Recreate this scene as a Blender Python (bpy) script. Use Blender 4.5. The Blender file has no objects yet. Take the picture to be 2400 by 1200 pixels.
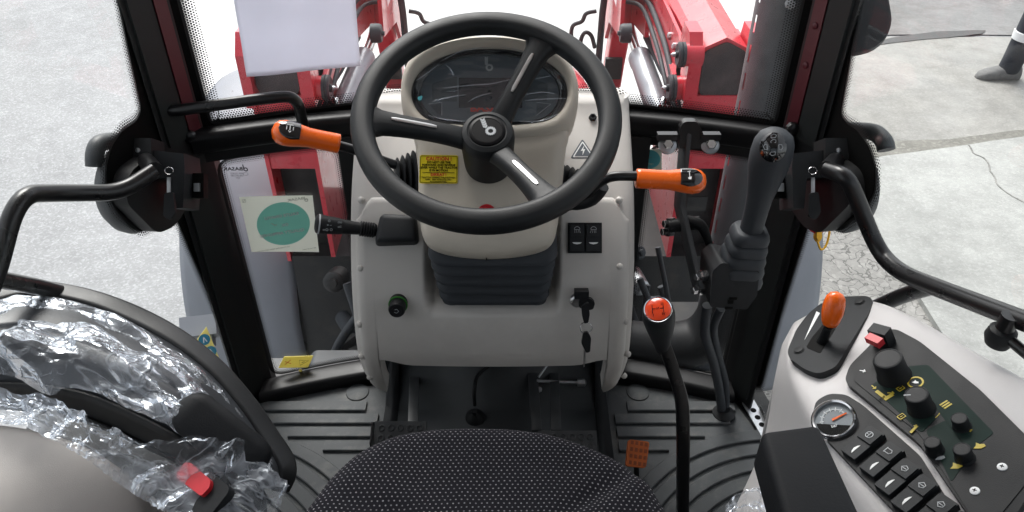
import bpy, bmesh, math, random
from mathutils import Vector, Matrix, noise
random.seed(7)
R = math.radians
scn = bpy.context.scene
col = scn.collection
# ------------------------------------------------------------------ camera, sky, sun, exposure
F = 1813.0                       # focal length in photo pixels (2400 wide)
PITCH = R(37)
CAM = Vector((0.035, 0.0, 1.35))
cd = bpy.data.cameras.new('camera'); cam = bpy.data.objects.new('camera', cd); col.objects.link(cam)
cam.location = CAM; cam.rotation_euler = (R(90) - PITCH, 0, 0)
cd.sensor_width = 36.0; cd.lens = F / 2400 * 36.0; cd.clip_start = 0.02; cd.clip_end = 2000
scn.camera = cam
scn.render.resolution_x = 1024; scn.render.resolution_y = 512
wd = bpy.data.worlds.new('World'); scn.world = wd; wd.use_nodes = True
nt = wd.node_tree; nt.nodes.clear()
SUN_EL, SUN_AZ = R(52), R(-18)    # sun in front of the tractor, a little to the left, behind cloud
sky = nt.nodes.new('ShaderNodeTexSky'); sky.sky_type = 'NISHITA'; sky.sun_disc = False
sky.sun_elevation = SUN_EL; sky.sun_rotation = SUN_AZ
sky.air_density = 1.0; sky.dust_density = 4.0
hs = nt.nodes.new('ShaderNodeHueSaturation'); hs.inputs['Saturation'].default_value = 0.22   # grey cloud deck
bg = nt.nodes.new('ShaderNodeBackground'); bg.inputs['Strength'].default_value = 0.15
ow = nt.nodes.new('ShaderNodeOutputWorld')
nt.links.new(sky.outputs[0], hs.inputs['Color']); nt.links.new(hs.outputs[0], bg.inputs[0]); nt.links.new(bg.outputs[0], ow.inputs[0])
sl = bpy.data.lights.new('sun', 'SUN'); sl.energy = 1.5; sl.angle = R(28); sl.color = (1.0, 0.97, 0.93)
so = bpy.data.objects.new('sun', sl); col.objects.link(so)
sd = Vector((math.sin(SUN_AZ) * math.cos(SUN_EL), math.cos(SUN_AZ) * math.cos(SUN_EL), math.sin(SUN_EL)))
so.rotation_euler = (-sd).to_track_quat('-Z', 'Y').to_euler()
scn.view_settings.view_transform = 'Standard'; scn.view_settings.look = 'None'
scn.view_settings.exposure = 1.0; scn.view_settings.gamma = 1.0; scn.view_settings.use_curve_mapping = False
scn.render.engine = 'CYCLES'
scn.cycles.max_bounces = 10; scn.cycles.transparent_max_bounces = 16

# ------------------------------------------------------------------ measuring helpers (photo pixel + known plane -> place in the cab)
fw = Vector((0, math.cos(PITCH), -math.sin(PITCH))); upv = Vector((0, math.sin(PITCH), math.cos(PITCH))); rt = Vector((1, 0, 0))
def ray(px, py): return fw + rt * ((px - 1200) / F) + upv * ((600 - py) / F)
def atD(px, py, D): return CAM + ray(px, py) * D
def atY(px, py, Y): d = ray(px, py); return CAM + d * ((Y - CAM.y) / d.y)
def atZ(px, py, Z): d = ray(px, py); return CAM + d * ((Z - CAM.z) / d.z)
def atX(px, py, X): d = ray(px, py); return CAM + d * ((X - CAM.x) / d.x)
def onp(px, py, p0, n): d = ray(px, py); return CAM + d * ((p0 - CAM).dot(n) / d.dot(n))
def lerp(a, b, t): return a + (b - a) * t
def sstep(a, b, x):
    t = min(1, max(0, (x - a) / (b - a))); return t * t * (3 - 2 * t)
def V(*a): return Vector(a)
class Fr:                                          # a local frame: u right, v up, n out of the surface
    def __init__(s, o, u, v=None, n=None):
        s.o = Vector(o); s.u = Vector(u).normalized()
        if n is None: n = s.u.cross(Vector(v))
        n = Vector(n).normalized(); v = n.cross(s.u).normalized(); s.u = v.cross(n).normalized(); s.v = v; s.n = n
    def __call__(s, a, b, c=0.0): return s.o + s.u * a + s.v * b + s.n * c
    def to(s, p): d = p - s.o; return (d.dot(s.u), d.dot(s.v), d.dot(s.n))
    def sh(s, a=0, b=0, c=0, rot=0):
        f = Fr(s(a, b, c), s.u, n=s.n)
        if rot:
            cu, su = math.cos(rot), math.sin(rot); u = s.u * cu + s.v * su; f = Fr(f.o, u, n=s.n)
        return f
    def px(s, px, py): return s.to(onp(px, py, s.o, s.n))[:2]
    def atpx(s, px, py, c=0, rot=0): a, b = s.px(px, py); return s.sh(a, b, c, rot)

# ------------------------------------------------------------------ object helpers
WL = {}
def thing(name, label, cat, loc=(0, 0, 0), group=None):
    o = bpy.data.objects.new(name, None); col.objects.link(o); o.empty_display_size = 0.05
    o.location = loc; WL[o] = Vector(loc); o['label'] = label; o['category'] = cat
    if group: o['group'] = group
    return o
def tag(o, label, cat, group=None):
    o['label'] = label; o['category'] = cat
    if group: o['group'] = group
    return o
def link(name, me, parent=None, center=None):
    o = bpy.data.objects.new(name, me); col.objects.link(o)
    pl = WL[parent] if parent else Vector((0, 0, 0))
    c = Vector(center) if center is not None else pl
    if parent: o.parent = parent
    o.location = c - pl; WL[o] = c
    return o
def finish(name, bm, mat, parent=None, smooth=True, ang=32, solid=0, sub=0, label=None, mats=None):
    bmesh.ops.recalc_face_normals(bm, faces=bm.faces)
    return finish_raw(name, bm, mat, parent, smooth, ang, solid, sub, label, mats)
def finish_raw(name, bm, mat, parent=None, smooth=True, ang=32, solid=0, sub=0, label=None, mats=None):
    c = Vector((0, 0, 0))
    for v in bm.verts: c += v.co
    c /= max(1, len(bm.verts))
    for v in bm.verts: v.co -= c
    me = bpy.data.meshes.new(name); bm.to_mesh(me); bm.free()
    if smooth:
        me.polygons.foreach_set('use_smooth', [True] * len(me.polygons))
        if ang < 180: me.set_sharp_from_angle(angle=R(ang))
    me.materials.append(mat)
    for m in (mats or []): me.materials.append(m)
    o = link(name, me, parent, c)
    if solid:
        m = o.modifiers.new('thick', 'SOLIDIFY'); m.thickness = solid; m.offset = 0
    if sub:
        m = o.modifiers.new('sub', 'SUBSURF'); m.levels = sub; m.render_levels = sub
    if label: o['label'] = label
    return o
def bevel_all(bm, w, seg=2, ang=25):
    if w <= 0: return
    es = [e for e in bm.edges if len(e.link_faces) == 2 and e.calc_face_angle(0) > R(ang)]
    bmesh.ops.bevel(bm, geom=es, offset=w, segments=seg, profile=0.5, affect='EDGES', clamp_overlap=True)
def add_box(bm, fr, sx, sy, sz, c=(0, 0, 0)):
    vs = []
    for k in (-1, 1):
        for j in (-1, 1):
            for i in (-1, 1): vs.append(bm.verts.new(fr(c[0] + i * sx / 2, c[1] + j * sy / 2, c[2] + k * sz / 2)))
    for f in ((0, 2, 3, 1), (4, 5, 7, 6), (0, 1, 5, 4), (2, 6, 7, 3), (0, 4, 6, 2), (1, 3, 7, 5)): bm.faces.new([vs[i] for i in f])
def box(name, fr, sx, sy, sz, mat, parent=None, bev=0.002, seg=2, c=(0, 0, 0), taper=0, **k):
    bm = bmesh.new(); add_box(bm, fr, sx, sy, sz, c)
    if taper:
        for v in bm.verts:
            a, b, h = fr.to(v.co)
            if h > c[2]: v.co = fr(c[0] + (a - c[0]) * (1 - taper), c[1] + (b - c[1]) * (1 - taper), h)
    bevel_all(bm, bev, seg)
    return finish(name, bm, mat, parent, **k)
def fillet(pts, r, n=6, closed=False):
    pts = [Vector(p) for p in pts]; out = []
    N = len(pts)
    for i, p in enumerate(pts):
        if not closed and i in (0, N - 1): out.append(p); continue
        a = pts[i - 1]; b = pts[(i + 1) % N]
        rr = r[i] if isinstance(r, (list, tuple)) else r
        d1 = min(rr, (a - p).length * 0.48); d2 = min(rr, (b - p).length * 0.48)
        if d1 < 1e-6 or d2 < 1e-6: out.append(p); continue
        q1 = p + (a - p).normalized() * d1; q2 = p + (b - p).normalized() * d2
        for k in range(n + 1):
            t = k / n; out.append(q1 * (1 - t) ** 2 + p * 2 * t * (1 - t) + q2 * t * t)
    return out
def catmull(pts, n=6, closed=False):
    pts = [Vector(p) for p in pts]; N = len(pts); out = []
    for i in range(N if closed else N - 1):
        if closed: p0, p1, p2, p3 = pts[i - 1], pts[i], pts[(i + 1) % N], pts[(i + 2) % N]
        else: p0, p1, p2, p3 = pts[max(0, i - 1)], pts[i], pts[i + 1], pts[min(N - 1, i + 2)]
        for k in range(n):
            t = k / n
            out.append(0.5 * ((2 * p1) + (p2 - p0) * t + (2 * p0 - 5 * p1 + 4 * p2 - p3) * t * t + (3 * p1 - p0 - 3 * p2 + p3) * t ** 3))
    if not closed: out.append(pts[-1])
    return out
def add_loft(bm, rings, cap0=True, cap1=True, closed=True, loop=False):
    vr = [[bm.verts.new(p) for p in r] for r in rings]
    n = len(vr[0]); m = len(vr)
    for i in range(m if loop else m - 1):
        a, b = vr[i], vr[(i + 1) % m]
        for j in range(n if closed else n - 1):
            try: bm.faces.new((a[j], a[(j + 1) % n], b[(j + 1) % n], b[j]))
            except ValueError: pass
    if closed and not loop:
        if cap0: bm.faces.new(list(reversed(vr[0])))
        if cap1: bm.faces.new(vr[-1])
    return vr
def loft(name, rings, mat, parent=None, cap0=True, cap1=True, closed=True, loop=False, **k):
    bm = bmesh.new(); add_loft(bm, rings, cap0, cap1, closed, loop)
    return finish(name, bm, mat, parent, **k)
def add_tube(bm, pts, r, n=14, flat=1.0, up=None, closed=False):
    pts = [Vector(p) for p in pts]; N = len(pts); rings = []
    t0 = (pts[1] - pts[0]).normalized()
    ref = Vector(up) if up else (Vector((0, 0, 1)) if abs(t0.z) < 0.9 else Vector((1, 0, 0)))
    nn = (ref - t0 * ref.dot(t0)).normalized()
    for i, p in enumerate(pts):
        if closed: t = (pts[(i + 1) % N] - pts[i - 1]).normalized()
        else: t = (pts[min(N - 1, i + 1)] - pts[max(0, i - 1)]).normalized()
        nn = (nn - t * nn.dot(t)).normalized(); b = t.cross(nn)
        rr = r[i] if isinstance(r, (list, tuple)) else r
        rings.append([p + nn * (math.cos(2 * math.pi * k / n) * rr * flat) + b * (math.sin(2 * math.pi * k / n) * rr) for k in range(n)])
    add_loft(bm, rings, loop=closed)
def tube(name, pts, r, mat, parent=None, n=14, flat=1.0, up=None, closed=False, ang=60, **k):
    bm = bmesh.new(); add_tube(bm, pts, r, n, flat, up, closed)
    return finish(name, bm, mat, parent, ang=ang, **k)
def add_lathe(bm, fr, prof, n=28, cap=True):        # prof: list of (radius, height along n)
    rings = [[fr(math.cos(2 * math.pi * k / n) * r, math.sin(2 * math.pi * k / n) * r, h) for k in range(n)] for r, h in prof]
    add_loft(bm, rings, cap, cap)
def lathe(name, fr, prof, mat, parent=None, n=28, cap=True, ang=38, **k):
    bm = bmesh.new(); add_lathe(bm, fr, prof, n, cap)
    return finish(name, bm, mat, parent, ang=ang, **k)
def add_prism(bm, fr, poly, d0, d1):
    a = [bm.verts.new(fr(x, y, d0)) for x, y in poly]; b = [bm.verts.new(fr(x, y, d1)) for x, y in poly]
    n = len(poly)
    bm.faces.new(list(reversed(a))); bm.faces.new(b)
    for i in range(n): bm.faces.new((a[i], a[(i + 1) % n], b[(i + 1) % n], b[i]))
def prism(name, fr, poly, d0, d1, mat, parent=None, bev=0, seg=2, **k):
    bm = bmesh.new(); add_prism(bm, fr, poly, d0, d1); bevel_all(bm, bev, seg)
    return finish(name, bm, mat, parent, **k)
def rrect(w, h, r, n=4):
    out = []
    for cx, cy, a0 in ((w / 2 - r, h / 2 - r, 0), (-w / 2 + r, h / 2 - r, 90), (-w / 2 + r, -h / 2 + r, 180), (w / 2 - r, -h / 2 + r, 270)):
        for k in range(n + 1):
            a = R(a0 + 90 * k / n); out.append((cx + r * math.cos(a), cy + r * math.sin(a)))
    return out
def circ(r, n=24, cx=0, cy=0, a0=0, ry=None): return [(cx + r * math.cos(a0 + 2 * math.pi * k / n), cy + (ry or r) * math.sin(a0 + 2 * math.pi * k / n)) for k in range(n)]
def poly2(pts, r, n=5): return [(p.x, p.y) for p in fillet([Vector((a, b, 0)) for a, b in pts], r, n, True)]
def add_stroke(bm, fr, pts, w, h=0.0004, closed=False):
    P = [Vector((a, b, 0)) for a, b in pts]; N = len(P); L = []; Q = []
    for i, p in enumerate(P):
        a = P[i - 1] if (closed or i) else P[0]; b = P[(i + 1) % N] if (closed or i < N - 1) else P[-1]
        t = (b - a).normalized(); q = Vector((-t.y, t.x, 0)) * (w / 2); L.append(p + q); Q.append(p - q)
    for i in range(N if closed else N - 1):
        j = (i + 1) % N
        add_prism(bm, fr, [(L[i].x, L[i].y), (Q[i].x, Q[i].y), (Q[j].x, Q[j].y), (L[j].x, L[j].y)], -0.0002, h)
def decal(name, fr, mat, parent, polys=(), strokes=(), h=0.0004, flip=False):
    bm = bmesh.new()
    for p in polys: add_prism(bm, fr, p, -0.0002, h)
    for s in strokes: add_stroke(bm, fr, s[0], s[1], h, s[2] if len(s) > 2 else False)
    return finish(name, bm, mat, parent, smooth=False)
def lettering(name, fr, txt, size, mat, parent, h=0.0004, mirror=False, align='CENTER', spacing=1.0, bold=0.0, sx=1.0):
    cu = bpy.data.curves.new('t', 'FONT'); cu.body = txt; cu.size = size; cu.align_x = align; cu.align_y = 'CENTER'
    cu.extrude = h / 2; cu.resolution_u = 2; cu.space_line = 0.95 * spacing; cu.offset = bold
    to = bpy.data.objects.new('t', cu); col.objects.link(to)
    dg = bpy.context.evaluated_depsgraph_get(); me0 = bpy.data.meshes.new_from_object(to.evaluated_get(dg))
    bpy.data.objects.remove(to); bpy.data.curves.remove(cu)
    bm = bmesh.new(); bm.from_mesh(me0); bpy.data.meshes.remove(me0)
    for v in bm.verts:
        c = v.co.copy(); v.co = fr((-c.x if mirror else c.x) * sx, c.y, c.z + h / 2)
    return finish(name, bm, mat, parent, smooth=False)
def grid(name, fn, nu, nv, mat, parent=None, uv=False, keep=None, **k):
    bm = bmesh.new(); vs = [[bm.verts.new(fn(i / nu, j / nv)) for j in range(nv + 1)] for i in range(nu + 1)]
    for i in range(nu):
        for j in range(nv):
            if keep is None or keep(i, j): bm.faces.new((vs[i][j], vs[i + 1][j], vs[i + 1][j + 1], vs[i][j + 1]))
    if keep: bmesh.ops.delete(bm, geom=[v for v in bm.verts if not v.link_faces], context='VERTS')
    return finish_raw(name, bm, mat, parent, **k)
def structure(o): o['kind'] = 'structure'; return o
def copy_tree(o, parent=None, loc=None):
    c = o.copy(); col.objects.link(c); c.parent = parent; WL[c] = WL[o].copy()
    if loc is not None: c.location = loc
    for ch in [x for x in bpy.data.objects if x.parent == o]: copy_tree(ch, c)
    return c

# ------------------------------------------------------------------ materials
def mat(name, c, rough=0.5, metal=0.0, var=0.08, vs=25.0, bump=0.0, bs=200.0, coat=0.0, spec=0.5, rvar=0.1, dirt=None, ds=8.0, damt=0.5, emit=None, trans=0):
    m = bpy.data.materials.new(name); m.use_nodes = True; t = m.node_tree; b = t.nodes['Principled BSDF']
    L = t.links.new; N = t.nodes.new
    tc = N('ShaderNodeTexCoord')
    nz = N('ShaderNodeTexNoise'); nz.inputs['Scale'].default_value = vs; nz.inputs['Detail'].default_value = 5; L(tc.outputs['Object'], nz.inputs['Vector'])
    rp = N('ShaderNodeValToRGB'); rp.color_ramp.elements[0].position = 0.3; rp.color_ramp.elements[1].position = 0.7
    rp.color_ramp.elements[0].color = [x * (1 - var) for x in c] + [1]; rp.color_ramp.elements[1].color = [min(1, x * (1 + var)) for x in c] + [1]
    L(nz.outputs['Fac'], rp.inputs['Fac']); src = rp.outputs['Color']
    if dirt:
        n2 = N('ShaderNodeTexNoise'); n2.inputs['Scale'].default_value = ds; n2.inputs['Detail'].default_value = 9; n2.inputs['Roughness'].default_value = 0.7; L(tc.outputs['Object'], n2.inputs['Vector'])
        r2 = N('ShaderNodeValToRGB'); r2.color_ramp.elements[0].position = 0.5; r2.color_ramp.elements[1].position = 0.72
        r2.color_ramp.elements[0].color = (0, 0, 0, 1); r2.color_ramp.elements[1].color = (damt, damt, damt, 1)
        mx = N('ShaderNodeMixRGB'); L(n2.outputs['Fac'], r2.inputs['Fac']); L(r2.outputs['Color'], mx.inputs['Fac']); L(src, mx.inputs['Color1']); mx.inputs['Color2'].default_value = tuple(dirt) + (1,); src = mx.outputs['Color']
    L(src, b.inputs['Base Color'])
    mr = N('ShaderNodeMapRange'); mr.inputs['To Min'].default_value = max(0, rough - rvar); mr.inputs['To Max'].default_value = min(1, rough + rvar); L(nz.outputs['Fac'], mr.inputs['Value']); L(mr.outputs[0], b.inputs['Roughness'])
    b.inputs['Metallic'].default_value = metal; b.inputs['Specular IOR Level'].default_value = spec
    if coat: b.inputs['Coat Weight'].default_value = coat; b.inputs['Coat Roughness'].default_value = 0.08
    if trans: b.inputs['Transmission Weight'].default_value = trans
    if bump:
        n3 = N('ShaderNodeTexNoise'); n3.inputs['Scale'].default_value = bs; n3.inputs['Detail'].default_value = 3; L(tc.outputs['Object'], n3.inputs['Vector'])
        bp = N('ShaderNodeBump'); bp.inputs['Strength'].default_value = bump; bp.inputs['Distance'].default_value = 0.001; L(n3.outputs['Fac'], bp.inputs['Height']); L(bp.outputs[0], b.inputs['Normal'])
    if emit: b.inputs['Emission Color'].default_value = tuple(emit[:3]) + (1,); b.inputs['Emission Strength'].default_value = emit[3]
    return m
M = {}
M['steel'] = mat('black_paint', (0.008, 0.008, 0.009), 0.3, spec=0.5, bump=0.05, bs=60)
M['matte'] = mat('black_trim', (0.017, 0.018, 0.019), 0.55, bump=0.15, bs=500, spec=0.35)
M['trim'] = mat('dark_green_grey_trim', (0.019, 0.022, 0.022), 0.6, bump=0.2, bs=500, spec=0.3)
M['plastic'] = mat('black_plastic', (0.012, 0.013, 0.0145), 0.52, bump=0.25, bs=900, spec=0.28)
M['wheel'] = mat('wheel_plastic', (0.010, 0.0115, 0.013), 0.5, bump=0.2, bs=900, spec=0.35)
M['dplastic'] = mat('charcoal_plastic', (0.020, 0.022, 0.0245), 0.55, bump=0.3, bs=800, spec=0.28)
M['rubber'] = mat('charcoal_rubber', (0.036, 0.041, 0.048), 0.6, bump=0.2, bs=500, spec=0.4)
M['mat'] = mat('mat_rubber', (0.058, 0.063, 0.067), 0.62, var=0.15, vs=12, bump=0.35, bs=700, dirt=(0.17, 0.165, 0.15), ds=11, damt=0.6, spec=0.3)
M['cream'] = mat('cream_plastic', (0.52, 0.475, 0.405), 0.5, var=0.025, vs=6, bump=0.3, bs=1100, dirt=(0.40, 0.36, 0.30), ds=5, damt=0.25)
M['grey'] = mat('light_grey_plastic', (0.60, 0.577, 0.545), 0.5, var=0.02, bump=0.3, bs=1000, dirt=(0.38, 0.36, 0.34), ds=4, damt=0.30)
M['lilac'] = mat('console_grey_plastic', (0.57, 0.555, 0.555), 0.5, var=0.02, bump=0.3, bs=1000, dirt=(0.33, 0.31, 0.30), ds=6, damt=0.15)
M['taupe'] = mat('taupe_plastic', (0.46, 0.43, 0.41), 0.55, var=0.02, bump=0.3, bs=1000)
M['orange'] = mat('orange_plastic', (0.85, 0.13, 0.005), 0.28, var=0.03, coat=0.3)
M['pedalorange'] = mat('orange_rubber', (0.50, 0.115, 0.02), 0.6, var=0.12, bump=0.2)
M['red'] = mat('red_paint', (0.60, 0.025, 0.045), 0.30, var=0.06, coat=0.4, dirt=(0.5, 0.2, 0.2), ds=10, damt=0.25)
M['darkred'] = mat('maroon_and_shaded_red', (0.10, 0.012, 0.02), 0.45, var=0.05)  # on the pillar flange, red paint with its shade in the colour
M['redplastic'] = mat('red_plastic', (0.55, 0.02, 0.03), 0.35)
M['redorange'] = mat('red_orange_disc', (0.75, 0.06, 0.012), 0.2, coat=0.6, var=0.02)
M['chrome'] = mat('chrome', (0.75, 0.75, 0.76), 0.15, metal=1.0, var=0.02, rvar=0.04)
M['satin'] = mat('satin_metal', (0.60, 0.60, 0.60), 0.32, metal=1.0, var=0.05)
M['zinc'] = mat('zinc_steel', (0.50, 0.52, 0.54), 0.4, metal=0.9, var=0.25, vs=60, dirt=(0.12, 0.11, 0.1), ds=30, damt=0.6)
M['silver'] = mat('silver_paint', (0.30, 0.32, 0.35), 0.35, metal=0.3, var=0.05)
M['mudguard'] = mat('mudguard_plastic', (0.235, 0.252, 0.285), 0.5, var=0.08, vs=6, dirt=(0.22, 0.22, 0.22), ds=9, damt=0.3)
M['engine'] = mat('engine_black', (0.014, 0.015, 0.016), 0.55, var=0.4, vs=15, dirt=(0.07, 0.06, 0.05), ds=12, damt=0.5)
M['gloss'] = mat('gloss_black', (0.004, 0.004, 0.005), 0.08, var=0, rvar=0.02, coat=1.0)
M['capblack'] = mat('cap_black', (0.004, 0.004, 0.005), 0.35, var=0, rvar=0.02, spec=0.12)
M['white'] = mat('white_print', (0.84, 0.85, 0.85), 0.5, var=0.02)
M['dimwhite'] = mat('grey_print', (0.42, 0.44, 0.46), 0.5, var=0.02)
M['black'] = mat('black_print', (0.004, 0.004, 0.004), 0.6, var=0, spec=0.1)
M['darkink'] = mat('slate_ink', (0.09, 0.105, 0.125), 0.45, var=0.03)
M['yellow'] = mat('yellow_label', (0.78, 0.62, 0.02), 0.35, var=0.03)
M['paleyellow'] = mat('pale_yellow_label', (0.85, 0.74, 0.22), 0.4, var=0.03)
M['yellowplastic'] = mat('yellow_plastic', (0.80, 0.42, 0.01), 0.4, var=0.05)
M['redink'] = mat('red_ink', (0.62, 0.04, 0.02), 0.4, var=0)
M['paper'] = mat('paper', (0.72, 0.73, 0.80), 0.8, var=0.015, vs=9, bump=0.2, bs=20)
M['stickercream'] = mat('sticker_backing', (0.50, 0.55, 0.45), 0.5, var=0.03)
M['teal'] = mat('teal_ink', (0.09, 0.42, 0.31), 0.5, var=0.03)
M['tealblue'] = mat('teal_blue_ink', (0.05, 0.32, 0.38), 0.5, var=0.03)
M['blueink'] = mat('blue_ink', (0.02, 0.22, 0.36), 0.5, var=0.03)
M['greenblack'] = mat('green_black_panel', (0.008, 0.022, 0.018), 0.6, var=0.1, spec=0.15)
M['lcd'] = mat('display_dark', (0.010, 0.011, 0.018), 0.25, var=0.0)
M['gaugeface'] = mat('gauge_face', (0.20, 0.22, 0.24), 0.5, var=0.03)
M['dimyellow'] = mat('yellow_panel_print', (0.50, 0.38, 0.02), 0.5, var=0.05)
M['dial'] = mat('dial_face', (0.10, 0.12, 0.14), 0.35, var=0.03)
M['dial2'] = mat('dial_inset', (0.05, 0.062, 0.072), 0.5, var=0.03)
M['liner'] = mat('footwell_paint', (0.030, 0.034, 0.037), 0.5, var=0.2, vs=6, dirt=(0.06, 0.06, 0.06), ds=7, damt=0.3)
M['steel2'] = mat('worn_black_paint', (0.042, 0.045, 0.048), 0.45, var=0.2)
M['pedaldark'] = mat('orange_rubber_stud', (0.24, 0.055, 0.015), 0.6)
M['armpad'] = mat('black_pad', (0.010, 0.011, 0.013), 0.6, bump=0.25, bs=400, spec=0.22)
M['rimblack'] = mat('rim_trim', (0.020, 0.021, 0.023), 0.45, bump=0.2, bs=500)
M['vinyl'] = mat('dark_vinyl', (0.035, 0.038, 0.044), 0.4, var=0.1, bump=0.2, bs=300)
M['darkend'] = mat('dusty_dark_end', (0.045, 0.035, 0.036), 0.6, var=0.3, dirt=(0.12, 0.09, 0.09), ds=20, damt=0.4)
M['shield'] = mat('heat_shield', (0.11, 0.118, 0.128), 0.5, metal=0.3, var=0.15, dirt=(0.10, 0.10, 0.09), ds=10, damt=0.4)
M['inkgrey'] = mat('faded_ink', (0.30, 0.34, 0.28), 0.6)
M['tank'] = mat('tank_plastic', (0.055, 0.060, 0.066), 0.5, var=0.1, dirt=(0.12, 0.12, 0.11), ds=9, damt=0.4)
M['handle'] = mat('daylit_charcoal_plastic', (0.050, 0.055, 0.060), 0.5, var=0.15, bump=0.2, bs=500)  # charcoal plastic made paler for the daylight on the outside parts
M['railblack'] = mat('rail_paint', (0.008, 0.008, 0.009), 0.42, spec=0.3, bump=0.1, bs=80)
M['skin'] = mat('skin', (0.45, 0.26, 0.18), 0.55)
M['trouser'] = mat('work_trouser', (0.022, 0.026, 0.036), 0.9, var=0.25, vs=8, bump=0.5, bs=300)
M['jacket'] = mat('work_jacket', (0.025, 0.03, 0.045), 0.9, var=0.2, vs=8, bump=0.5, bs=300)
M['shoe'] = mat('grey_shoe', (0.14, 0.14, 0.14), 0.8, var=0.2, vs=30)
M['hair'] = mat('dark_hair', (0.015, 0.011, 0.009), 0.7)
M['reflect'] = mat('reflective_tape', (0.75, 0.76, 0.78), 0.4, var=0.03)
M['tyre'] = mat('tyre_rubber', (0.018, 0.018, 0.018), 0.85, var=0.3, dirt=(0.10, 0.09, 0.08), ds=10, damt=0.5)

def tree(name):
    m = bpy.data.materials.new(name); m.use_nodes = True; t = m.node_tree; t.nodes.clear()
    return m, t, t.nodes.new, t.links.new
def math_(t, op, a, b=None, c=None):
    n = t.nodes.new('ShaderNodeMath'); n.operation = op
    for i, x in enumerate((a, b, c)):
        if x is None: continue
        if isinstance(x, (int, float)): n.inputs[i].default_value = x
        else: t.links.new(x, n.inputs[i])
    return n.outputs[0]
def hexdist(t, x, y):                               # distance to the nearest point of a staggered dot lattice with pitch 1
    def cell(ox, oy):
        a = math_(t, 'SUBTRACT', math_(t, 'FRACT', math_(t, 'ADD', x, ox + 1000)), 0.5)
        b = math_(t, 'MULTIPLY', math_(t, 'SUBTRACT', math_(t, 'FRACT', math_(t, 'ADD', math_(t, 'DIVIDE', y, 1.732), oy + 1000)), 0.5), 1.732)
        return math_(t, 'SQRT', math_(t, 'ADD', math_(t, 'MULTIPLY', a, a), math_(t, 'MULTIPLY', b, b)))
    return math_(t, 'MINIMUM', cell(0, 0), cell(0.5, 0.5))
# window glass: clear, faint reflection, thin dust
def glass(name, tint, dust, dustc=(0.75, 0.75, 0.75), refl=0.3):
    m, t, N, L = tree(name)
    tr = N('ShaderNodeBsdfTransparent'); tr.inputs[0].default_value = (*tint, 1)
    gl = N('ShaderNodeBsdfGlossy'); gl.inputs['Roughness'].default_value = 0.03; gl.inputs[0].default_value = (0.9, 0.9, 0.9, 1)
    df = N('ShaderNodeBsdfDiffuse'); df.inputs[0].default_value = (*dustc, 1)
    fz = N('ShaderNodeFresnel'); fz.inputs['IOR'].default_value = 1.45
    m1 = N('ShaderNodeMixShader'); L(math_(t, 'MULTIPLY', fz.outputs[0], refl), m1.inputs[0]); L(tr.outputs[0], m1.inputs[1]); L(gl.outputs[0], m1.inputs[2])
    tc = N('ShaderNodeTexCoord'); nz = N('ShaderNodeTexNoise'); nz.inputs['Scale'].default_value = 7; nz.inputs['Detail'].default_value = 10; nz.inputs['Roughness'].default_value = 0.75; L(tc.outputs['Object'], nz.inputs['Vector'])
    vr = N('ShaderNodeTexVoronoi'); vr.inputs['Scale'].default_value = 60; L(tc.outputs['Object'], vr.inputs['Vector'])
    sp = math_(t, 'MULTIPLY', math_(t, 'LESS_THAN', vr.outputs['Distance'], 0.11), 0.22)
    fac = math_(t, 'ADD', math_(t, 'MULTIPLY', nz.outputs['Fac'], dust), math_(t, 'MULTIPLY', sp, dust * 5))
    m2 = N('ShaderNodeMixShader'); L(fac, m2.inputs[0]); L(m1.outputs[0], m2.inputs[1]); L(df.outputs[0], m2.inputs[2])
    o = N('ShaderNodeOutputMaterial'); L(m2.outputs[0], o.inputs[0]); return m
M['glass'] = glass('window_glass', (0.96, 0.97, 0.97), 0.15)
M['doorglass'] = glass('door_glass', (0.97, 0.98, 0.975), 0.008, refl=0.04)
M['tinted'] = glass('light_cutting_rear_glass', (0.62, 0.65, 0.66), 0.02)  # tint added to cut the light from behind; panes out of view
M['dustyglass'] = glass('dusty_window_glass', (0.93, 0.95, 0.95), 0.075)
M['lens'] = glass('clear_lens', (0.96, 0.97, 0.97), 0.01, refl=0.10)
def sheetmat(name, c, tl=0.5):
    m, t, N, L = tree(name)
    tc = N('ShaderNodeTexCoord'); nz = N('ShaderNodeTexNoise'); nz.inputs['Scale'].default_value = 12; nz.inputs['Detail'].default_value = 6; L(tc.outputs['Object'], nz.inputs['Vector'])
    cm = N('ShaderNodeVectorMath'); cm.operation = 'SCALE'; cm.inputs[0].default_value = c; L(math_(t, 'MULTIPLY_ADD', nz.outputs['Fac'], 0.12, 0.94), cm.inputs['Scale'])
    d = N('ShaderNodeBsdfDiffuse'); r = N('ShaderNodeBsdfTranslucent'); mx = N('ShaderNodeMixShader'); mx.inputs[0].default_value = tl
    L(cm.outputs[0], d.inputs[0]); L(cm.outputs[0], r.inputs[0]); L(d.outputs[0], mx.inputs[1]); L(r.outputs[0], mx.inputs[2])
    o = N('ShaderNodeOutputMaterial'); L(mx.outputs[0], o.inputs[0]); return m
M['paper'] = sheetmat('backlit_paper', (0.76, 0.775, 0.84), 0.55)
M['stickercream'] = sheetmat('sticker_backing', (0.78, 0.82, 0.73), 0.16)
M['teal'] = sheetmat('teal_ink', (0.25, 0.66, 0.55), 0.07)
M['tealblue'] = sheetmat('teal_blue_ink', (0.16, 0.58, 0.64), 0.1)
M['paleyellow'] = sheetmat('pale_yellow_label', (0.92, 0.84, 0.34), 0.4)
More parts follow.
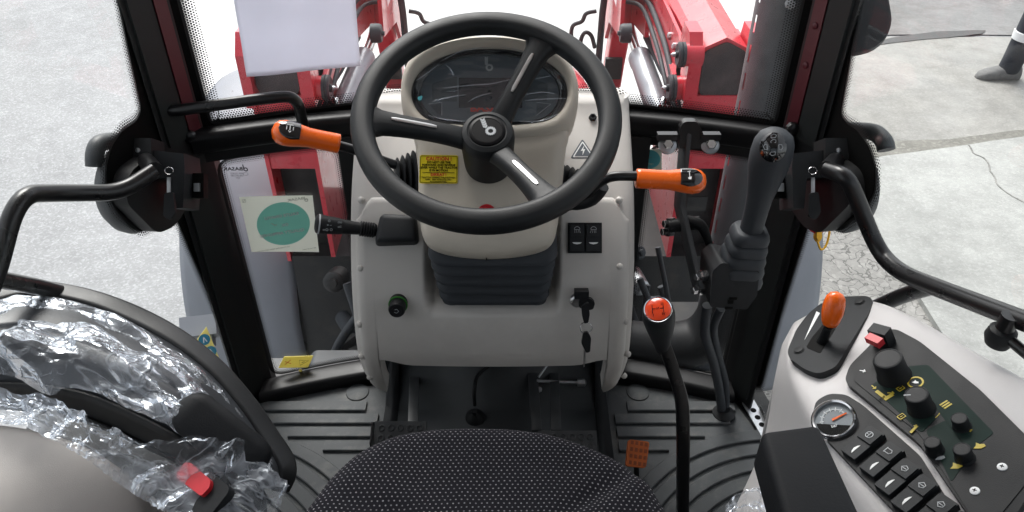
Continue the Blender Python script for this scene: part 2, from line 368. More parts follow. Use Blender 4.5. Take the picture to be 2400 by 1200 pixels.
def frit():
    m, t, N, L = tree('printed_dot_border')
    uv = N('ShaderNodeUVMap'); uv.uv_map = 'uv'; sx = N('ShaderNodeSeparateXYZ'); L(uv.outputs[0], sx.inputs[0])
    d = hexdist(t, sx.outputs[0], sx.outputs[1])
    at = N('ShaderNodeUVMap'); at.uv_map = 'across'; s2 = N('ShaderNodeSeparateXYZ'); L(at.outputs[0], s2.inputs[0])
    rad = math_(t, 'SUBTRACT', 0.58, math_(t, 'MULTIPLY', s2.outputs[0], 0.36))
    a = math_(t, 'LESS_THAN', d, rad)
    tr = N('ShaderNodeBsdfTransparent'); pr = N('ShaderNodeBsdfPrincipled'); pr.inputs['Base Color'].default_value = (0.008, 0.008, 0.008, 1); pr.inputs['Roughness'].default_value = 0.5
    mx = N('ShaderNodeMixShader'); L(a, mx.inputs[0]); L(tr.outputs[0], mx.inputs[1]); L(pr.outputs[0], mx.inputs[2])
    o = N('ShaderNodeOutputMaterial'); L(mx.outputs[0], o.inputs[0]); return m
M['frit'] = frit()
def fabric():
    m, t, N, L = tree('dotted_seat_fabric')
    uv = N('ShaderNodeUVMap'); uv.uv_map = 'uv'; sx = N('ShaderNodeSeparateXYZ')
    nz = N('ShaderNodeTexNoise'); nz.inputs['Scale'].default_value = 60; nz.inputs['Detail'].default_value = 2; L(uv.outputs[0], nz.inputs['Vector'])
    ad = N('ShaderNodeVectorMath'); ad.operation = 'SCALE'; ad.inputs['Scale'].default_value = 0.0024; L(nz.outputs['Color'], ad.inputs[0])
    a2 = N('ShaderNodeVectorMath'); L(uv.outputs[0], a2.inputs[0]); L(ad.outputs[0], a2.inputs[1]); L(a2.outputs[0], sx.inputs[0])
    x = math_(t, 'MULTIPLY', sx.outputs[0], 1 / 0.0074); y = math_(t, 'MULTIPLY', sx.outputs[1], 1 / 0.0066)
    d = hexdist(t, x, y); a = math_(t, 'LESS_THAN', d, 0.158)
    wv = math_(t, 'MULTIPLY', math_(t, 'SINE', math_(t, 'MULTIPLY', math_(t, 'ADD', x, y), 12.0)), math_(t, 'SINE', math_(t, 'MULTIPLY', math_(t, 'SUBTRACT', x, y), 12.0)))
    n2 = N('ShaderNodeTexNoise'); n2.inputs['Scale'].default_value = 400; L(uv.outputs[0], n2.inputs['Vector'])
    mx = N('ShaderNodeMixRGB'); mx.inputs['Color1'].default_value = (0.012, 0.012, 0.016, 1); mx.inputs['Color2'].default_value = (0.33, 0.32, 0.34, 1); L(math_(t, 'MULTIPLY', a, math_(t, 'MULTIPLY_ADD', n2.outputs['Fac'], 1.6, -0.1)), mx.inputs[0])
    pr = N('ShaderNodeBsdfPrincipled'); pr.inputs['Roughness'].default_value = 0.95; pr.inputs['Specular IOR Level'].default_value = 0.15; L(mx.outputs[0], pr.inputs['Base Color'])
    bp = N('ShaderNodeBump'); bp.inputs['Strength'].default_value = 0.6; bp.inputs['Distance'].default_value = 0.001; L(math_(t, 'ADD', math_(t, 'MULTIPLY', wv, 0.5), a), bp.inputs['Height']); L(bp.outputs[0], pr.inputs['Normal'])
    o = N('ShaderNodeOutputMaterial'); L(pr.outputs[0], o.inputs[0]); return m
M['fabric'] = fabric()
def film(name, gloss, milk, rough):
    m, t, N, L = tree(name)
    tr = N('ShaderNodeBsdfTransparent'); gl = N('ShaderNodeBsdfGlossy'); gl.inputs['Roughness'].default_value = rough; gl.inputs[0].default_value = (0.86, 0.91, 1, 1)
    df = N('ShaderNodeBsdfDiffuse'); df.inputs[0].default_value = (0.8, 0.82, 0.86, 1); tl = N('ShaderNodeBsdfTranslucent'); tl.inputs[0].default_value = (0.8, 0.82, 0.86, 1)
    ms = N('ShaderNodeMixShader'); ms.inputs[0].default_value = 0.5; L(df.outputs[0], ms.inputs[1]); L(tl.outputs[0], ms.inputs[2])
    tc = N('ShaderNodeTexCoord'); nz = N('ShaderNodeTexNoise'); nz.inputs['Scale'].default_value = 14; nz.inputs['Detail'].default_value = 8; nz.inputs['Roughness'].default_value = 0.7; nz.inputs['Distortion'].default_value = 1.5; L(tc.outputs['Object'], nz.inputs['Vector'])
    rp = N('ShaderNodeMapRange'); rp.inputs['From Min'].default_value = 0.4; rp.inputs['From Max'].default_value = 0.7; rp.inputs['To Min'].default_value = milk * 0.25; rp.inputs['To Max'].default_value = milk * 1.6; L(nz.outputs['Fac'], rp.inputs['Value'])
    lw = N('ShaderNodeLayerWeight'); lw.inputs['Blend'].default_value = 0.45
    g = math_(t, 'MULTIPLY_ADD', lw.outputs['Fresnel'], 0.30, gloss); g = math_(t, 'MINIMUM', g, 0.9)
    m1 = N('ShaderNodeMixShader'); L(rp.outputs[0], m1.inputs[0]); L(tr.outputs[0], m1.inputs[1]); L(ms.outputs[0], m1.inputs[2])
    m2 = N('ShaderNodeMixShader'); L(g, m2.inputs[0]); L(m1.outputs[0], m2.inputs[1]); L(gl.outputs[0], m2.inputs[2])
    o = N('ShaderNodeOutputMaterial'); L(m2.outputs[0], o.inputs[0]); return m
def wrapfilm():                                     # thin clear polythene: highlights painted in as white crease streaks over a faint veil
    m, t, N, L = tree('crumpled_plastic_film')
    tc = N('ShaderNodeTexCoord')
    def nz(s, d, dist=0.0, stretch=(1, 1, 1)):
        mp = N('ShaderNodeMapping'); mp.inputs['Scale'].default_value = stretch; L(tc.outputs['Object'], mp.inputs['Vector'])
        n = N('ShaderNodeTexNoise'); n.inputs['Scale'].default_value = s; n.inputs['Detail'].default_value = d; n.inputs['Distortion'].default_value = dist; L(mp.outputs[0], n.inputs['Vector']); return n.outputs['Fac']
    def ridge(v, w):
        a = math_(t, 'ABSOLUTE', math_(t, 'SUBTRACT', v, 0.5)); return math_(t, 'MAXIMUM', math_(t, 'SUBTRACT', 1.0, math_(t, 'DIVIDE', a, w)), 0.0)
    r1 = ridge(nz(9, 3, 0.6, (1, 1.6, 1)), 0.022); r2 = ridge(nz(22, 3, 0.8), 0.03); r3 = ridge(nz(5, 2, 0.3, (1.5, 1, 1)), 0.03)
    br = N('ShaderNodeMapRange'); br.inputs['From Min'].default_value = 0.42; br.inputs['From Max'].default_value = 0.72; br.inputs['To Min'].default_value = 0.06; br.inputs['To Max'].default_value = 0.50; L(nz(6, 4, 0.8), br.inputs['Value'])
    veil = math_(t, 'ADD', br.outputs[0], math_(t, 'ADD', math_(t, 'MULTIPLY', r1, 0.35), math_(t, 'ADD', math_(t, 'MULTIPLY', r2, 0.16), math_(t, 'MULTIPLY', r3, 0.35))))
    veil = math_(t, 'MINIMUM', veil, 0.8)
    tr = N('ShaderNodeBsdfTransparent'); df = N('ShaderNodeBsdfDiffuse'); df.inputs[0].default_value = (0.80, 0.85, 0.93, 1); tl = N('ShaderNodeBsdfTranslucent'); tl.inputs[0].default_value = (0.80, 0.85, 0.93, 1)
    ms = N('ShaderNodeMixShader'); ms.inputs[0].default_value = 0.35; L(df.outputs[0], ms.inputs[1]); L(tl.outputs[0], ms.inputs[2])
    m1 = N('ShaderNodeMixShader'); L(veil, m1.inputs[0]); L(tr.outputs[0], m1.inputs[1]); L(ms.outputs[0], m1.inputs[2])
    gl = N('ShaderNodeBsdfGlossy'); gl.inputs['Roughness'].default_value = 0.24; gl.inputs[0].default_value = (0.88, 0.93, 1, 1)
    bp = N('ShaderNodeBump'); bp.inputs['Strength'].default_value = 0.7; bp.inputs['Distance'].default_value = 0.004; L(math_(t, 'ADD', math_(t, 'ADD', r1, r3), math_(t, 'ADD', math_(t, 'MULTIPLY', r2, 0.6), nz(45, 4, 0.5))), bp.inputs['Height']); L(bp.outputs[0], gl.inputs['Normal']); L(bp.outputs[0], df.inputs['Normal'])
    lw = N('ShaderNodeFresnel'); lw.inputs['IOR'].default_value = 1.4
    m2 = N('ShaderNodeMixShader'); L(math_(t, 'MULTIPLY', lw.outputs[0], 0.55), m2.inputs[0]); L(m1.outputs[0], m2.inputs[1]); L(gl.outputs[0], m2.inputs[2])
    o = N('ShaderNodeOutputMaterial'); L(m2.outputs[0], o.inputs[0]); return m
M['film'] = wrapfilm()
M['fold'] = film('film_crease_glint', 0.12, 0.30, 0.2)  # extra white in the colour stands for the crease highlights
M['thinfilm'] = film('protective_film', 0.05, 0.05, 0.12)
def ground_mat(name, base, grains, crack=0, wet=0, gscale=70, patch=0.15, rough=0.85):
    m, t, N, L = tree(name)
    tc = N('ShaderNodeTexCoord'); pr = N('ShaderNodeBsdfPrincipled')
    def nz(s, d=6, r=0.6):
        n = N('ShaderNodeTexNoise'); n.inputs['Scale'].default_value = s; n.inputs['Detail'].default_value = d; n.inputs['Roughness'].default_value = r; L(tc.outputs['Object'], n.inputs['Vector']); return n.outputs['Fac']
    big = nz(0.7); mid = nz(6, 8, 0.7)
    vo = N('ShaderNodeTexVoronoi'); vo.inputs['Scale'].default_value = gscale; L(tc.outputs['Object'], vo.inputs['Vector'])
    sv = N('ShaderNodeSeparateXYZ'); L(vo.outputs['Color'], sv.inputs[0])
    val = math_(t, 'ADD', 1.0, math_(t, 'MULTIPLY', math_(t, 'SUBTRACT', big, 0.5), patch * 4))
    val = math_(t, 'ADD', val, math_(t, 'MULTIPLY', math_(t, 'SUBTRACT', mid, 0.5), patch * 3))
    val = math_(t, 'ADD', val, math_(t, 'MULTIPLY', math_(t, 'SUBTRACT', math_(t, 'POWER', sv.outputs[0], 3.0), 0.25), grains))
    if crack:
        v2 = N('ShaderNodeTexVoronoi'); v2.feature = 'DISTANCE_TO_EDGE'; v2.inputs['Scale'].default_value = crack
        nd = N('ShaderNodeTexNoise'); nd.inputs['Scale'].default_value = 3; nd.inputs['Detail'].default_value = 5; L(tc.outputs['Object'], nd.inputs['Vector'])
        ad = N('ShaderNodeVectorMath'); ad.operation = 'MULTIPLY_ADD'; ad.inputs[1].default_value = (0.5, 0.5, 0.5); L(nd.outputs['Color'], ad.inputs[0]); L(tc.outputs['Object'], ad.inputs[2]); L(ad.outputs[0], v2.inputs['Vector'])
        val = math_(t, 'MULTIPLY', val, math_(t, 'SUBTRACT', 1.0, math_(t, 'MULTIPLY', math_(t, 'LESS_THAN', v2.outputs['Distance'], 0.035), 0.5)))
    cm = N('ShaderNodeVectorMath'); cm.operation = 'SCALE'; cm.inputs[0].default_value = base; L(val, cm.inputs['Scale']); L(cm.outputs[0], pr.inputs['Base Color'])
    if wet:
        w = N('ShaderNodeMapRange'); w.inputs['From Min'].default_value = 0.45; w.inputs['From Max'].default_value = 0.62; w.inputs['To Min'].default_value = 0.35; w.inputs['To Max'].default_value = rough; L(nz(1.2, 7, 0.65), w.inputs['Value']); L(w.outputs[0], pr.inputs['Roughness'])
    else: pr.inputs['Roughness'].default_value = rough
    bp = N('ShaderNodeBump'); bp.inputs['Strength'].default_value = 0.5; bp.inputs['Distance'].default_value = 0.006; L(sv.outputs[0], bp.inputs['Height']); L(bp.outputs[0], pr.inputs['Normal'])
    o = N('ShaderNodeOutputMaterial'); L(pr.outputs[0], o.inputs[0]); return m
M['asphalt'] = ground_mat('pale_asphalt', (0.295, 0.30, 0.308), 0.38, gscale=100, patch=0.20)
M['concrete'] = ground_mat('pale_concrete', (0.305, 0.31, 0.30), 0.18, gscale=90, patch=0.30)
M['concrete2'] = ground_mat('worn_concrete', (0.255, 0.25, 0.235), 0.2, gscale=90, patch=0.34, wet=1)
M['farpave'] = ground_mat('grey_pavement', (0.17, 0.166, 0.163), 0.25, gscale=70, patch=0.34, wet=1)
M['joint'] = ground_mat('dirty_joint', (0.20, 0.195, 0.175), 0.4, gscale=60, patch=0.3)
M['stain'] = ground_mat('slab_stain', (0.28, 0.287, 0.278), 0.15, gscale=90, patch=0.3)
M['oldpatch'] = ground_mat('cracked_patch', (0.25, 0.245, 0.235), 0.3, crack=13.0, gscale=60, patch=0.2)
M['frontconc'] = ground_mat('glare_whitened_concrete', (0.55, 0.55, 0.54), 0.12, gscale=70, patch=0.06)
M['puddle'] = ground_mat('wet_joint', (0.045, 0.043, 0.04), 0.2, gscale=60, patch=0.3, wet=1, rough=0.3)
# ------------------------------------------------------------------ the yard
GZ = -1.0
XY = Fr((0, 0, 0), (1, 0, 0), n=(0, 0, 1))
def sheet(name, poly, z, m, th=0.0):
    fr = Fr((0, 0, z), (1, 0, 0), n=(0, 0, 1)); bm = bmesh.new()
    if th: add_prism(bm, fr, poly, -th, 0)
    else: bm.faces.new([bm.verts.new(fr(x, y, 0)) for x, y in poly])
    bmesh.ops.recalc_face_normals(bm, faces=bm.faces)
    for f in bm.faces:
        if abs(f.normal.z) > 0.9 and not th and f.normal.z < 0: f.normal_flip()
    return structure(finish_raw(name, bm, m, None, smooth=False))
def wob(pts, amp, seg=10, seed=0):
    out = []
    for i in range(len(pts)):
        a = Vector(pts[i] + (0,)); b = Vector(pts[(i + 1) % len(pts)] + (0,)); n = max(1, min(40, int((b - a).length * seg)))
        for k in range(n):
            p = a.lerp(b, k / n); q = noise.noise_vector(Vector((p.x * 1.7 + seed, p.y * 1.7, 0))) + noise.noise_vector(Vector((p.x * 7 + seed, p.y * 7, 3))) * 0.4
            out.append((p.x + q.x * amp, p.y + q.y * amp))
    return out
sheet('ground', [(-300, -300), (300, -300), (300, 300), (-300, 300)], GZ, M['asphalt'])
sheet('concrete_yard', [(-2.15, 4.75), (1.9, 2.3), (2.9, 6.6), (40, 6.2), (60, 90), (-45, 90)], GZ + 0.004, M['frontconc'])  # paler colour carries the glare and haze of the ground ahead
sheet('worn_concrete_apron', wob([(1.7, 4.0), (12, 5.4), (12, 6.05), (2.4, 6.05)], 0.04), GZ + 0.010, M['concrete2'])
pj_ = [atZ(*q, GZ) for q in ((2040, 108), (2120, 100), (2220, 92), (2310, 84), (2318, 76), (2200, 78), (2100, 90), (2040, 100))]
sheet('wet_joint', wob([(p.x, p.y) for p in pj_], 0.05, seg=16, seed=9), GZ + 0.0145, M['puddle'])
sheet('wet_patch', wob([(4.5, 6.6), (6.2, 6.5), (6.6, 6.9), (4.7, 7.0)], 0.12, seg=8, seed=2), GZ + 0.0145, M['puddle'])
sheet('far_pavement', wob([(2.4, 6.1), (14, 6.1), (18, 13), (3.0, 13)], 0.05), GZ + 0.0085, M['farpave'])
jp = [atZ(*q, GZ) for q in ((1990, 352), (2200, 330), (2460, 298), (2460, 335), (2200, 362), (1990, 392))]
sheet('dirty_joint', wob([(p.x, p.y) for p in jp], 0.035, seg=14, seed=4), GZ + 0.013, M['joint'])
sheet('cracked_pavement', wob([(0.9, 1.5), (1.93, 1.5), (1.93, 4.15), (0.9, 4.0)], 0.03), GZ + 0.006, M['oldpatch'])
sE = [atZ(*q, GZ) for q in ((2062, 378), (2230, 356), (2400, 332))]
slabp = wob([(1.90, -8), (16, -8), (16, 7.6), (sE[2].x, sE[2].y), (sE[1].x, sE[1].y), (sE[0].x, sE[0].y), (1.93, 3.9)], 0.014, seg=8)
sheet('concrete_slab', slabp, GZ + 0.035, M['concrete'], th=0.03)
# the thin wandering crack in the slab
c0 = atZ(2262, 352, GZ); c1 = atZ(2310, 400, GZ); c2 = atZ(2330, 440, GZ); c3 = atZ(2395, 490, GZ)
cp = [(p.x, p.y) for p in catmull([c0, c1, c2, c3], 8)]
cp = [(x + noise.noise(Vector((x * 9, y * 9, 0))) * 0.03, y + noise.noise(Vector((x * 9, y * 9, 5))) * 0.03) for x, y in cp]
bm = bmesh.new(); add_stroke(bm, Fr((0, 0, GZ + 0.037), (1, 0, 0), n=(0, 0, 1)), cp, 0.009, 0.001)
structure(finish('slab_crack', bm, M['oldpatch'], None, smooth=False))

# ------------------------------------------------------------------ cab frame
def YF(x): return 1.385 - 0.10 * (x / 0.54) ** 2          # bowed front of the cab
cab = thing('tractor_cab', 'black steel cab frame with front pillars and bowed cross rails', 'cab', (0, 0.6, 0))
for s in (-1, 1):
    A = [(-0.583, 1.205), (-0.577, 1.200), (-0.533, 1.286), (-0.536, 1.32), (-0.60, 1.32), (-0.60, 1.26)]
    p = prism('front_pillar', XY, [(x * -s, y) for x, y in A], -0.04, 1.66, M['matte'], cab, bev=0.006)
    a = V(-0.577 * -s, 1.200, 0); b = V(-0.533 * -s, 1.286, 0); d = (b - a)
    nrm = V(-d.y, d.x, 0).normalized(); nrm = nrm if nrm.y < 0 else -nrm
    w = d.length
    if s == 1: a, b = b, a; d = -d
    fl = (lambda q: q) if s == -1 else (lambda q: 1 - q)
    f = Fr(a + V(0, 0, 0.68), d.normalized(), n=nrm)
    def strip(q0, q1, z0, z1): return [(w * fl(q0), z0), (w * fl(q1), z0), (w * fl(q1), z1), (w * fl(q0), z1)]
    prism('inner_trim', f, strip(0.10, 0.55, 0, 0.95), -0.002, 0.006, M['trim'], p, bev=0.003)
    prism('red_flange', f, strip(0.62, 0.88, 0, 0.95), -0.002, 0.003, M['darkred'], p, bev=0.001)  # red of the cab pillar, darkened in colour for its shade
    if s == 1:
        for h in (0.27, 0.20, 0.13): lathe('bolt', Fr(f(w * fl(0.75), h, 0.003), f.u, n=f.n), [(0.006, 0), (0.006, 0.002), (0.003, 0.004)], M['darkred'], p, n=10)
    f2 = Fr(a + V(0, 0, 0.0), d.normalized(), n=nrm)
    prism('lower_trim', f2, strip(0.12, 0.62, 0.03, 0.57), -0.002, 0.007, M['trim'], p, bev=0.003)
    # rear pillar and roof rail
    prism('rear_pillar', XY, [(s * 0.70, -0.55), (s * 0.78, -0.55), (s * 0.78, -0.63), (s * 0.70, -0.63)], -0.04, 1.66, M['matte'], cab, bev=0.006)
    # floor-level side sill, rising backward behind the door
    loft('side_sill', [[V(s * (0.60 + 0.03), 1.20, z) + V(s * dx, 0, 0) for dx, z in ((-.03, -.04), (.03, -.04), (.03, .02), (-.03, .02))], [V(s * 0.70, 0.3, z) + V(s * dx, 0, 0) for dx, z in ((-.03, -.04), (.03, -.04), (.03, .02), (-.03, .02))]], M['matte'], cab)
def rail(name, zc, h, dpt, back, m, x0=-0.545, x1=0.545, par=cab, rr=0.012):
    prof = rrect(dpt, h, rr, 3); rings = []
    for i in range(31):
        x = lerp(x0, x1, i / 30); rings.append([V(x, YF(x) - back + a, zc + b) for a, b in prof])
    return loft(name, rings, m, par)
rail('cross_rail', 0.663, 0.042, 0.044, 0.022, M['railblack'])
rail('rail_web', 0.640, 0.056, 0.008, 0.010, M['matte'], rr=0.002)
rail('sill_rail', 0.010, 0.042, 0.06, 0.035, M['railblack'])
rail('header_rail', 1.62, 0.08, 0.08, 0.03, M['matte'])
for s in (-1, 1):
    rail('window_jamb', 0.32, 0.64, 0.03, 0.02, M['matte'], min(s * 0.255, s * 0.302), max(s * 0.255, s * 0.302), rr=0.004)
rail('firewall', 0.30, 0.66, 0.012, -0.02, M['engine'], -0.30, 0.30, rr=0.003)
# small welds where the cross rail meets the pillars
for px, py in ((444, 322), (1858, 303)):
    p = atY(px, py, 1.245); lathe('weld', Fr(p, (1, 0, 0), n=(0, -1, 0)), [(0.012, -0.006), (0.011, 0.002), (0.006, 0.006), (0.001, 0.007)], M['steel'], cab, n=12)
prism('floor_plate', XY, [(-0.62, 1.34), (0.62, 1.34), (0.80, 0.3), (0.80, -0.65), (-0.80, -0.65), (-0.80, 0.3)], -0.06, -0.012, M['engine'], cab)
prism('roof', XY, poly2([(-0.66, 1.42), (0.66, 1.42), (0.84, 0.2), (0.84, -0.75), (-0.84, -0.75), (-0.84, 0.2)], 0.1), 1.66, 1.78, M['taupe'], cab, bev=0.02)
box('rear_rail', Fr((0, -0.59, 0.62), (1, 0, 0), n=(0, 0, 1)), 1.44, 0.06, 0.06, M['matte'], cab)
prism('rear_wall', XY, [(-0.70, -0.60), (0.70, -0.60), (0.70, -0.57), (-0.70, -0.57)], -0.01, 0.80, M['taupe'], cab)  # unseen wall, raised to hold back light from behind
prism('rear_pane', XY, [(-0.70, -0.60), (0.70, -0.60), (0.70, -0.594), (-0.70, -0.594)], 0.80, 1.66, M['tinted'], cab)
for s in (-1, 1):  # unseen quarter panels and tinted panes, added against light from behind
    prism('quarter_panel', XY, [(s * 0.745, 0.09), (s * 0.752, 0.09), (s * 0.772, -0.56), (s * 0.765, -0.56)], -0.02, 0.70, M['taupe'], cab)
    prism('quarter_pane', XY, [(s * 0.745, 0.09), (s * 0.750, 0.09), (s * 0.770, -0.56), (s * 0.765, -0.56)], 0.80, 1.66, M['tinted'], cab)
for s in (-1, 1):          # rear wheel housings beside and behind the seat, inside the cab
    rr = []
    for k in range(13):
        a = math.pi * k / 12; rr.append((-0.10 + 0.50 * math.cos(a), 0.04 + 0.56 * math.sin(a)))
    fr = Fr((s * 0.80, 0, 0), (0, 1, 0), n=(1, 0, 0))
    prism('wheel_arch', fr, [(max(-0.56, y) + 0.0, z) for y, z in rr], min(0, -s * 0.30), max(0, -s * 0.30), M['taupe'], cab, bev=0.02)

# ------------------------------------------------------------------ glazing
def uvring(name, mapf, outline, width, parent, pitch=0.0046, flip=1):
    P = [Vector((a, b, 0)) for a, b in outline]; n = len(P); area = sum(P[i].x * P[(i + 1) % n].y - P[(i + 1) % n].x * P[i].y for i in range(n)); sg = 1 if area > 0 else -1
    I = []
    for i in range(n):
        t = (P[(i + 1) % n] - P[i - 1]).normalized(); I.append(P[i] + Vector((-t.y, t.x, 0)) * (sg * width))
    bm = bmesh.new(); u1 = bm.loops.layers.uv.new('uv'); u2 = bm.loops.layers.uv.new('across'); s = 0
    o = [bm.verts.new(mapf(p.x, p.y)) for p in P]; ii = [bm.verts.new(mapf(p.x, p.y)) for p in I]
    for i in range(n):
        j = (i + 1) % n; L = (P[j] - P[i]).length; f = bm.faces.new((o[i], o[j], ii[j], ii[i]))
        for lp, uv, ac in zip(f.loops, ((s, 0), (s + L, 0), (s + L, width), (s, width)), (0, 0, 1, 1)):
            lp[u1].uv = (uv[0] / pitch, uv[1] / pitch); lp[u2].uv = (ac, 0)
        s += L
    return finish_raw(name, bm, M['frit'], parent, smooth=False)
def resample(poly, step):
    out = []
    for i in range(len(poly)):
        a = Vector(poly[i] + (0,)); b = Vector(poly[(i + 1) % len(poly)] + (0,)); n = max(1, int((b - a).length / step))
        for k in range(n): p = a.lerp(b, k / n); out.append((p.x, p.y))
    return out
def front_pane(name, label, x0, x1, z0, z1, m, wfr, notch=None, rad=0.03):
    th = thing(name, label, 'window', ((x0 + x1) / 2, YF((x0 + x1) / 2), z0))
    grid('pane', lambda u, v: V(lerp(x0, x1, u), YF(lerp(x0, x1, u)) - 0.004, lerp(z0, z1, v)), 24, 2, m, th)
    pl = resample(poly2([(x0, z0), (x1, z0), (x1, z1), (x0, z1)] if not notch else notch, rad), 0.02)
    uvring('dotted_border', lambda a, b: V(a, YF(a) - 0.009, b), pl, wfr, th)
    return th
ws = front_pane('windshield', 'large clear front windshield with dotted black edge above the cross rail', -0.532, 0.532, 0.672, 1.60, M['glass'], 0.026,
    notch=[(-0.522, 0.682), (-0.24, 0.694), (-0.2, 0.704), (0.2, 0.704), (0.228, 0.704), (0.245, 0.690), (0.522, 0.682), (0.522, 1.595), (-0.522, 1.595)], rad=0.02)
lwl = front_pane('lower_window', 'lower front window left of the dashboard with green approval sticker', -0.53, -0.302, 0.03, 0.614, M['dustyglass'], 0.016, rad=0.035)
lwr = front_pane('lower_window', 'lower front window right of the dashboard behind the joystick', 0.302, 0.53, 0.03, 0.614, M['dustyglass'], 0.016, rad=0.035)
# maker's etched mark on the lower left glass, seen reversed from inside
fe = Fr(atY(553, 398, YF(-0.5) - 0.007), (1, 0.07, 0), n=(0, -1, 0))
lettering('etched_mark', fe.sh(-0.005, 0.002), 'BASAK', 0.0105, M['black'], lwl, mirror=True, bold=0.0002, sx=1.2)
lettering('etched_mark', fe.sh(0, -0.013), 'FER GLASS\n43R-001583\nE37', 0.0052, M['darkink'], lwl, mirror=True)
decal('etched_mark', fe.sh(0.017, -0.009), M['darkink'], lwl, strokes=[(circ(0.005, 14, ry=0.003), 0.0008, True)])
decal('etched_mark', fe.sh(0.019, 0.001), M['black'], lwl, strokes=[(circ(0.0035, 12), 0.0018, True), ([(-0.0035, 0), (-0.0035, 0.011)], 0.0018)])

# ------------------------------------------------------------------ doors
def door(s):
    side = 'left' if s < 0 else 'right'
    d = thing('cab_door', 'glazed ' + side + ' cab door with bent black grab bar and round latch housing', 'door', (s * 0.62, 0.75, 0))
    p0 = V(s * 0.581, 1.222, 0); p1 = V(s * 0.74, 0.10, 0); nn = V(-(p1 - p0).y, (p1 - p0).x, 0).normalized()
    if nn.x * s > 0: nn = -nn                            # inward
    fr = Fr(p0, (p1 - p0), n=nn)
    if fr.v.z < 0: fr = Fr(p0, (p0 - p1), n=nn)
    sg = 1 if (p1 - p0).dot(fr.u) > 0 else -1
    W = (p1 - p0).length
    prism('pane', fr, [(0, 0.03), (sg * W, 0.03), (sg * W, 1.6), (0, 1.6)], -0.004, 0.0, M['doorglass'], d)
    return d, fr, sg, W
dl, dfl, sgl, DW = door(-1)
dr, dfr, sgr, _ = door(1)
def dpoly(fr, pts, sg):
    out = []
    for p in pts:
        d = ray(*p)
        den = d.dot(fr.n); t = (fr.o - CAM).dot(fr.n) / den if abs(den) > 1e-6 else -1
        q = fr.to(CAM + d * t)[:2] if t > 0 else (-9 * sg, q0[1])
        a = q[0] * sg
        if a < 0.004 or t < 0:            # keep to the edge of the pane
            e = V(fr.o.x, fr.o.y, 0); z = CAM.z + d.z * ((e.y - CAM.y) / d.y); q = (0.004 * sg, z - fr.o.z)
        q0 = q; out.append(q)
    return out
# printed black patches of the door glass round the latch and along the pillar
def patch(d, fr, pts, sg):
    pl = dpoly(fr, pts, sg); q = [(p.x, p.y) for p in fillet([Vector((a, b, 0)) for a, b in pl], 0.012, 4, True)]
    prism('printed_patch', fr, q, 0.0015, 0.003, M['black'], d)
    q2 = resample(q, 0.012)
    P = [Vector((a, b, 0)) for a, b in q2]; n = len(P); area = sum(P[i].x * P[(i + 1) % n].y - P[(i + 1) % n].x * P[i].y for i in range(n)); sgn = 1 if area > 0 else -1
    uvring('dotted_border', lambda a, b: fr(a, b, 0.0022), q2 if sgn < 0 else q2[::-1], -0.016, d)
patch(dl, dfl, [(268, -40), (300, 120), (330, 258), (318, 285), (285, 305), (258, 345), (246, 395), (250, 450), (275, 495), (308, 520), (330, 538), (360, 520), (412, 512), (520, 740), (590, 912), (620, 900), (480, 500), (400, 250), (335, -40)], sgl)
patch(dr, dfr, [(2022, -40), (1998, 120), (1972, 268), (1985, 288), (2012, 305), (2040, 345), (2055, 395), (2052, 450), (2025, 495), (1990, 518), (1972, 530), (1945, 515), (1900, 512), (1830, 740), (1785, 905), (1750, 900), (1810, 500), (1880, 250), (1940, -40)], sgr)
def latch(d, fr, s, mir):
    def m(px): return px if s < 0 else mir - px
    f = fr.sh(c=-0.04).atpx(m(318), 440); f = Fr(f.o, f.u, n=f.n)
    # round lock body, inner cover and outside handle
    lathe('latch_housing', f, [(0.070, -0.03), (0.080, -0.015), (0.082, 0.0), (0.076, 0.014), (0.05, 0.022), (0.001, 0.024)], M['handle'], d, n=36)
    pl = [(m(330), 545), (m(252), 470), (m(262), 400), (m(330), 350), (m(400), 395), (m(412), 470), (m(372), 528)]
    prism('latch_cover', fr, poly2([fr.px(*q) for q in pl], 0.02), 0.004, 0.030, M['matte'], d, bev=0.006)
    fo_ = fr.sh(c=-0.07); hp = [fo_(*fo_.px(a, b)) for a, b in (((300, 335), (262, 330), (232, 338), (222, 362), (222, 390)) if s < 0 else ((1985, 305), (2020, 306), (2052, 312), (2072, 332), (2077, 352)))]
    tube('outside_handle', catmull(hp, 6), 0.0145, M['handle'], d, flat=1.0)
    # boxed latch block with striker on the pillar side
    bfr = Fr(atD(m(395), 400, 1.30), (1, 0, 0) if s < 0 else (1, 0, 0), n=(0, -0.8, 0.6))
    pts = [(m(345), 352), (m(437), 362), (m(440), 395), (m(436), 488), (m(412), 490), (m(405), 420), (m(345), 415)]
    prism('latch_block', bfr, [bfr.px(*q) for q in pts], -0.055, 0.012, M['dplastic'], d, bev=0.004)
    box('latch_cap', bfr.atpx(m(332), 352, -0.005), 0.05, 0.035, 0.05, M['matte'], d, bev=0.008)
    lathe('screw', bfr.atpx(m(337), 356, 0.02), [(0.004, 0), (0.004, 0.002), (0.001, 0.003)], M['zinc'], d, n=10)
    box('striker_slot', bfr.atpx(m(452), 432, -0.03), 0.020, 0.042, 0.02, M['black'], d, bev=0.003)
    box('striker', bfr.atpx(m(452), 437, -0.018), 0.010, 0.014, 0.006, M['zinc'], d, bev=0.001)
latch(dl, dfl, -1, 2290)
latch(dr, dfr, 1, 2290)
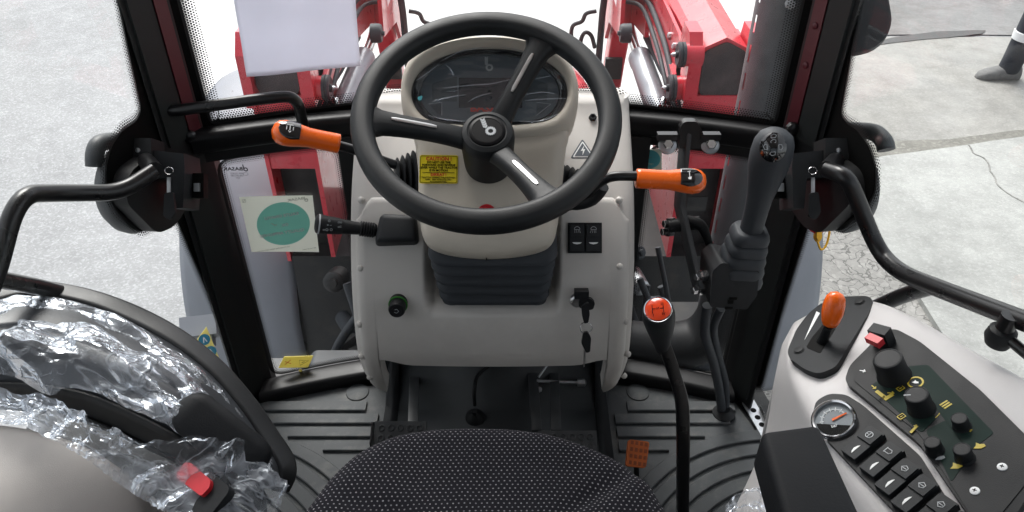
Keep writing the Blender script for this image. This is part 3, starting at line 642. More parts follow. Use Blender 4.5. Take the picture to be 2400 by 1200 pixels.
# door keys hanging in the inside locks
def front_mask():            # black printed margin of the windshield outside its dotted edge
    zb = lambda x: 0.7065 if abs(x) < 0.236 else 0.6925
    bm = bmesh.new(); xs = [-0.534 + 1.068 * i / 120 for i in range(121)]
    lo = [bm.verts.new(V(x, YF(x) - 0.0065, 0.655)) for x in xs]; hi = [bm.verts.new(V(x, YF(x) - 0.0065, zb(x))) for x in xs]
    for i in range(120): bm.faces.new((lo[i], lo[i + 1], hi[i + 1], hi[i]))
    for s in (-1, 1):
        a = [bm.verts.new(V(s * x, YF(x) - 0.0065, z)) for x in (0.519, 0.534) for z in (0.68, 1.6)]
        bm.faces.new((a[0], a[1], a[3], a[2]))
    finish_raw('printed_margin', bm, M['black'], ws, smooth=False)
front_mask()
def door_key(px, dx, label):
    k = thing('door_key', label, 'key', atD(px, 420, 1.27), 'keys hanging in the door latches')
    f = Fr(atD(px, 450, 1.27), (1, 0, 0), n=(0, -0.8, 0.6))
    box('blade', f.sh(0, 0.010), 0.006, 0.028, 0.002, M['satin'], k, bev=0.0005)
    prism('bow', f.sh(0.002, -0.022), poly2([(-0.008, 0.02), (0.006, 0.022), (0.010, -0.012), (0.002, -0.024), (-0.010, -0.018)], 0.004), -0.003, 0.004, M['plastic'], k, bev=0.0015)
    tube('ring', [f(0.007 * math.cos(a), 0.035 + 0.006 * math.sin(a), 0) for a in [2 * math.pi * i / 14 for i in range(14)]], 0.0009, M['chrome'], k, n=6, closed=True)
door_key(396, 0, 'small key with black bow hanging at the left door latch')
door_key(1905, 0, 'small key with black bow hanging at the right door latch')
def gp(d, lst): return [atX(px, py, X) for px, py, X in lst]
tube('grab_bar', fillet(gp(dl, [(-60, 760, -0.655), (-8, 640, -0.655), (40, 455, -0.635), (130, 452, -0.625), (282, 452, -0.565), (362, 400, -0.528)]), [0, .03, .10, .05, .03, 0], 8), 0.0128, M['steel'], dl, n=18)
tube('grab_bar_bracket', [atX(362, 400, -0.530), atX(345, 380, -0.56), atX(338, 372, -0.60)], 0.014, M['steel'], dl)
tube('lower_brace', fillet(gp(dl, [(-80, 640, -0.66), (120, 678, -0.65), (330, 748, -0.645), (470, 860, -0.64)]), 0.05, 6), 0.0135, M['steel'], dl, flat=0.9)
tube('grab_bar', fillet(gp(dr, [(1938, 398, 0.530), (1985, 412, 0.545), (2010, 470, 0.57), (2058, 590, 0.61), (2110, 640, 0.62), (2200, 676, 0.635), (2460, 775, 0.66)]), [0, .03, .03, .05, .05, .05, 0], 8), 0.0128, M['steel'], dr, n=18)
tube('grab_bar_bracket', [atX(1938, 398, 0.532), atX(1955, 380, 0.56), atX(1964, 368, 0.60)], 0.014, M['steel'], dr)
tube('lower_brace', fillet(gp(dr, [(2190, 670, 0.645), (2120, 690, 0.65), (2020, 735, 0.65), (1900, 830, 0.65)]), 0.05, 6), 0.0125, M['steel'], dr)
kp = atX(2348, 782, 0.642)
tube('clamp_post', [kp + V(0, 0, 0.03), kp + V(0, 0, -0.002)], 0.011, M['steel'], dr)
lathe('clamp_knob', Fr(kp, (1, 0, 0), n=(0, 0, 1)), [(0.004, -0.020), (0.014, -0.017), (0.018, -0.006), (0.016, 0.006), (0.010, 0.010)], M['plastic'], dr)
tube('clamp_arm', [kp, kp + V(0.02, -0.06, 0.0)], 0.007, M['steel'], dr)
# ------------------------------------------------------------------ dashboard
PROF = [(0.715, 1.345), (0.69, 1.30), (0.655, 1.245), (0.62, 1.188), (0.575, 1.140), (0.521, 1.098), (0.47, 1.068), (0.424, 1.050), (0.375, 1.037), (0.326, 1.031), (0.25, 1.052), (0.20, 1.085), (0.12, 1.150)]
def prof(z):
    if z >= PROF[0][0]: return PROF[0][1]
    for (z0, y0), (z1, y1) in zip(PROF, PROF[1:]):
        if z >= z1:
            return lerp(y1, y0, (z - z1) / (z0 - z1))
    return PROF[-1][1]
def profs(z): return sum(prof(z + k * 0.012) for k in (-2, -1, 0, 1, 2)) / 5
HW = 0.256
def edge(x, hw, r):
    t = max(0, (abs(x) - (hw - r)) / r); t = min(1, t); return r * (1 - math.sqrt(max(0, 1 - t * t)))
def recess(x, z): return 0.055 * (1 - sstep(0.106, 0.122, abs(x))) * sstep(0.425, 0.452, z)
def DY(x, z): return profs(z) + edge(x, HW, 0.035) * 0.8 + recess(x, z)
def ondash(px, py, off=0.0):
    d = ray(px, py); lo, hi = 0.9, 2.2
    for _ in range(40):
        t = (lo + hi) / 2; p = CAM + d * t
        if p.y - (DY(p.x, p.z)) < 0: lo = t
        else: hi = t
    p = CAM + d * lo; e = 0.006
    n = V(DY(p.x + e, p.z) - DY(p.x - e, p.z), -2 * e, DY(p.x, p.z + e) - DY(p.x, p.z - e)); n = V(n.x, -2 * e, n.z)
    n.normalize()
    return Fr(p + n * off, (1, 0, 0), n=n)
dash = thing('dashboard', 'light grey moulded dashboard console standing between the lower windows', 'dashboard', (0, 1.15, 0))
def zbot(x):
    ax = abs(x)
    base = 0.322 - 0.006 * (1 - (ax / 0.2) ** 2) + 0.012 * sstep(0.15, 0.205, ax)
    leg = 0.150 + 0.17 * max(0, (ax - 0.226) / 0.03) ** 1.3 + 0.06 * max(0, (0.226 - ax) / 0.012)
    return lerp(base, min(base, leg), sstep(0.2085, 0.2135, ax))
def xs_grid(hw, n):
    t = [math.sin(math.pi / 2 * (i / n)) for i in range(n + 1)]
    base = [hw * q for q in t] + [0.104, 0.108, 0.112, 0.116, 0.120, 0.124, 0.2085, 0.210, 0.212, 0.2135, 0.226]
    base = sorted(set(round(q, 5) for q in base if q <= hw)); return [-q for q in reversed(base) if q > 0] + base
def shell(name, hw, z1, off, fold, m, edger, drop=0.0, par=dash):
    xs = xs_grid(hw, 26); NV = 70; bm = bmesh.new(); cols = []
    def Yq(x, z): return profs(z) + edge(x, hw, edger) * 0.8 + recess(x, z)
    for x in xs:
        zt = z1 - drop * sstep(hw - 0.03, hw, abs(x)); zb = zbot(x)
        c = []
        for j in range(NV + 1):
            z = lerp(zb, zt, j / NV); c.append(bm.verts.new(V(x, Yq(x, z) - off, z)))
        t = bm.verts.new(V(x, Yq(x, zt) - off + fold, zt + 0.001)); c.append(t)
        b0 = bm.verts.new(V(x, Yq(x, zb) - off + 0.03, zb + 0.004)); c.insert(0, b0)
        cols.append(c)
    for s_, x in ((0, -hw), (1, hw)):                      # sides folding forward to the bulkhead
        src = cols[0] if s_ == 0 else cols[-1]
        c = [bm.verts.new(V(x, v.co.y + fold, v.co.z)) for v in src]
        if s_ == 0: cols.insert(0, c)
        else: cols.append(c)
    for a, b in zip(cols, cols[1:]):
        for j in range(len(a) - 1): bm.faces.new((a[j], b[j], b[j + 1], a[j + 1]))
    return finish(name, bm, m, par, ang=50)
shell('shell', HW, 0.712, 0.0, 0.05, M['grey'], 0.035)
shell('front_cover', 0.2445, 0.600, 0.006, 0.007, M['grey'], 0.020, 0.03)
# screw caps along the seam of the front cover
for px, py in ((848, 470), (847, 628), (845, 758), (851, 832), (869, 880), (1450, 470), (1451, 624), (1465, 752), (1468, 828), (1460, 878)):
    f = ondash(px, py, 0.004); lathe('screw_cap', f, [(0.0062, -0.004), (0.0062, 0.001), (0.0050, 0.0035), (0.0025, 0.0048), (0.0004, 0.005)], M['grey'], dash, n=14)
# small black bolt on the top plate
f = ondash(1389, 277); lathe('bolt', f, [(0.0075, -0.002), (0.0075, 0.005), (0.006, 0.0075), (0.004, 0.0075), (0.003, 0.005)], M['plastic'], dash, n=6, ang=20)
# power socket cap and its moulded seat
f = ondash(935, 706); lathe('socket_seat', f, [(0.030, -0.004), (0.028, 0.002), (0.022, 0.004), (0.0185, 0.002), (0.018, -0.002)], M['grey'], dash)
f2 = Fr(f.o, f.u, n=(f.n + V(0, -0.5, -0.12)).normalized()); sk = lathe('socket_cap', f2, [(0.0165, 0), (0.0165, 0.012), (0.0145, 0.013), (0.0150, 0.030), (0.0135, 0.034), (0.009, 0.0345), (0.0085, 0.0335), (0.0005, 0.0335)], M['plastic'], dash)
decal('printed_symbol', f2.sh(c=0.0337), M['dimwhite'], sk, strokes=[([(-0.004, -0.003), (0, -0.005), (0.004, -0.001), (0.001, 0.003), (-0.003, 0.002)], 0.0007)])
lathe('green_ring', f2.sh(c=0.0125), [(0.0172, -0.001), (0.0172, 0.001), (0.015, 0.001), (0.015, -0.001)], mat('green_ring', (0.05, 0.25, 0.04), 0.4), dash)
# rocker switches right of the column
f = ondash(1370, 558); f = Fr(f.o, f.u, n=f.n); sw = box('switch_bezel', f, 0.060, 0.054, 0.010, M['plastic'], dash, bev=0.004, c=(0, 0, 0.003))
for s in (-1, 1):
    r = box('rocker', f.sh(s * 0.0145, 0, 0.010), 0.0255, 0.046, 0.008, M['dplastic'], dash, bev=0.0025)
    box('rocker_upper', f.sh(s * 0.0145, 0.0125, 0.0135), 0.024, 0.018, 0.004, M['dplastic'], r, bev=0.0015)
    g = f.sh(s * 0.0145, 0.0145, 0.0158)
    decal('printed_symbol', g, M['dimwhite'], r, strokes=[([(0.005 * math.cos(R(a)), 0.0005 + 0.0045 * math.sin(R(a))) for a in range(0, 181, 20)], 0.0008), ([(-0.005, 0), (0.005, 0)], 0.0008)] + [([(x, -0.001), (x * 1.25 - s * 0.001, -0.006)], 0.0006) for x in (-0.004, -0.001, 0.002, 0.004)])
    decal('printed_symbol', f.sh(s * 0.0145, -0.0095, 0.0143), M['white'], r, polys=[[(-0.0085, 0.0015), (0.0085, 0.0015), (0.006, -0.0008), (0.0, -0.0022), (-0.006, -0.0008)][::-1]])
# ignition lock
f = ondash(1352, 702); f3 = Fr(f.o, f.u, n=(f.n + V(0, -0.35, -0.1)).normalized())
lathe('lock_ring', f3, [(0.017, -0.004), (0.017, 0.002), (0.0155, 0.003), (0.0145, 0.003), (0.0140, 0.006), (0.011, 0.009), (0.009, 0.010), (0.0085, 0.0085), (0.001, 0.0085)], M['satin'], dash)
lathe('lock_gasket', f3, [(0.019, -0.005), (0.019, 0.001), (0.0172, 0.002), (0.0172, -0.005)], M['black'], dash)
fk = ondash(1371, 664); arc = [(0.016 * math.cos(R(a)) - 0.004, 0.017 * math.sin(R(a)) - 0.010) for a in range(115, -16, -10)]
lb = decal('printed_arc', fk, M['black'], dash, strokes=[(arc, 0.0075)])
decal('printed_symbol', fk.sh(c=0.0005), M['dimwhite'], lb, strokes=[([(arc[2][0] - .0015, arc[2][1] - .002), (arc[2][0] - .0015, arc[2][1] + .002), (arc[2][0] + .001, arc[2][1] + .0015), (arc[2][0] - .001, arc[2][1])], 0.0006),
    (circ(0.0021, 10, arc[5][0], arc[5][1]), 0.0005, True), ([(arc[8][0] - .0018, arc[8][1] - .0018), (arc[8][0] + .0018, arc[8][1] + .0018)], 0.0006), ([(arc[8][0] - .0018, arc[8][1] + .0018), (arc[8][0] + .0018, arc[8][1] - .0018)], 0.0006), (circ(0.002, 10, arc[11][0], arc[11][1]), 0.0006, True)])
# high voltage triangle print
ft = ondash(1366, 356); s3 = 0.0235
tri = lambda k: [(-s3 * k, -0.58 * s3 * k), (s3 * k, -0.58 * s3 * k), (0, 1.15 * s3 * k)]
tr_ = decal('warning_triangle', ft, M['darkink'], dash, polys=[poly2(tri(1.0), 0.005)])
decal('triangle_border', ft.sh(c=0.0005), M['white'], tr_, polys=[poly2(tri(0.82), 0.003)])
decal('triangle_field', ft.sh(c=0.0010), M['darkink'], tr_, polys=[poly2(tri(0.66), 0.002)])
decal('lightning_bolt', ft.sh(c=0.0015), M['white'], tr_, polys=[[(0.003, 0.013), (-0.004, 0.001), (0.0, 0.002), (-0.001, -0.008), (0.0045, 0.005), (0.0005, 0.004)]])
# ignition key pair: one key in the lock, the spare hanging from the ring
kt = thing('ignition_key', 'black ignition key in the dash lock with spare key hanging from its ring', 'key', f3(0, 0, 0.01))
fa = Fr(f3(0.004, 0.0, 0.010), f3.u, n=f3.n)
prism('key_bow', fa.sh(0.010, 0.004, 0.012), poly2([(-0.014, 0.003), (-0.010, 0.013), (0.008, 0.011), (0.016, 0.003), (0.013, -0.010), (0.0, -0.012), (-0.012, -0.006)], 0.004), -0.004, 0.005, M['plastic'], kt, bev=0.002)
box('key_cap', fa.sh(0.002, 0.021, 0.008), 0.025, 0.014, 0.016, M['plastic'], kt, bev=0.002)
box('key_blade', fa.sh(0.002, 0, 0.002), 0.008, 0.003, 0.018, M['satin'], kt, bev=0.0006)
fh = Fr(atY(1367, 735, 1.005), (1, 0, 0), n=(0, -0.95, 0.3))
prism('key_strap', fh, poly2([(-0.004, 0.014), (0.008, 0.022), (0.011, 0.0), (0.009, -0.016), (0.002, -0.018), (-0.002, -0.004)], 0.003), -0.003, 0.003, M['plastic'], kt, bev=0.0015)
fh2 = fh.sh(0.006, -0.027)
tube('key_ring', [fh2(0.0105 * math.cos(a), 0.0105 * math.sin(a), 0.002 * math.sin(2 * a)) for a in [2 * math.pi * i / 24 for i in range(24)]], 0.0009, M['chrome'], kt, n=6, closed=True)
fh3 = fh.sh(0.006, -0.055)
sp = prism('spare_key_bow', fh3, poly2([(-0.005, 0.020), (0.003, 0.021), (0.009, 0.010), (0.008, -0.017), (0.001, -0.019), (-0.008, 0.0)], 0.003), -0.003, 0.003, M['plastic'], kt, bev=0.0015)
prism('spare_key_blade', fh3.sh(-0.0015, -0.031), [(-0.0015, 0.016), (0.002, 0.016), (0.0012, -0.016), (-0.0012, -0.017)], -0.0008, 0.0008, M['satin'], kt)

# ------------------------------------------------------------------ steering column with instrument pod
CN = V(0, -0.70711, 0.70711); CF = Fr((0, 1.07, 0.68), (1, 0, 0), n=CN)
colm = thing('steering_column', 'cream steering column cover with oval instrument pod and rubber bellows below', 'steering column', (0, 1.12, 0.44))
def smoothpoly(pts, n): return catmull([Vector((a, b, 0)) for a, b in pts], n, True)
def polar(pts, c, N):
    P = smoothpoly(pts, 8); out = []
    for k in range(N):
        a = 2 * math.pi * k / N; d = Vector((math.cos(a), math.sin(a), 0)); best = None
        for i in range(len(P)):
            p = P[i] - c; q = P[(i + 1) % len(P)] - c; e = q - p; den = d.x * e.y - d.y * e.x
            if abs(den) < 1e-12: continue
            t = (p.x * e.y - p.y * e.x) / den; s_ = (p.x * d.y - p.y * d.x) / den
            if t > 0 and -1e-6 <= s_ <= 1 + 1e-6 and (best is None or t > best): best = t
        out.append(best)
    return out
# body: ring stack from the driver's face backward
bpx = [(966, 305), (972, 340), (977, 400), (979, 460), (983, 520), (992, 558), (1015, 580), (1065, 594), (1142, 600), (1220, 594), (1275, 580), (1298, 558), (1308, 520), (1316, 460), (1322, 400), (1328, 340), (1334, 305), (1300, 296), (1220, 299), (1147, 300), (1075, 299), (995, 296)]
bl = [CF.px(*q) for q in bpx]; cc = Vector((sum(a for a, b in bl) / len(bl), sum(b for a, b in bl) / len(bl) - 0.01, 0)); N_ = 120
br = polar(bl, cc, N_)
def bring(ins, h, sc=1.0, dv=0.0, dome=0.0):
    return [CF(cc.x + math.cos(2 * math.pi * k / N_) * max(0, br[k] * sc - ins), cc.y + dv + math.sin(2 * math.pi * k / N_) * max(0, br[k] * sc - ins), h) for k in range(N_)]
rings = [bring(0, 0.010, s_) for s_ in (0.02, 0.3, 0.6)] + [bring(0, 0.008, 0.80), bring(0.012, 0.0045), bring(0.006, 0.001), bring(0.002, -0.005), bring(0.0, -0.013), bring(0.0, -0.020)]
loft('upper_cover', rings + [bring(0.006, -0.021)], M['cream'], colm, ang=60)
rings = [bring(0.008, -0.019), bring(0.0015, -0.0205), bring(-0.0005, -0.023), bring(-0.001, -0.034), bring(0.004, -0.040), bring(0.012, -0.055, dv=0.012), bring(0.022, -0.11, 0.96, 0.04), bring(0.03, -0.16, 0.9, 0.07)]
loft('lower_cover', rings, M['cream'], colm, ang=60)
bx_ = CF.atpx(1139, 600, -0.027)
box('seam', bx_.sh(0, -0.0005), 0.0012, 0.006, 0.016, M['black'], colm, bev=0)
# small red button above the lip
fb = CF.atpx(1141, 503, 0.010); rb = lathe('red_button', fb, [(0.0155, -0.003), (0.015, 0.001), (0.012, 0.002), (0.0115, 0.001), (0.0005, 0.002)], M['redplastic'], colm)
# pod
opx = [(937, 215), (941, 172), (962, 132), (1008, 105), (1070, 92), (1147, 88), (1222, 92), (1287, 106), (1332, 136), (1353, 176), (1358, 215), (1353, 262), (1338, 300), (1300, 328), (1230, 340), (1147, 342), (1060, 340), (990, 326), (957, 300), (942, 262)]
ipx = [(963, 215), (978, 172), (1020, 138), (1080, 117), (1147, 111), (1215, 117), (1275, 138), (1317, 172), (1331, 215), (1318, 255), (1282, 282), (1215, 291), (1147, 293), (1075, 291), (1010, 282), (976, 255)]
ol = [CF.px(*q) for q in opx]; il = [CF.px(*q) for q in ipx]
pc = Vector(CF.px(1147, 212) + (0,)); orr = polar(ol, pc, N_); irr = polar(il, pc, N_)
def pring(mix, h, add=0.0, dv=0.0, hood=0.0):
    out = []
    for k in range(N_):
        a = 2 * math.pi * k / N_; r = lerp(irr[k], orr[k], mix) + add
        out.append(CF(pc.x + math.cos(a) * r, pc.y + math.sin(a) * r + dv, h + hood * max(0, math.sin(a))))
    return out
loft('pod_cowl', [pring(0, -0.020), pring(0.0, -0.004, hood=.002), pring(0.06, 0.003, hood=.006), pring(0.22, 0.009, hood=.010), pring(0.45, 0.011, hood=.012), pring(0.70, 0.008, hood=.010), pring(0.88, 0.0, hood=.006), pring(0.97, -0.010), pring(1.0, -0.022), pring(1.0, -0.045), pring(1.0, -0.048, -0.0015), pring(1.0, -0.051), pring(1.0, -0.075, -0.004, 0.008), pring(1.0, -0.12, -0.03, 0.02)], M['cream'], colm, cap0=False, ang=60)
cl = thing('instrument_cluster', 'oval black instrument cluster with dark display under wrinkled protective film', 'instrument cluster', CF(pc.x, pc.y, -0.02))
def ell(k, h, n=N_): return [CF(pc.x + math.cos(2 * math.pi * i / n) * irr[i] * k, pc.y + math.sin(2 * math.pi * i / n) * irr[i] * k, h) for i in range(n)]
loft('bezel', [ell(1.0, -0.022), ell(1.0, -0.006), ell(0.975, -0.004), ell(0.93, -0.012), ell(0.90, -0.014), ell(0.5, -0.014), ell(0.02, -0.014)], M['gloss'], cl, ang=60)
def cp_(px, py): return CF.px(px, py)
def cpoly(pts, r=0.003): return poly2([cp_(*q) for q in pts], r)
fc = CF.sh(c=-0.0135)
inner = [(pc.x + math.cos(2 * math.pi * i / N_) * irr[i] * 0.89, pc.y + math.sin(2 * math.pi * i / N_) * irr[i] * 0.87 + 0.001) for i in range(N_)]
face = prism('dial_face', fc, inner, -0.0004, 0.0008, M['dial'], cl)
for pts in ([(1010, 190), (1070, 172), (1070, 232), (1012, 232)], [(1226, 172), (1285, 190), (1283, 232), (1226, 232)], [(1005, 240), (1034, 236), (1034, 264), (1024, 262)], [(1258, 236), (1290, 240), (1272, 262), (1258, 264)]):
    prism('gauge_panel', fc, cpoly(pts), 0.0008, 0.0014, M['dial2'], face)
for pts in ([(1003, 238), (1034, 234), (1034, 265)], [(1258, 234), (1292, 238), (1258, 265)]):
    decal('panel_line', fc.sh(c=0.0016), M['dimwhite'], face, strokes=[([cp_(*q) for q in pts], 0.0008)])
prism('display', fc, cpoly([(1074, 176), (1224, 176), (1224, 247), (1074, 247)], 0.002), 0.0008, 0.0018, M['lcd'], cl)
lettering('red_lettering', fc.atpx(1143, 255, 0.0012), 'BASAK', 0.017, M['redink'], cl, bold=0.0004, sx=1.15)
def emblem(fr, s, m, par, n=14, tilt=0.0):
    # gear ring with a grain ear rising from its left side
    bm = bmesh.new(); g = []
    for i in range(n * 4):
        a = 2 * math.pi * i / (n * 4); g.append(((0.5 if i % 4 < 2 else 0.42) * s * math.cos(a), (0.5 if i % 4 < 2 else 0.42) * s * math.sin(a)))
    hole = [(0.23 * s * math.cos(2 * math.pi * i / (n * 4)), 0.23 * s * math.sin(2 * math.pi * i / (n * 4))) for i in range(n * 4)]
    for i in range(len(g)):
        j = (i + 1) % len(g); add_prism(bm, fr, [g[i], g[j], hole[j], hole[i]], -0.0002, 0.0006)
    x0 = -0.38 * s; ct, st = math.cos(tilt), math.sin(tilt)
    def T(x, y): x -= x0; y -= 0.1 * s; return (x0 + x * ct - y * st, 0.1 * s + x * st + y * ct)
    for k in range(4):
        y = (0.30 + 0.26 * k) * s
        for sd_ in (-1, 1):
            q = [T(x0, y), T(x0 + sd_ * 0.20 * s, y + 0.16 * s), T(x0 + sd_ * 0.20 * s, y + 0.36 * s), T(x0, y + 0.20 * s)]
            add_prism(bm, fr, q if sd_ > 0 else q[::-1], -0.0002, 0.0006)
    return finish('emblem', bm, m, par, smooth=False)
emblem(fc.atpx(1147, 159, 0.0012), 0.0135, M['dimwhite'], cl)
prism('lens', CF.sh(c=-0.0075), inner, 0, 0.0008, M['lens'], cl)
# crumpled protective film over the lens
def crease(x, y, sc, seed, n=5):
    h = 0
    for i in range(n):
        rnd = random.Random(seed * 31 + i); a = rnd.uniform(0, math.pi); f_ = sc * rnd.uniform(0.5, 1.6); ph = rnd.uniform(0, 1)
        wv = noise.noise(Vector((x * sc * 0.35 + seed, y * sc * 0.35, i * 3.1))) * 0.9
        t = ((x * math.cos(a) + y * math.sin(a)) * f_ + ph + wv) % 1.0
        h += (abs(t - 0.5) * 2 - 0.5) / (f_ / sc)
    return h / n
flm = thing('protective_film', 'wrinkled clear protective film stretched over the instrument cluster', 'plastic film', CF(pc.x, pc.y, -0.004))
def filmf(u, v):
    a = 2 * math.pi * u; i = u * N_; k0 = int(i) % N_; r = lerp(irr[k0], irr[(k0 + 1) % N_], i - int(i)) * (0.02 + 1.0 * v)
    x = math.cos(a) * r; y = math.sin(a) * r
    h = -0.004 + crease(x * 0.55, y * 1.5, 30, 3, 4) * 0.006 * min(1, v * 3) * (1.2 - v)
    return CF(pc.x + x, pc.y + y, h)
grid('sheet', filmf, 150, 30, M['thinfilm'], flm, smooth=True, ang=18)
for pts in ([(1040, 206), (1075, 203), (1110, 199), (1150, 197), (1200, 186), (1246, 183)], [(1012, 238), (1050, 228), (1092, 222)], [(1230, 236), (1280, 232), (1328, 231)], [(1003, 270), (1040, 279), (1095, 284)], [(1215, 284), (1270, 282), (1318, 262)], [(1035, 143), (1085, 119), (1147, 110), (1200, 114), (1250, 127)], [(1042, 150), (1056, 162), (1063, 178)], [(1255, 185), (1290, 178)], [(975, 190), (1000, 172), (1030, 150)], [(1230, 222), (1270, 216), (1300, 220)], [(1096, 240), (1120, 226), (1152, 218)], [(1300, 165), (1330, 190), (1333, 215)]):  # highlights along the film's creases, put in as whitened ridges
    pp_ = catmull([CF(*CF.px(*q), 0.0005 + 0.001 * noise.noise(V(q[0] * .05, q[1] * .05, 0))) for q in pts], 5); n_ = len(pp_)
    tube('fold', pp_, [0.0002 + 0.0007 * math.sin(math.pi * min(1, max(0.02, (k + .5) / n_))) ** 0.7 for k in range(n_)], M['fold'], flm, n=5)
decal('teal_dot', CF.atpx(984, 231, 0.001), M['tealblue'], flm, polys=[circ(0.0035, 12), circ(0.002, 8, 0.0025, 0.0025)])

# bellows between column and dash
brg = []; L_ = 6; top = V(0, 1.087, 0.612); bot = V(0.003, 1.098, 0.430)
ax = V(0, -0.20, 0.98).normalized(); uu = V(1, 0, 0); vv = ax.cross(uu)
for i in range(L_):
    for t, g in ((0.0, -0.017), (0.01, 0.002), (0.05, 0.004), (0.16, 0.004), (0.30, 0.002), (0.65, -0.008), (0.96, -0.018)):
        q = (i + t) / L_; dpt = 0.052 + 0.010 * i + g; c = V(bot.x, 1.116, lerp(bot.z, top.z, q)) - vv * (dpt / 2); w = 0.186 + 0.0042 * i + g * 2
        brg.append([c + uu * a + vv * b + ax * (0.010 * ((abs(a) / 0.1) ** 4)) for a, b in rrect(w, dpt, 0.022, 7)])
loft('bellows', brg, M['rubber'], colm, ang=28)
# caution label on the column
cs = thing('caution_label', 'yellow caution label with red and black text on the steering column', 'label', CF(*CF.px(1030, 397), 0.011))
fl0 = CF.sh(c=0.0108); lp = [fl0.px(*q) for q in ((987, 367), (1079, 368), (1066, 428), (980, 424))]
lc = Vector((sum(a for a, b in lp) / 4, sum(b for a, b in lp) / 4, 0))
fl_ = Fr(fl0(lc.x, lc.y, 0), fl0(lp[1][0], lp[1][1]) - fl0(lp[0][0], lp[0][1]), n=CN)
lw = 0.062; lh = 0.047
sh_ = prism('sheet', fl_, rrect(lw, lh, 0.003), -0.0022, 0.0003, M['yellow'], cs)
decal('border', fl_.sh(c=0.0003), M['black'], cs, strokes=[(rrect(lw - 0.003, lh - 0.003, 0.002), 0.0006, True), ([(-lw * 0.42, -0.0055), (lw * 0.42, -0.0055)], 0.0006)])
lettering('heading', fl_.sh(0, 0.0170, 0.0003), 'CAUTION !', 0.0082, M['redink'], cs, bold=0.0002)
lettering('text', fl_.sh(0, 0.0046, 0.0003), 'DO NOT USE THE\nFORWARD AND REVERSE\nLEVER WHILE THE TRACTOR\nIS IN MOTION', 0.0047, M['black'], cs, bold=0.0001)
lettering('heading', fl_.sh(0, -0.0092, 0.0003), 'DIKKAT !', 0.0062, M['redink'], cs, bold=0.0002)
lettering('text', fl_.sh(0, -0.0172, 0.0003), 'TRAKTOR HAREKET HALINDEYKEN\nILERI - GERI VITES KOLUNU\nKULLANMAYINIZ', 0.0034, M['black'], cs)
# pleated boots where the two column levers come out
for s, px, py, tilt in ((-1, 953, 412, 0.15), (1, 1336, 440, 0.25)):
    p = atY(px, py, 1.125); f = Fr(p, (0, 0.7, 0.7), n=(s, -0.25, tilt))
    pr_ = []
    for k in range(5): pr_ += [(0.034 - 0.003 * k, k * 0.009 - 0.025), (0.046 - 0.004 * k, k * 0.009 - 0.0215), (0.047 - 0.004 * k, k * 0.009 - 0.020), (0.034 - 0.003 * k, k * 0.009 - 0.0165)]
    lathe('lever_boot', f, pr_, M['plastic'], colm, n=30, ang=30)

# ------------------------------------------------------------------ steering wheel
WN = V(0, -math.cos(R(65)), math.sin(R(65))); W0 = atD(1140, 270, 1.151); WF = Fr(W0, (1, 0, 0), n=WN)
sw_ = thing('steering_wheel', 'black three spoke steering wheel with silver spoke inserts and round emblem cap', 'steering wheel', W0)
RR = 0.1835; rim = []
for i in range(96):
    a = 2 * math.pi * i / 96; cr = V(math.cos(a), math.sin(a), 0); prf = [(0.0175 * math.cos(b) * (1.0 if math.cos(b) > 0 else 0.95), 0.0165 * math.sin(b)) for b in [2 * math.pi * k / 20 for k in range(20)]]
    prf = [(x * (1 + 0.10 * abs(math.sin(2 * math.atan2(h, x)))), h * (1 + 0.10 * abs(math.sin(2 * math.atan2(h, x))))) for x, h in prf]
    rim.append([WF(cr.x * (RR + x), cr.y * (RR + x), h) for x, h in prf])
loft('rim', rim, M['wheel'], sw_, loop=True, ang=180)
for px, py in ((862, 277), (1266, 100), (1296, 478)):
    a0, b0 = WF.px(px, py); ang = math.atan2(b0, a0); d2 = Vector((math.cos(ang), math.sin(ang), 0)); pn = Vector((-d2.y, d2.x, 0))
    rg = []
    for t in [i / 14 for i in range(15)]:
        r = lerp(0.026, RR - 0.006, t); h = -0.062 + 0.058 * (t ** 0.8); w = 0.0165 + 0.018 * (abs(t - 0.42) ** 2.2) * 1.6 + (0.016 * ((t - 0.86) / 0.14) ** 2 if t > 0.86 else 0); th = 0.0125
        ctr = d2 * r
        rg.append([WF(ctr.x + pn.x * x * w, ctr.y + pn.y * x * w, h + y * th) for x, y in ((1, -0.4), (0.93, 0.3), (0.70, 0.85), (0.4, 1.0), (0, 1.02), (-0.4, 1.0), (-0.70, 0.85), (-0.93, 0.3), (-1, -0.4), (-0.8, -0.9), (0, -1.1), (0.8, -0.9))])
    spk = loft('spoke', rg, M['wheel'], sw_, ang=70)
    rg = []
    for t in [i / 10 for i in range(11)]:
        q = lerp(0.33, 0.76, t); r = lerp(0.026, RR - 0.006, q); h = -0.062 + 0.058 * (q ** 0.8) + 0.0131; w = 0.0036 if 0 < t < 1 else 0.0022
        ctr = d2 * r
        rg.append([WF(ctr.x + pn.x * x * w, ctr.y + pn.y * x * w, h + y) for x, y in ((1, -0.002), (0.8, 0.001), (0, 0.0016), (-0.8, 0.001), (-1, -0.002))])
    loft('silver_insert', rg, M['satin'], spk, ang=50)
HF = WF.sh(c=-0.038)
hub = lathe('hub', HF, [(0.0385, -0.088), (0.0400, -0.07), (0.0425, -0.02), (0.0420, -0.010), (0.0385, -0.002), (0.0325, 0.0008), (0.0315, 0.0012), (0.0305, 0.0002), (0.0295, -0.0004), (0.0005, -0.0004)], M['wheel'], sw_, n=48)
cap = lathe('hub_cap', HF, [(0.0285, -0.0005), (0.0280, 0.0010), (0.0250, 0.0020), (0.0232, 0.0022), (0.0230, 0.0016), (0.001, 0.0018)], M['capblack'], sw_, n=40)
emblem(HF.atpx(1150, 309, 0.0020, rot=R(-4)), 0.0172, M['dimwhite'], cap, n=16, tilt=R(22))
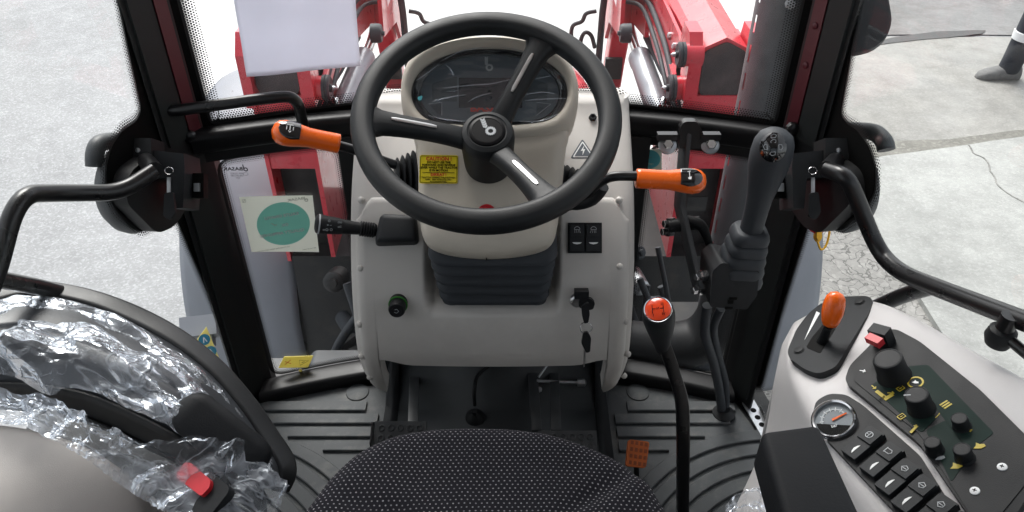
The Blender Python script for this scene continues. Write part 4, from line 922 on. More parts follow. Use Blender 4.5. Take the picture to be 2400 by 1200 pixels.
# ------------------------------------------------------------------ levers and stalk
def col_lever(name, label, pts, yy, d0, d1, capc):
    # bent black rod with an orange moulded grip, grip axis from pixel d0 to pixel d1
    t = thing(name, label, 'lever', atY(*pts[-1], yy[-1]), 'orange gripped levers on the steering column')
    P = [atY(px, py, y) for (px, py), y in zip(pts, yy)]
    tube('rod', fillet(P, 0.025, 8), 0.0078, M['steel'], t, n=14)
    a = atY(*d0[:2], d0[2]); b = atY(*d1[:2], d1[2]); ax = (b - a).normalized(); n = V(0, -0.55, 0.83); n = (n - ax * n.dot(ax)).normalized(); L = (b - a).length
    side = ax.cross(n); rg = []
    for q, w, h, o in ((0, .0125, .0115, 0), (0.012, .0150, .0135, 0), (0.06, .0152, .0135, 0), (0.30, .0150, .0135, 0.0), (0.46, .0150, .0140, 0.0005), (0.58, .0170, .0155, 0.001), (0.70, .0195, .0165, 0.001), (0.82, .0200, .0170, 0.001), (0.91, .0175, .0150, 0.001), (0.97, .0115, .0105, 0.001), (0.998, .003, .003, 0)):
        c = a + ax * (L * q) + n * o
        rg.append([c + side * (math.copysign(abs(math.cos(z)) ** 0.8, math.cos(z)) * w) + n * (math.copysign(abs(math.sin(z)) ** 0.8, math.sin(z)) * h) for z in [2 * math.pi * k / 24 for k in range(24)]])
    loft('grip', rg, M['orange'], t, ang=60)
    fr = Fr(a + ax * (L * 0.745) + n * 0.0165, ax, n=n)
    def capfn(u, v):
        x = lerp(-L * 0.145, L * 0.165, u); wd = 0.0155 * math.sqrt(max(0.0, 1 - max(0, (u - 0.35) / 0.65) ** 2.2)) if u > 0.35 else 0.0155 * (0.86 + 0.14 * u / 0.35)
        y = lerp(-wd, wd, v); return fr(x, y, 0.0022 - 0.0065 * (y / 0.0175) ** 2 - 0.0035 * max(0, (u - 0.6) / 0.4) ** 2)
    grid('cap', capfn, 20, 12, M['gloss'], t, solid=0.0016, ang=180)
    return t, fr, L
t, fr, L = col_lever('forward_reverse_lever', 'orange lever with black cap pointing left beside the bent grab rail', [(985, 405), (900, 378), (835, 352), (790, 340)], [1.13, 1.12, 1.11, 1.105], (796, 337, 1.105), (636, 306, 1.085), 0)
g = Fr(fr(0.002, 0, 0.0032), (1, 0, 0), n=fr.n)
decal('printed_symbol', g, M['white'], t, strokes=[([(-0.004, 0.006), (0.0055, 0.006)], 0.0012), ([(0.001, 0.006), (0.001, -0.003)], 0.0012), ([(-0.004, -0.003), (-0.004, 0.004)], 0.001), ([(0.006, -0.003), (0.006, 0.003)], 0.001), ([(0.001, -0.007), (0.003, -0.004)], 0.001), ([(0.001, -0.007), (-0.001, -0.004)], 0.001)])
t, fr, L = col_lever('throttle_lever', 'orange lever with black cap pointing right below the steering wheel rim', [(1316, 470), (1372, 462), (1398, 432), (1432, 412), (1492, 413)], [1.10, 1.07, 1.055, 1.05, 1.05], (1490, 418, 1.05), (1655, 427, 1.05), 0)
g = Fr(fr(-0.003, 0, 0.0032), (1, 0, 0), n=fr.n)
decal('printed_symbol', g, M['white'], t, strokes=[([(-0.003, 0.007), (0.002, 0.008)], 0.001), ([(0, 0.007), (0, -0.002)], 0.0011)], polys=[[(-0.003, -0.003), (0.003, -0.001), (0.002, -0.006), (-0.002, -0.006)][::-1]])
# black sleeve where the right rod leaves the boot
tube('rod_sleeve', catmull([atY(1325, 472, 1.095), atY(1360, 474, 1.078), atY(1392, 462, 1.068), atY(1412, 436, 1.062)], 5), [0.013] * 5 + [0.0125] * 5 + [0.0115] * 6, M['plastic'], t)

# light and indicator stalk on its pod
st = thing('indicator_stalk', 'black indicator stalk with ribbed neck on a boxy pod left of the column', 'stalk', ondash(930, 545).o)
fp = ondash(930, 548); fp = Fr(fp.o, fp.u, n=fp.n)
qx = [(876, 582), (890, 500), (978, 505), (984, 578)]
bt = [fp.px(*q) for q in qx]; bm = bmesh.new()
tops = [(a * 0.90 + 0.003, b * 0.80 + 0.004) for a, b in bt]
lo = [bm.verts.new(fp(a, b, -0.012)) for a, b in bt]; hi = [bm.verts.new(fp(a, b, 0.036 if i in (0, 3) else 0.028)) for i, (a, b) in enumerate(tops)]
bm.faces.new(lo[::-1]); bm.faces.new(hi)
for i in range(4): bm.faces.new((lo[i], lo[(i + 1) % 4], hi[(i + 1) % 4], hi[i]))
bmesh.ops.recalc_face_normals(bm, faces=bm.faces); bevel_all(bm, 0.009, 4); finish('pod', bm, M['dplastic'], st, ang=60)
a = fp(*fp.px(880, 541), 0.014); b = atY(738, 524, a.y - 0.022); ax = (b - a).normalized(); sf = Fr(a, V(0, 0, 1), n=ax); LL = (b - a).length
pr_ = [(0.010, -0.004)]
for k in range(6): pr_ += [(0.0125 + 0.0005 * (5 - k) * 0, 0.0 + k * 0.0044), (0.0135, 0.001 + k * 0.0044), (0.0135, 0.0022 + k * 0.0044), (0.011, 0.003 + k * 0.0044)]
lathe('ribbed_neck', sf, pr_ + [(0.010, 0.0275)], M['plastic'], st, n=26)
arm = lathe('arm', sf, [(0.0105, 0.024), (0.0112, 0.03), (0.0130, LL * 0.52), (0.0134, LL * 0.56), (0.0138, LL * 0.565), (0.0138, LL * 0.58), (0.0142, LL * 0.60), (0.0168, LL * 0.90), (0.0170, LL * 0.95), (0.0150, LL * 0.98), (0.010, LL * 0.997), (0.001, LL)], M['plastic'], st, n=30)
lathe('grey_band', sf, [(0.0171, LL * 0.925), (0.01745, LL * 0.93), (0.01745, LL * 0.945), (0.0171, LL * 0.95)], M['dimwhite'], st, n=30)
vdir = (CAM - (a + ax * LL * 0.75)).normalized(); pf = Fr(a + ax * (LL * 0.76) + (vdir - ax * vdir.dot(ax)).normalized() * 0.0158, (1, 0, 0), n=(vdir - ax * vdir.dot(ax)))
decal('printed_symbol', pf, M['dimwhite'], arm, strokes=[(circ(0.0017, 8, -0.002, 0.0075), 0.0006, True), ([(-0.006, 0), (-0.003, 0)], 0.0006), ([(-0.006, 0.0015), (-0.003, 0.001)], 0.0006), ([(-0.001, 0), (0.002, 0)], 0.0006), (circ(0.002, 8, -0.006, -0.0075), 0.0006, True), (circ(0.002, 8, 0.001, -0.0075), 0.0006, True), ([(-0.013, -0.0068), (-0.009, -0.0068)], 0.0005), ([(-0.013, -0.0082), (-0.009, -0.0082)], 0.0005), (circ(0.0014, 8, 0.014, 0.005), 0.0005, True), (circ(0.0014, 8, 0.018, 0.005), 0.0005, True), ([(0.012, -0.003), (0.018, -0.001), (0.018, -0.004), (0.012, -0.003)], 0.0006)])

# curved handle on the left pillar in front of the windshield
wh = thing('bent_grab_rail', 'bent black tubular rail running from the left pillar across the windshield foot', 'grab rail', atY(700, 290, 1.29))
tube('bar', fillet([atY(372, 243, 1.245), atY(392, 262, 1.225), atY(640, 228, 1.25), atY(696, 226, 1.265), atY(712, 300, 1.30)], [0, .02, .03, .035, 0], 8), 0.0102, M['steel'], wh, n=16)
lathe('mount', Fr(atY(372, 240, 1.245), (1, 0, 0), n=(0.2, -1, 0)), [(0.014, -0.006), (0.014, 0.004), (0.010, 0.008), (0.001, 0.009)], M['steel'], wh, n=18)

# ------------------------------------------------------------------ joystick on its bracket
YJ = 1.10
js = thing('loader_joystick', 'tall black joystick with ribbed boot on a bracket before the right window', 'joystick', atY(1720, 690, YJ))
jt = atY(1818, 322, YJ); jb = atY(1758, 548, YJ); ax = (jb - jt); Lj = ax.length; ax.normalize(); vd = (CAM - jt).normalized(); nj = (vd - ax * vd.dot(ax)).normalized(); sj = ax.cross(nj)
rg = []
for q, w, h in ((-0.075, .006, .006), (-0.06, .017, .015), (-0.02, .0265, .024), (0.05, .0320, .030), (0.16, .0338, .032), (0.28, .0325, .031), (0.42, .0275, .0265), (0.58, .0220, .0215), (0.74, .0200, .0195), (0.9, .0195, .019), (1.0, .0200, .019)):
    c = jt + ax * (Lj * q); rg.append([c + sj * (math.cos(z) * w) + nj * (math.sin(z) * h) for z in [2 * math.pi * k / 28 for k in range(28)]])
loft('grip', rg, M['rubber'], js, ang=70)
fj = Fr(jt + ax * (Lj * 0.03) + nj * 0.0245, (1, 0, 0), n=(nj * 0.86 - ax * 0.5))
cpj = grid('cap', lambda u, v: fj(math.cos(2 * math.pi * u) * 0.0205 * v, math.sin(2 * math.pi * u) * 0.0235 * v, 0.0075 - 0.009 * v * v), 36, 8, M['gloss'], js, ang=180)
def arrow(x, y, a, s=0.0035):
    ca, sa = math.cos(a), math.sin(a); return [[(x + (p * ca - q * sa) * s, y + (p * sa + q * ca) * s) for p, q in ((-1, -0.8), (1, -0.6), (1.3, 0.4), (0.2, 1.0), (-1, 0.5))]]
pj = []
for x, y, a in ((0, 0.017, 0), (0, 0.0085, 0.3), (-0.011, 0, 1.6), (0.011, 0, -1.6), (0, -0.010, 3.1)): pj += [(q + [q[0]], 0.0009) for q in arrow(x, y, a)]
pj += [([(-0.005, 0), (0.005, 0)], 0.001), ([(0, -0.005), (0, 0.005)], 0.001)]
decal('printed_symbol', fj.sh(0, 0, 0.0062), M['dimwhite'], cpj, strokes=pj)
# boot: oblong pleats leaning down and left to the housing
hb = atY(1722, 600, YJ + 0.01); b0 = jb - ax * 0.012; b1 = atY(1725, 652, YJ + 0.005)
brg = []; L_ = 5; axb = (b0 - b1).normalized(); un = V(1, 0, 0); un = (un - axb * un.dot(axb)).normalized(); vn = axb.cross(un)
for i in range(L_):
    for t_, g_ in ((0.0, -0.012), (0.10, 0.0), (0.35, 0.002), (0.70, -0.001), (0.90, -0.008), (0.96, -0.014)):
        q = (i + t_) / L_; k = 1 - 0.30 * q; brg.append([b1.lerp(b0, q) + un * (x * k) + vn * (y * k) for x, y in [(p[0] * (1 + g_ * 12), p[1] * (1 + g_ * 12)) for p in rrect(0.086, 0.080, 0.026, 5)]])
loft('boot', brg, M['rubber'], js, ang=35)
# housing and its bracket
hf = Fr(atY(1718, 672, YJ - 0.03), (1, 0, 0), n=(0, -1, 0.25))
prism('housing', hf, poly2([hf.px(*q) for q in ((1668, 632), (1690, 612), (1778, 632), (1772, 690), (1748, 722), (1662, 716))], 0.006), -0.085, 0.006, M['dplastic'], js, bev=0.005)
for px, py, w, h in ((1716, 696, 0.014, 0.005), (1710, 704, 0.010, 0.007), (1706, 718, 0.014, 0.005)): box('slot', hf.atpx(px, py, 0.006), w, h, 0.002, M['black'], js, bev=0.0005)
# flat arm from the cross rail down to the housing
q0 = atY(1608, 300, 1.255); q1 = atY(1592, 480, 1.215); q2 = atY(1640, 672, 1.09)
rg = []
for p, w in ((q0, .004), (q1, .004), (q2, .004)): rg.append(p)
def flatbar(name, pts, wid, th, wdir, m, par):
    rr = []
    for i, p in enumerate(pts):
        t_ = (pts[min(len(pts) - 1, i + 1)] - pts[max(0, i - 1)]).normalized(); wv = (wdir - t_ * wdir.dot(t_)).normalized(); tv = t_.cross(wv)
        rr.append([p + wv * x * wid / 2 + tv * y * th / 2 for x, y in ((-1, -1), (1, -1), (1, 1), (-1, 1))])
    bm = bmesh.new(); add_loft(bm, rr); bmesh.ops.recalc_face_normals(bm, faces=bm.faces); bevel_all(bm, min(0.0015, th * 0.3), 2); return finish(name, bm, m, par)
flatbar('bracket_arm', [q0, q1, q2 + V(0, 0, -0.01)], 0.05, 0.009, V(0.06, -0.92, 0.38), M['steel2'], js)
hk = Fr(atY(1622, 318, 1.235), (1, 0, 0), n=(0, -1, 0.1))
prism('hanger_plate', hk, poly2([hk.px(*q) for q in ((1590, 345), (1592, 298), (1602, 282), (1632, 282), (1642, 298), (1660, 345))], 0.006), -0.012, 0.006, M['steel'], js, bev=0.002)
for px in (1563, 1663):
    c = hk.atpx(px, 324, 0.0); box('clamp_ear', c.sh(0, 0.004), 0.036, 0.012, 0.016, M['steel'], js, bev=0.002)
    bz = Fr(hk.atpx(px, 337, 0.006).o, (1, 0, 0), n=(0, -0.75, 0.65)); lathe('washer', bz, [(0.0165, -0.002), (0.0165, 0.001), (0.013, 0.003), (0.009, 0.003)], M['zinc'], js, n=22)
    lathe('hex_bolt', bz, [(0.0095, 0.001), (0.0095, 0.009), (0.008, 0.0105), (0.001, 0.0105)], M['chrome'], js, n=6, ang=20)
# pivot bolts, clamp handle
for px, py, y in ((1562, 524, 1.20), (1558, 543, 1.20), (1637, 648, 1.085), (1630, 680, 1.085)):
    bf = Fr(atY(px, py, y), (0, 0, 1), n=(-1, -0.35, 0.1)); lathe('hex_bolt', bf, [(0.011, -0.016), (0.011, -0.004), (0.0075, -0.004), (0.0075, 0.006), (0.006, 0.007), (0.001, 0.007)], M['chrome'], js, n=6, ang=20)
tube('pivot', [atY(1566, 530, 1.20), atY(1612, 526, 1.20), atY(1640, 522, 1.20)], 0.013, M['plastic'], js, n=18)
hd = catmull([atY(1610, 520, 1.20), atY(1640, 527, 1.19), atY(1655, 552, 1.18), atY(1666, 590, 1.17)], 6)
tube('clamp_handle', hd, [0.013 - 0.007 * i / (len(hd) - 1) for i in range(len(hd))], M['plastic'], js, n=12)
# two control cables down to the floor
for k, (pts, r) in enumerate((([(1658, 716, 1.12), (1652, 780, 1.13), (1672, 850, 1.16), (1685, 910, 1.18), (1692, 968, 1.19)], 0.0098), ([(1690, 722, 1.12), (1672, 770, 1.14), (1682, 830, 1.17), (1700, 900, 1.19), (1700, 965, 1.20)], 0.0085))):
    tube('control_cable', catmull([atY(*q[:2], q[2]) for q in pts], 6), r, M['rubber'], js, n=12)
lathe('cable_grommet', Fr(V(atZ(1695, 972, 0.003).x, atZ(1695, 972, 0.003).y, 0.004), (1, 0, 0), n=(0, 0, 1)), [(0.026, 0), (0.025, 0.006), (0.018, 0.012), (0.012, 0.018)], M['plastic'], js)

# ------------------------------------------------------------------ gear lever
gl_ = thing('gear_lever', 'black floor gear lever with red shift pattern disc on its knob', 'gear lever', (0.385, 0.93, 0))
GP = [atY(1550, 792, 0.995), atY(1572, 850, 0.99), atY(1600, 940, 0.97), atY(1601, 1040, 0.945), atY(1600, 1215, 0.935)]
def gsec(p, w, h): return [p + V(1, 0, 0) * x + V(0, -0.75, 0.45) * y for x, y in rrect(w, h, min(w, h) * 0.25, 3)]
loft('shaft', [gsec(p, w, 0.020) for p, w in zip(fillet(GP, 0.03, 5), [0.024] * 60)], M['steel'], gl_, ang=35)
kt_ = atY(1542, 726, 0.955); kd = (atY(1553, 812, 1.0) - kt_); kl = kd.length; kd.normalize(); fkn = Fr(kt_, (1, 0, 0), n=-kd)
kb = lathe('knob', fkn, [(0.0135, -kl * 1.05), (0.0150, -kl * 0.9), (0.0190, -kl * 0.68), (0.0240, -kl * 0.42), (0.0268, -kl * 0.22), (0.0270, -kl * 0.12), (0.0255, -kl * 0.03), (0.0235, 0.0), (0.001, 0.0)], M['dplastic'], gl_, n=36, ang=70)
fg = Fr(kt_, (1, 0, 0), n=(-kd + V(0, -0.12, 0.0)))
lathe('chrome_ring', fg, [(0.0235, -0.005), (0.0235, 0.001), (0.0225, 0.0028), (0.0212, 0.002), (0.0212, -0.002)], M['chrome'], gl_, n=36)
ds_ = lathe('pattern_disc', fg, [(0.0213, -0.003), (0.0213, 0.001), (0.019, 0.0024), (0.001, 0.0032)], M['redorange'], gl_, n=36)
fg2 = fg.sh(0, 0, 0.0031)
decal('shift_pattern', fg2, M['black'], ds_, strokes=[([(-0.009, 0.0075), (-0.009, -0.0065)], 0.0011), ([(0.009, 0.0055), (0.009, -0.0055)], 0.0011), ([(-0.009, 0.001), (-0.0035, 0.001)], 0.0011), ([(0.0035, 0.001), (0.009, 0.001)], 0.0011)])
for x, y, s in ((0, 0.001, 'N'), (0.0075, 0.0085, 'III'), (0.0085, -0.009, 'IV'), (-0.008, -0.010, 'I')): lettering('shift_pattern', fg2.sh(x, y), s, 0.0065, M['black'], ds_, mirror=(s == 'N'))

# ------------------------------------------------------------------ pedals and footwell
fw_ = thing('footwell_liner', 'black sheet steel footwell liner under the dashboard', 'footwell liner', (0, 1.2, 0))
wl = [(-0.265, 0.98, 0.002), (-0.265, 1.26, 0.003), (-0.265, 1.335, 0.16), (-0.265, 1.35, 0.40)]
for nm, x0, x1, off in (('floor_panel', -0.225, 0.225, 0.0),):
    bm = bmesh.new(); rows = [(0.88, -0.004), (1.10, -0.004), (1.20, 0.0), (1.30, 0.09), (1.345, 0.22), (1.36, 0.5)]
    vs = [[bm.verts.new(V(x, y, z)) for x in (x0, x1)] for y, z in rows]
    for r0, r1 in zip(vs, vs[1:]): bm.faces.new((r0[0], r0[1], r1[1], r1[0]))
    finish(nm, bm, M['liner'], fw_, solid=0.003, ang=30)
for s in (-1, 1):
    bm = bmesh.new(); pts = [(s * 0.225, 0.90, 0.0), (s * 0.225, 1.20, 0.0), (s * 0.225, 1.33, 0.16), (s * 0.225, 1.34, 0.32)]; pts2 = [(s * 0.250, 0.90, 0.018), (s * 0.252, 1.20, 0.020), (s * 0.262, 1.30, 0.02), (s * 0.262, 1.34, 0.32)]
    a_ = [bm.verts.new(p) for p in pts]; b_ = [bm.verts.new(p) for p in pts2]
    for i in range(3): bm.faces.new((a_[i], a_[i + 1], b_[i + 1], b_[i]))
    finish('side_flange', bm, M['dplastic'], fw_, solid=0.003)
# shift cable with its round grommet
cg = atZ(1113, 972, 0.012)
tube('cable', catmull([cg + V(0, 0.01, 0.02), atY(1112, 915, 1.20), atY(1120, 880, 1.24), atY(1150, 855, 1.27)], 6), 0.0045, M['plastic'], fw_, n=10)
lathe('grommet', Fr(V(cg.x, cg.y, 0.0), (1, 0, 0), n=(0, -0.3, 0.95)), [(0.022, 0), (0.021, 0.008), (0.014, 0.016), (0.006, 0.024), (0.0055, 0.04)], M['plastic'], fw_)
def pedal(name, label, px0, px1, py0, py1, z, n_col, n_row, armpx, side=None):
    c = atZ((px0 + px1) / 2, (py0 + py1) / 2, z); p = thing(name, label, 'pedal', c)
    f = Fr(c, (1, 0, 0), n=(0, -0.5, 0.866)); a = [f.px(*q) for q in ((px0, py0), (px1, py0), (px1, py1), (px0, py1))]
    x0 = min(q[0] for q in a); x1 = max(q[0] for q in a); y0 = min(q[1] for q in a); y1 = max(q[1] for q in a)
    pad = box('pad', f.sh((x0 + x1) / 2, (y0 + y1) / 2), x1 - x0, y1 - y0, 0.008, M['steel2'], p, bev=0.002)
    for i in range(n_col):
        for j in range(n_row):
            fx = f.sh(lerp(x0, x1, (i + 0.75) / (n_col + 0.5)), lerp(y1, y0, (j + 0.7) / (n_row + 0.4)), 0.004)
            lathe('grip_hole', fx, [(0.0072, -0.001), (0.0066, 0.0022), (0.0052, 0.0026), (0.0045, 0.0005), (0.001, 0.0)], M['steel2'], pad, n=12)
    for (q0_, q1_) in armpx:
        flatbar('arm', [atY(*q0_), atY(*q1_)], 0.022, 0.008, V(1, 0, 0), M['steel2'], p)
    if side: prism('side_plate', Fr(f(x0 - 0.003, (y0 + y1) / 2, 0), f.v, n=f.u), [(-0.035, -0.012), (0.035, -0.012), (0.030, 0.012), (-0.012, 0.016)], -0.003, 0.0, M['steel'], p)
    return p
pedal('clutch_pedal', 'black clutch pedal with rows of grip holes left of the seat front', 880, 997, 988, 1068, 0.14, 5, 3, [((968, 1000, 1.09), (972, 860, 1.30))], side=True)
pb = pedal('brake_pedal', 'black brake pedal nearly hidden behind the seat front', 1262, 1398, 1010, 1062, 0.14, 6, 2, [((1258, 1010, 1.10), (1247, 850, 1.30)), ((1303, 1010, 1.10), (1298, 850, 1.30))])
tube('linkage_rod', [atY(1258, 893, 1.24), atY(1362, 897, 1.24)], 0.004, M['zinc'], pb, n=8)
tube('linkage_rod', [atY(1262, 884, 1.24), atY(1285, 852, 1.27)], 0.003, M['zinc'], pb, n=8)
lathe('linkage_nut', Fr(atY(1364, 897, 1.24), (0, 0, 1), n=(1, 0, 0)), [(0.009, -0.01), (0.009, 0.006), (0.004, 0.01)], M['zinc'], pb, n=6, ang=20)
lathe('bolt', Fr(atY(1264, 912, 1.24), (1, 0, 0), n=(0, -0.6, 0.8)), [(0.009, 0), (0.009, 0.004), (0.004, 0.006)], M['zinc'], pb, n=8)
ap = thing('accelerator_pedal', 'small orange rubber accelerator pedal on the mat right of the seat', 'pedal', atZ(1495, 1065, 0.03))
fa_ = Fr(atZ(1495, 1062, 0.06), V(1, -0.18, 0), n=(0.05, -0.55, 0.83)); ap_l = [(-0.023, 0.024), (0.021, 0.026), (0.018, -0.028), (-0.023, -0.030)]
pd = prism('pad', fa_, poly2(ap_l, 0.006), -0.006, 0.006, M['pedalorange'], ap, bev=0.002)
for i in range(4):
    for j in range(4):
        box('stud', fa_.sh(-0.015 + 0.0098 * i, 0.019 - 0.0135 * j, 0.006), 0.0058, 0.0075, 0.003, M['pedaldark'], pd, bev=0.0008)
tube('hinge_rod', [fa_(0, -0.02, -0.006), V(fa_.o.x, fa_.o.y - 0.03, 0.0)], 0.006, M['steel'], ap, n=8)

# ------------------------------------------------------------------ rubber floor mats with moulded ribs
def floor_mat(s, label):
    mt = thing('floor_mat', label, 'floor mat', (s * 0.42, 1.05, 0), 'ribbed rubber mats on the cab floor')
    pl = poly2([(s * 0.252, 1.285), (s * 0.54, 1.255), (s * 0.575, 1.16), (s * 0.60, 0.95), (s * 0.60, 0.55), (s * 0.252, 0.55)], 0.02)
    base = prism('sheet', XY, pl if s > 0 else pl[::-1], -0.012, 0.0, M['mat'], mt)
    c = V(s * 0.61, 0.728, 0)
    def rib(path, w, h=0.0075):
        rr = []
        for i, p in enumerate(path):
            t_ = (path[min(len(path) - 1, i + 1)] - path[max(0, i - 1)]).normalized(); q = V(-t_.y, t_.x, 0)
            rr.append([p + q * (x * w / 2) + V(0, 0, z) for x, z in ((-1, -0.001), (-1, h * 0.75), (-0.88, h), (0.88, h), (1, h * 0.75), (1, -0.001))])
        loft('rib', rr, M['mat'], mt, ang=25)
    # cross bars near the front
    for y, xa, xb in ((1.212, 0.30, 0.545), (1.174, 0.268, 0.525), (1.136, 0.268, 0.46), (1.098, 0.268, 0.375)): rib([V(s * xa, y, 0), V(s * xb, y, 0)], 0.029)
    for k, (r, xs) in enumerate(((0.400, 0.275), (0.362, 0.275), (0.324, 0.275), (0.286, 0.29), (0.248, 0.32), (0.210, 0.35), (0.172, 0.40), (0.134, 0.45))):
        path = []
        for i in range(29):
            a = lerp(R(178), R(92), i / 28); p = V(c.x + s * r * math.cos(a), c.y + r * math.sin(a), 0)
            if abs(p.x) > 0.268: path.append(p)
        if len(path) > 2: rib(path, 0.0285)
    # oval moulded dimple cap at the front inner corner
    px = 1495 if s > 0 else 838
    p = atZ(px, 920, 0.0); lathe('moulded_button', Fr((p.x, p.y, 0), (1, 0, 0), n=(0, 0, 1)), [(0.027, -0.001), (0.026, 0.003), (0.020, 0.0045), (0.001, 0.005)], M['mat'], mt, n=26)
    return mt
floor_mat(-1, 'grey ribbed rubber floor mat left of the pedals')
mr_ = floor_mat(1, 'grey ribbed rubber floor mat under the gear lever on the right')
# perforated zinc strip at the right door sill
zp = thing('sill_plate', 'galvanised perforated strip screwed down at the right door sill', 'metal strip', atZ(1770, 975, 0.006))
za = atZ(1752, 938, 0.008); zb_ = atZ(1812, 1040, 0.008); zf = Fr((za + zb_) / 2, (zb_ - za), n=(0, 0, 1)); zl = (zb_ - za).length
st_ = prism('strip', zf, rrect(zl, 0.030, 0.005), -0.004, 0.0, M['zinc'], zp)
for i in range(6): lathe('hole' if i else 'screw', zf.sh(lerp(-zl / 2, zl / 2, (i + 0.45) / 6), 0), [(0.0068, -0.0005), (0.0066, 0.0006), (0.001, 0.0008)], M['black'] if i else M['zinc'], st_, n=16)
# ------------------------------------------------------------------ driver's seat
seat = thing('driver_seat', 'black driver seat cushion in fabric with small white dots', 'seat', (0.0, 0.45, 0))
spx = [(700, 1235), (716, 1200), (780, 1118), (865, 1053), (965, 1020), (1080, 1010), (1150, 1009), (1250, 1017), (1350, 1038), (1440, 1075), (1510, 1128), (1558, 1200), (1572, 1235)]
so_ = [atZ(px, py, 0.463) for px, py in spx]
so_ = [(p.x, p.y) for p in so_] + [(0.245, 0.45), (0.245, 0.30), (0.21, 0.22), (0.0, 0.205), (-0.20, 0.22), (-0.24, 0.30), (-0.245, 0.45)]
sc_ = Vector((0.0, 0.47, 0)); NS = 160; sr = polar(so_, sc_, NS)
def seatring(k, z, amp=1.0):
    out = []
    for i in range(NS):
        a = 2 * math.pi * i / NS; r = sr[i] * k; x = sc_.x + math.cos(a) * r; y = sc_.y + math.sin(a) * r
        h = noise.noise(Vector((x * 9, y * 9, 2))) * 0.006 + noise.noise(Vector((x * 26, y * 26, 7))) * 0.0015
        # pulled fold in the cover toward the right-hand corner
        dx, dy = x - 0.155, y - 0.635; q = dx * 0.80 + dy * 0.60; w_ = -dx * 0.60 + dy * 0.80
        h -= 0.009 * math.exp(-(w_ / 0.012) ** 2) * math.exp(-(q / 0.07) ** 2); h += 0.005 * math.exp(-((w_ + 0.025) / 0.018) ** 2) * math.exp(-(q / 0.08) ** 2)
        dx, dy = x + 0.12, y - 0.60; q = dx * 0.95 - dy * 0.3; w_ = dx * 0.3 + dy * 0.95
        h -= 0.006 * math.exp(-(w_ / 0.014) ** 2) * math.exp(-(q / 0.08) ** 2)
        out.append(V(x, y, z + h * amp))
    return out
rs = [seatring(0.90, 0.33, 0), seatring(0.955, 0.36, 0), seatring(0.985, 0.40, 0.3), seatring(1.0, 0.435, 0.5), seatring(1.0, 0.455, 0.7), seatring(0.985, 0.470), seatring(0.95, 0.480)] + [seatring(0.90 - 0.045 * i, 0.486) for i in range(20)]
bm = bmesh.new(); add_loft(bm, rs, cap0=True, cap1=True); uvl = bm.loops.layers.uv.new('uv')
for f in bm.faces:
    for lp in f.loops:
        co = lp.vert.co; rr_ = Vector((co.x, co.y - 0.47, 0)); k = 1 + max(0, 0.47 - co.z) / max(0.05, rr_.length); lp[uvl].uv = (rr_.x * k, rr_.y * k)
finish('cushion', bm, M['fabric'], seat, ang=180)
bkr = [[V(x * (1 - 0.1 * abs(t - .3)), 0.20 - 0.12 * t + y, 0.46 + 0.46 * t) for x, y in rrect(0.46, 0.11, 0.05, 5)] for t in [i / 8 for i in range(9)]]
bm = bmesh.new(); add_loft(bm, bkr); uvl = bm.loops.layers.uv.new('uv')
for f in bm.faces:
    for lp in f.loops: lp[uvl].uv = (lp.vert.co.x + lp.vert.co.y, lp.vert.co.z)
finish('backrest', bm, M['fabric'], seat, ang=50)
box('seat_pan', Fr((0, 0.45, 0.33), (1, 0, 0), n=(0, 0, 1)), 0.40, 0.44, 0.05, M['plastic'], seat, bev=0.015)
box('suspension_base', Fr((0, 0.42, 0.15), (1, 0, 0), n=(0, 0, 1)), 0.30, 0.34, 0.31, M['rubber'], seat, bev=0.02)
# right armrest
ar = thing('armrest', 'black padded armrest right of the seat in front of the gauge', 'armrest', atZ(1860, 1100, 0.62))
at_ = [atZ(px, py, 0.685) for px, py in ((1783, 1008), (1921, 990), (2025, 1240), (1845, 1260))]
at_[2] = at_[2] + V(0, -0.14, 0) + V(0.01, 0, 0); at_[3] = at_[3] + V(0, -0.14, 0)
bm = bmesh.new(); lo = [bm.verts.new(p + V(0, 0, -0.058)) for p in at_]; hi = [bm.verts.new(p) for p in at_]
bm.faces.new(lo[::-1]); bm.faces.new(hi)
for i in range(4): bm.faces.new((lo[i], lo[(i + 1) % 4], hi[(i + 1) % 4], hi[i]))
bmesh.ops.recalc_face_normals(bm, faces=bm.faces); bevel_all(bm, 0.009, 4); finish('pad', bm, M['armpad'], ar, ang=70)
tube('support', [at_[3].lerp(at_[2], .5) + V(0, 0.08, -0.06), V(0.30, 0.16, 0.52), V(0.235, 0.15, 0.45)], 0.012, M['steel'], ar)

# ------------------------------------------------------------------ right side console
PB = V(0.56, 0.822, 0.60); PN = V(-0.487, 0.098, 0.868).normalized(); QF = Fr(PB, V(0.234, -0.944, 0.238), n=PN)
cons = thing('side_console', 'pale grey moulded right side console carrying throttle, knobs and switches', 'console', (0.62, 0.6, 0))
def pl_(px, py, d=0.0): return onp(px, py, PB + PN * d, PN)
E = [pl_(1866, 752, -0.018), pl_(1842, 800, -0.018), pl_(1850, 880, -0.008), pl_(1895, 968, -0.002), pl_(1958, 1085, -0.002), pl_(2040, 1205, -0.002), pl_(2140, 1330, -0.002)]
Rr = [pl_(1975, 692, -0.006), pl_(2065, 703, 0), pl_(2150, 748, 0.006), pl_(2240, 800, 0.008), pl_(2330, 850, 0.008), pl_(2430, 905, 0.008), pl_(2540, 970, 0.008)]
S = [atZ(1832, 815, 0.50), atZ(1814, 868, 0.47), atZ(1802, 945, 0.40), atZ(1788, 1010, 0.34), atZ(1765, 1070, 0.29), atZ(1722, 1160, 0.22), atZ(1650, 1290, 0.16)]
secs = []
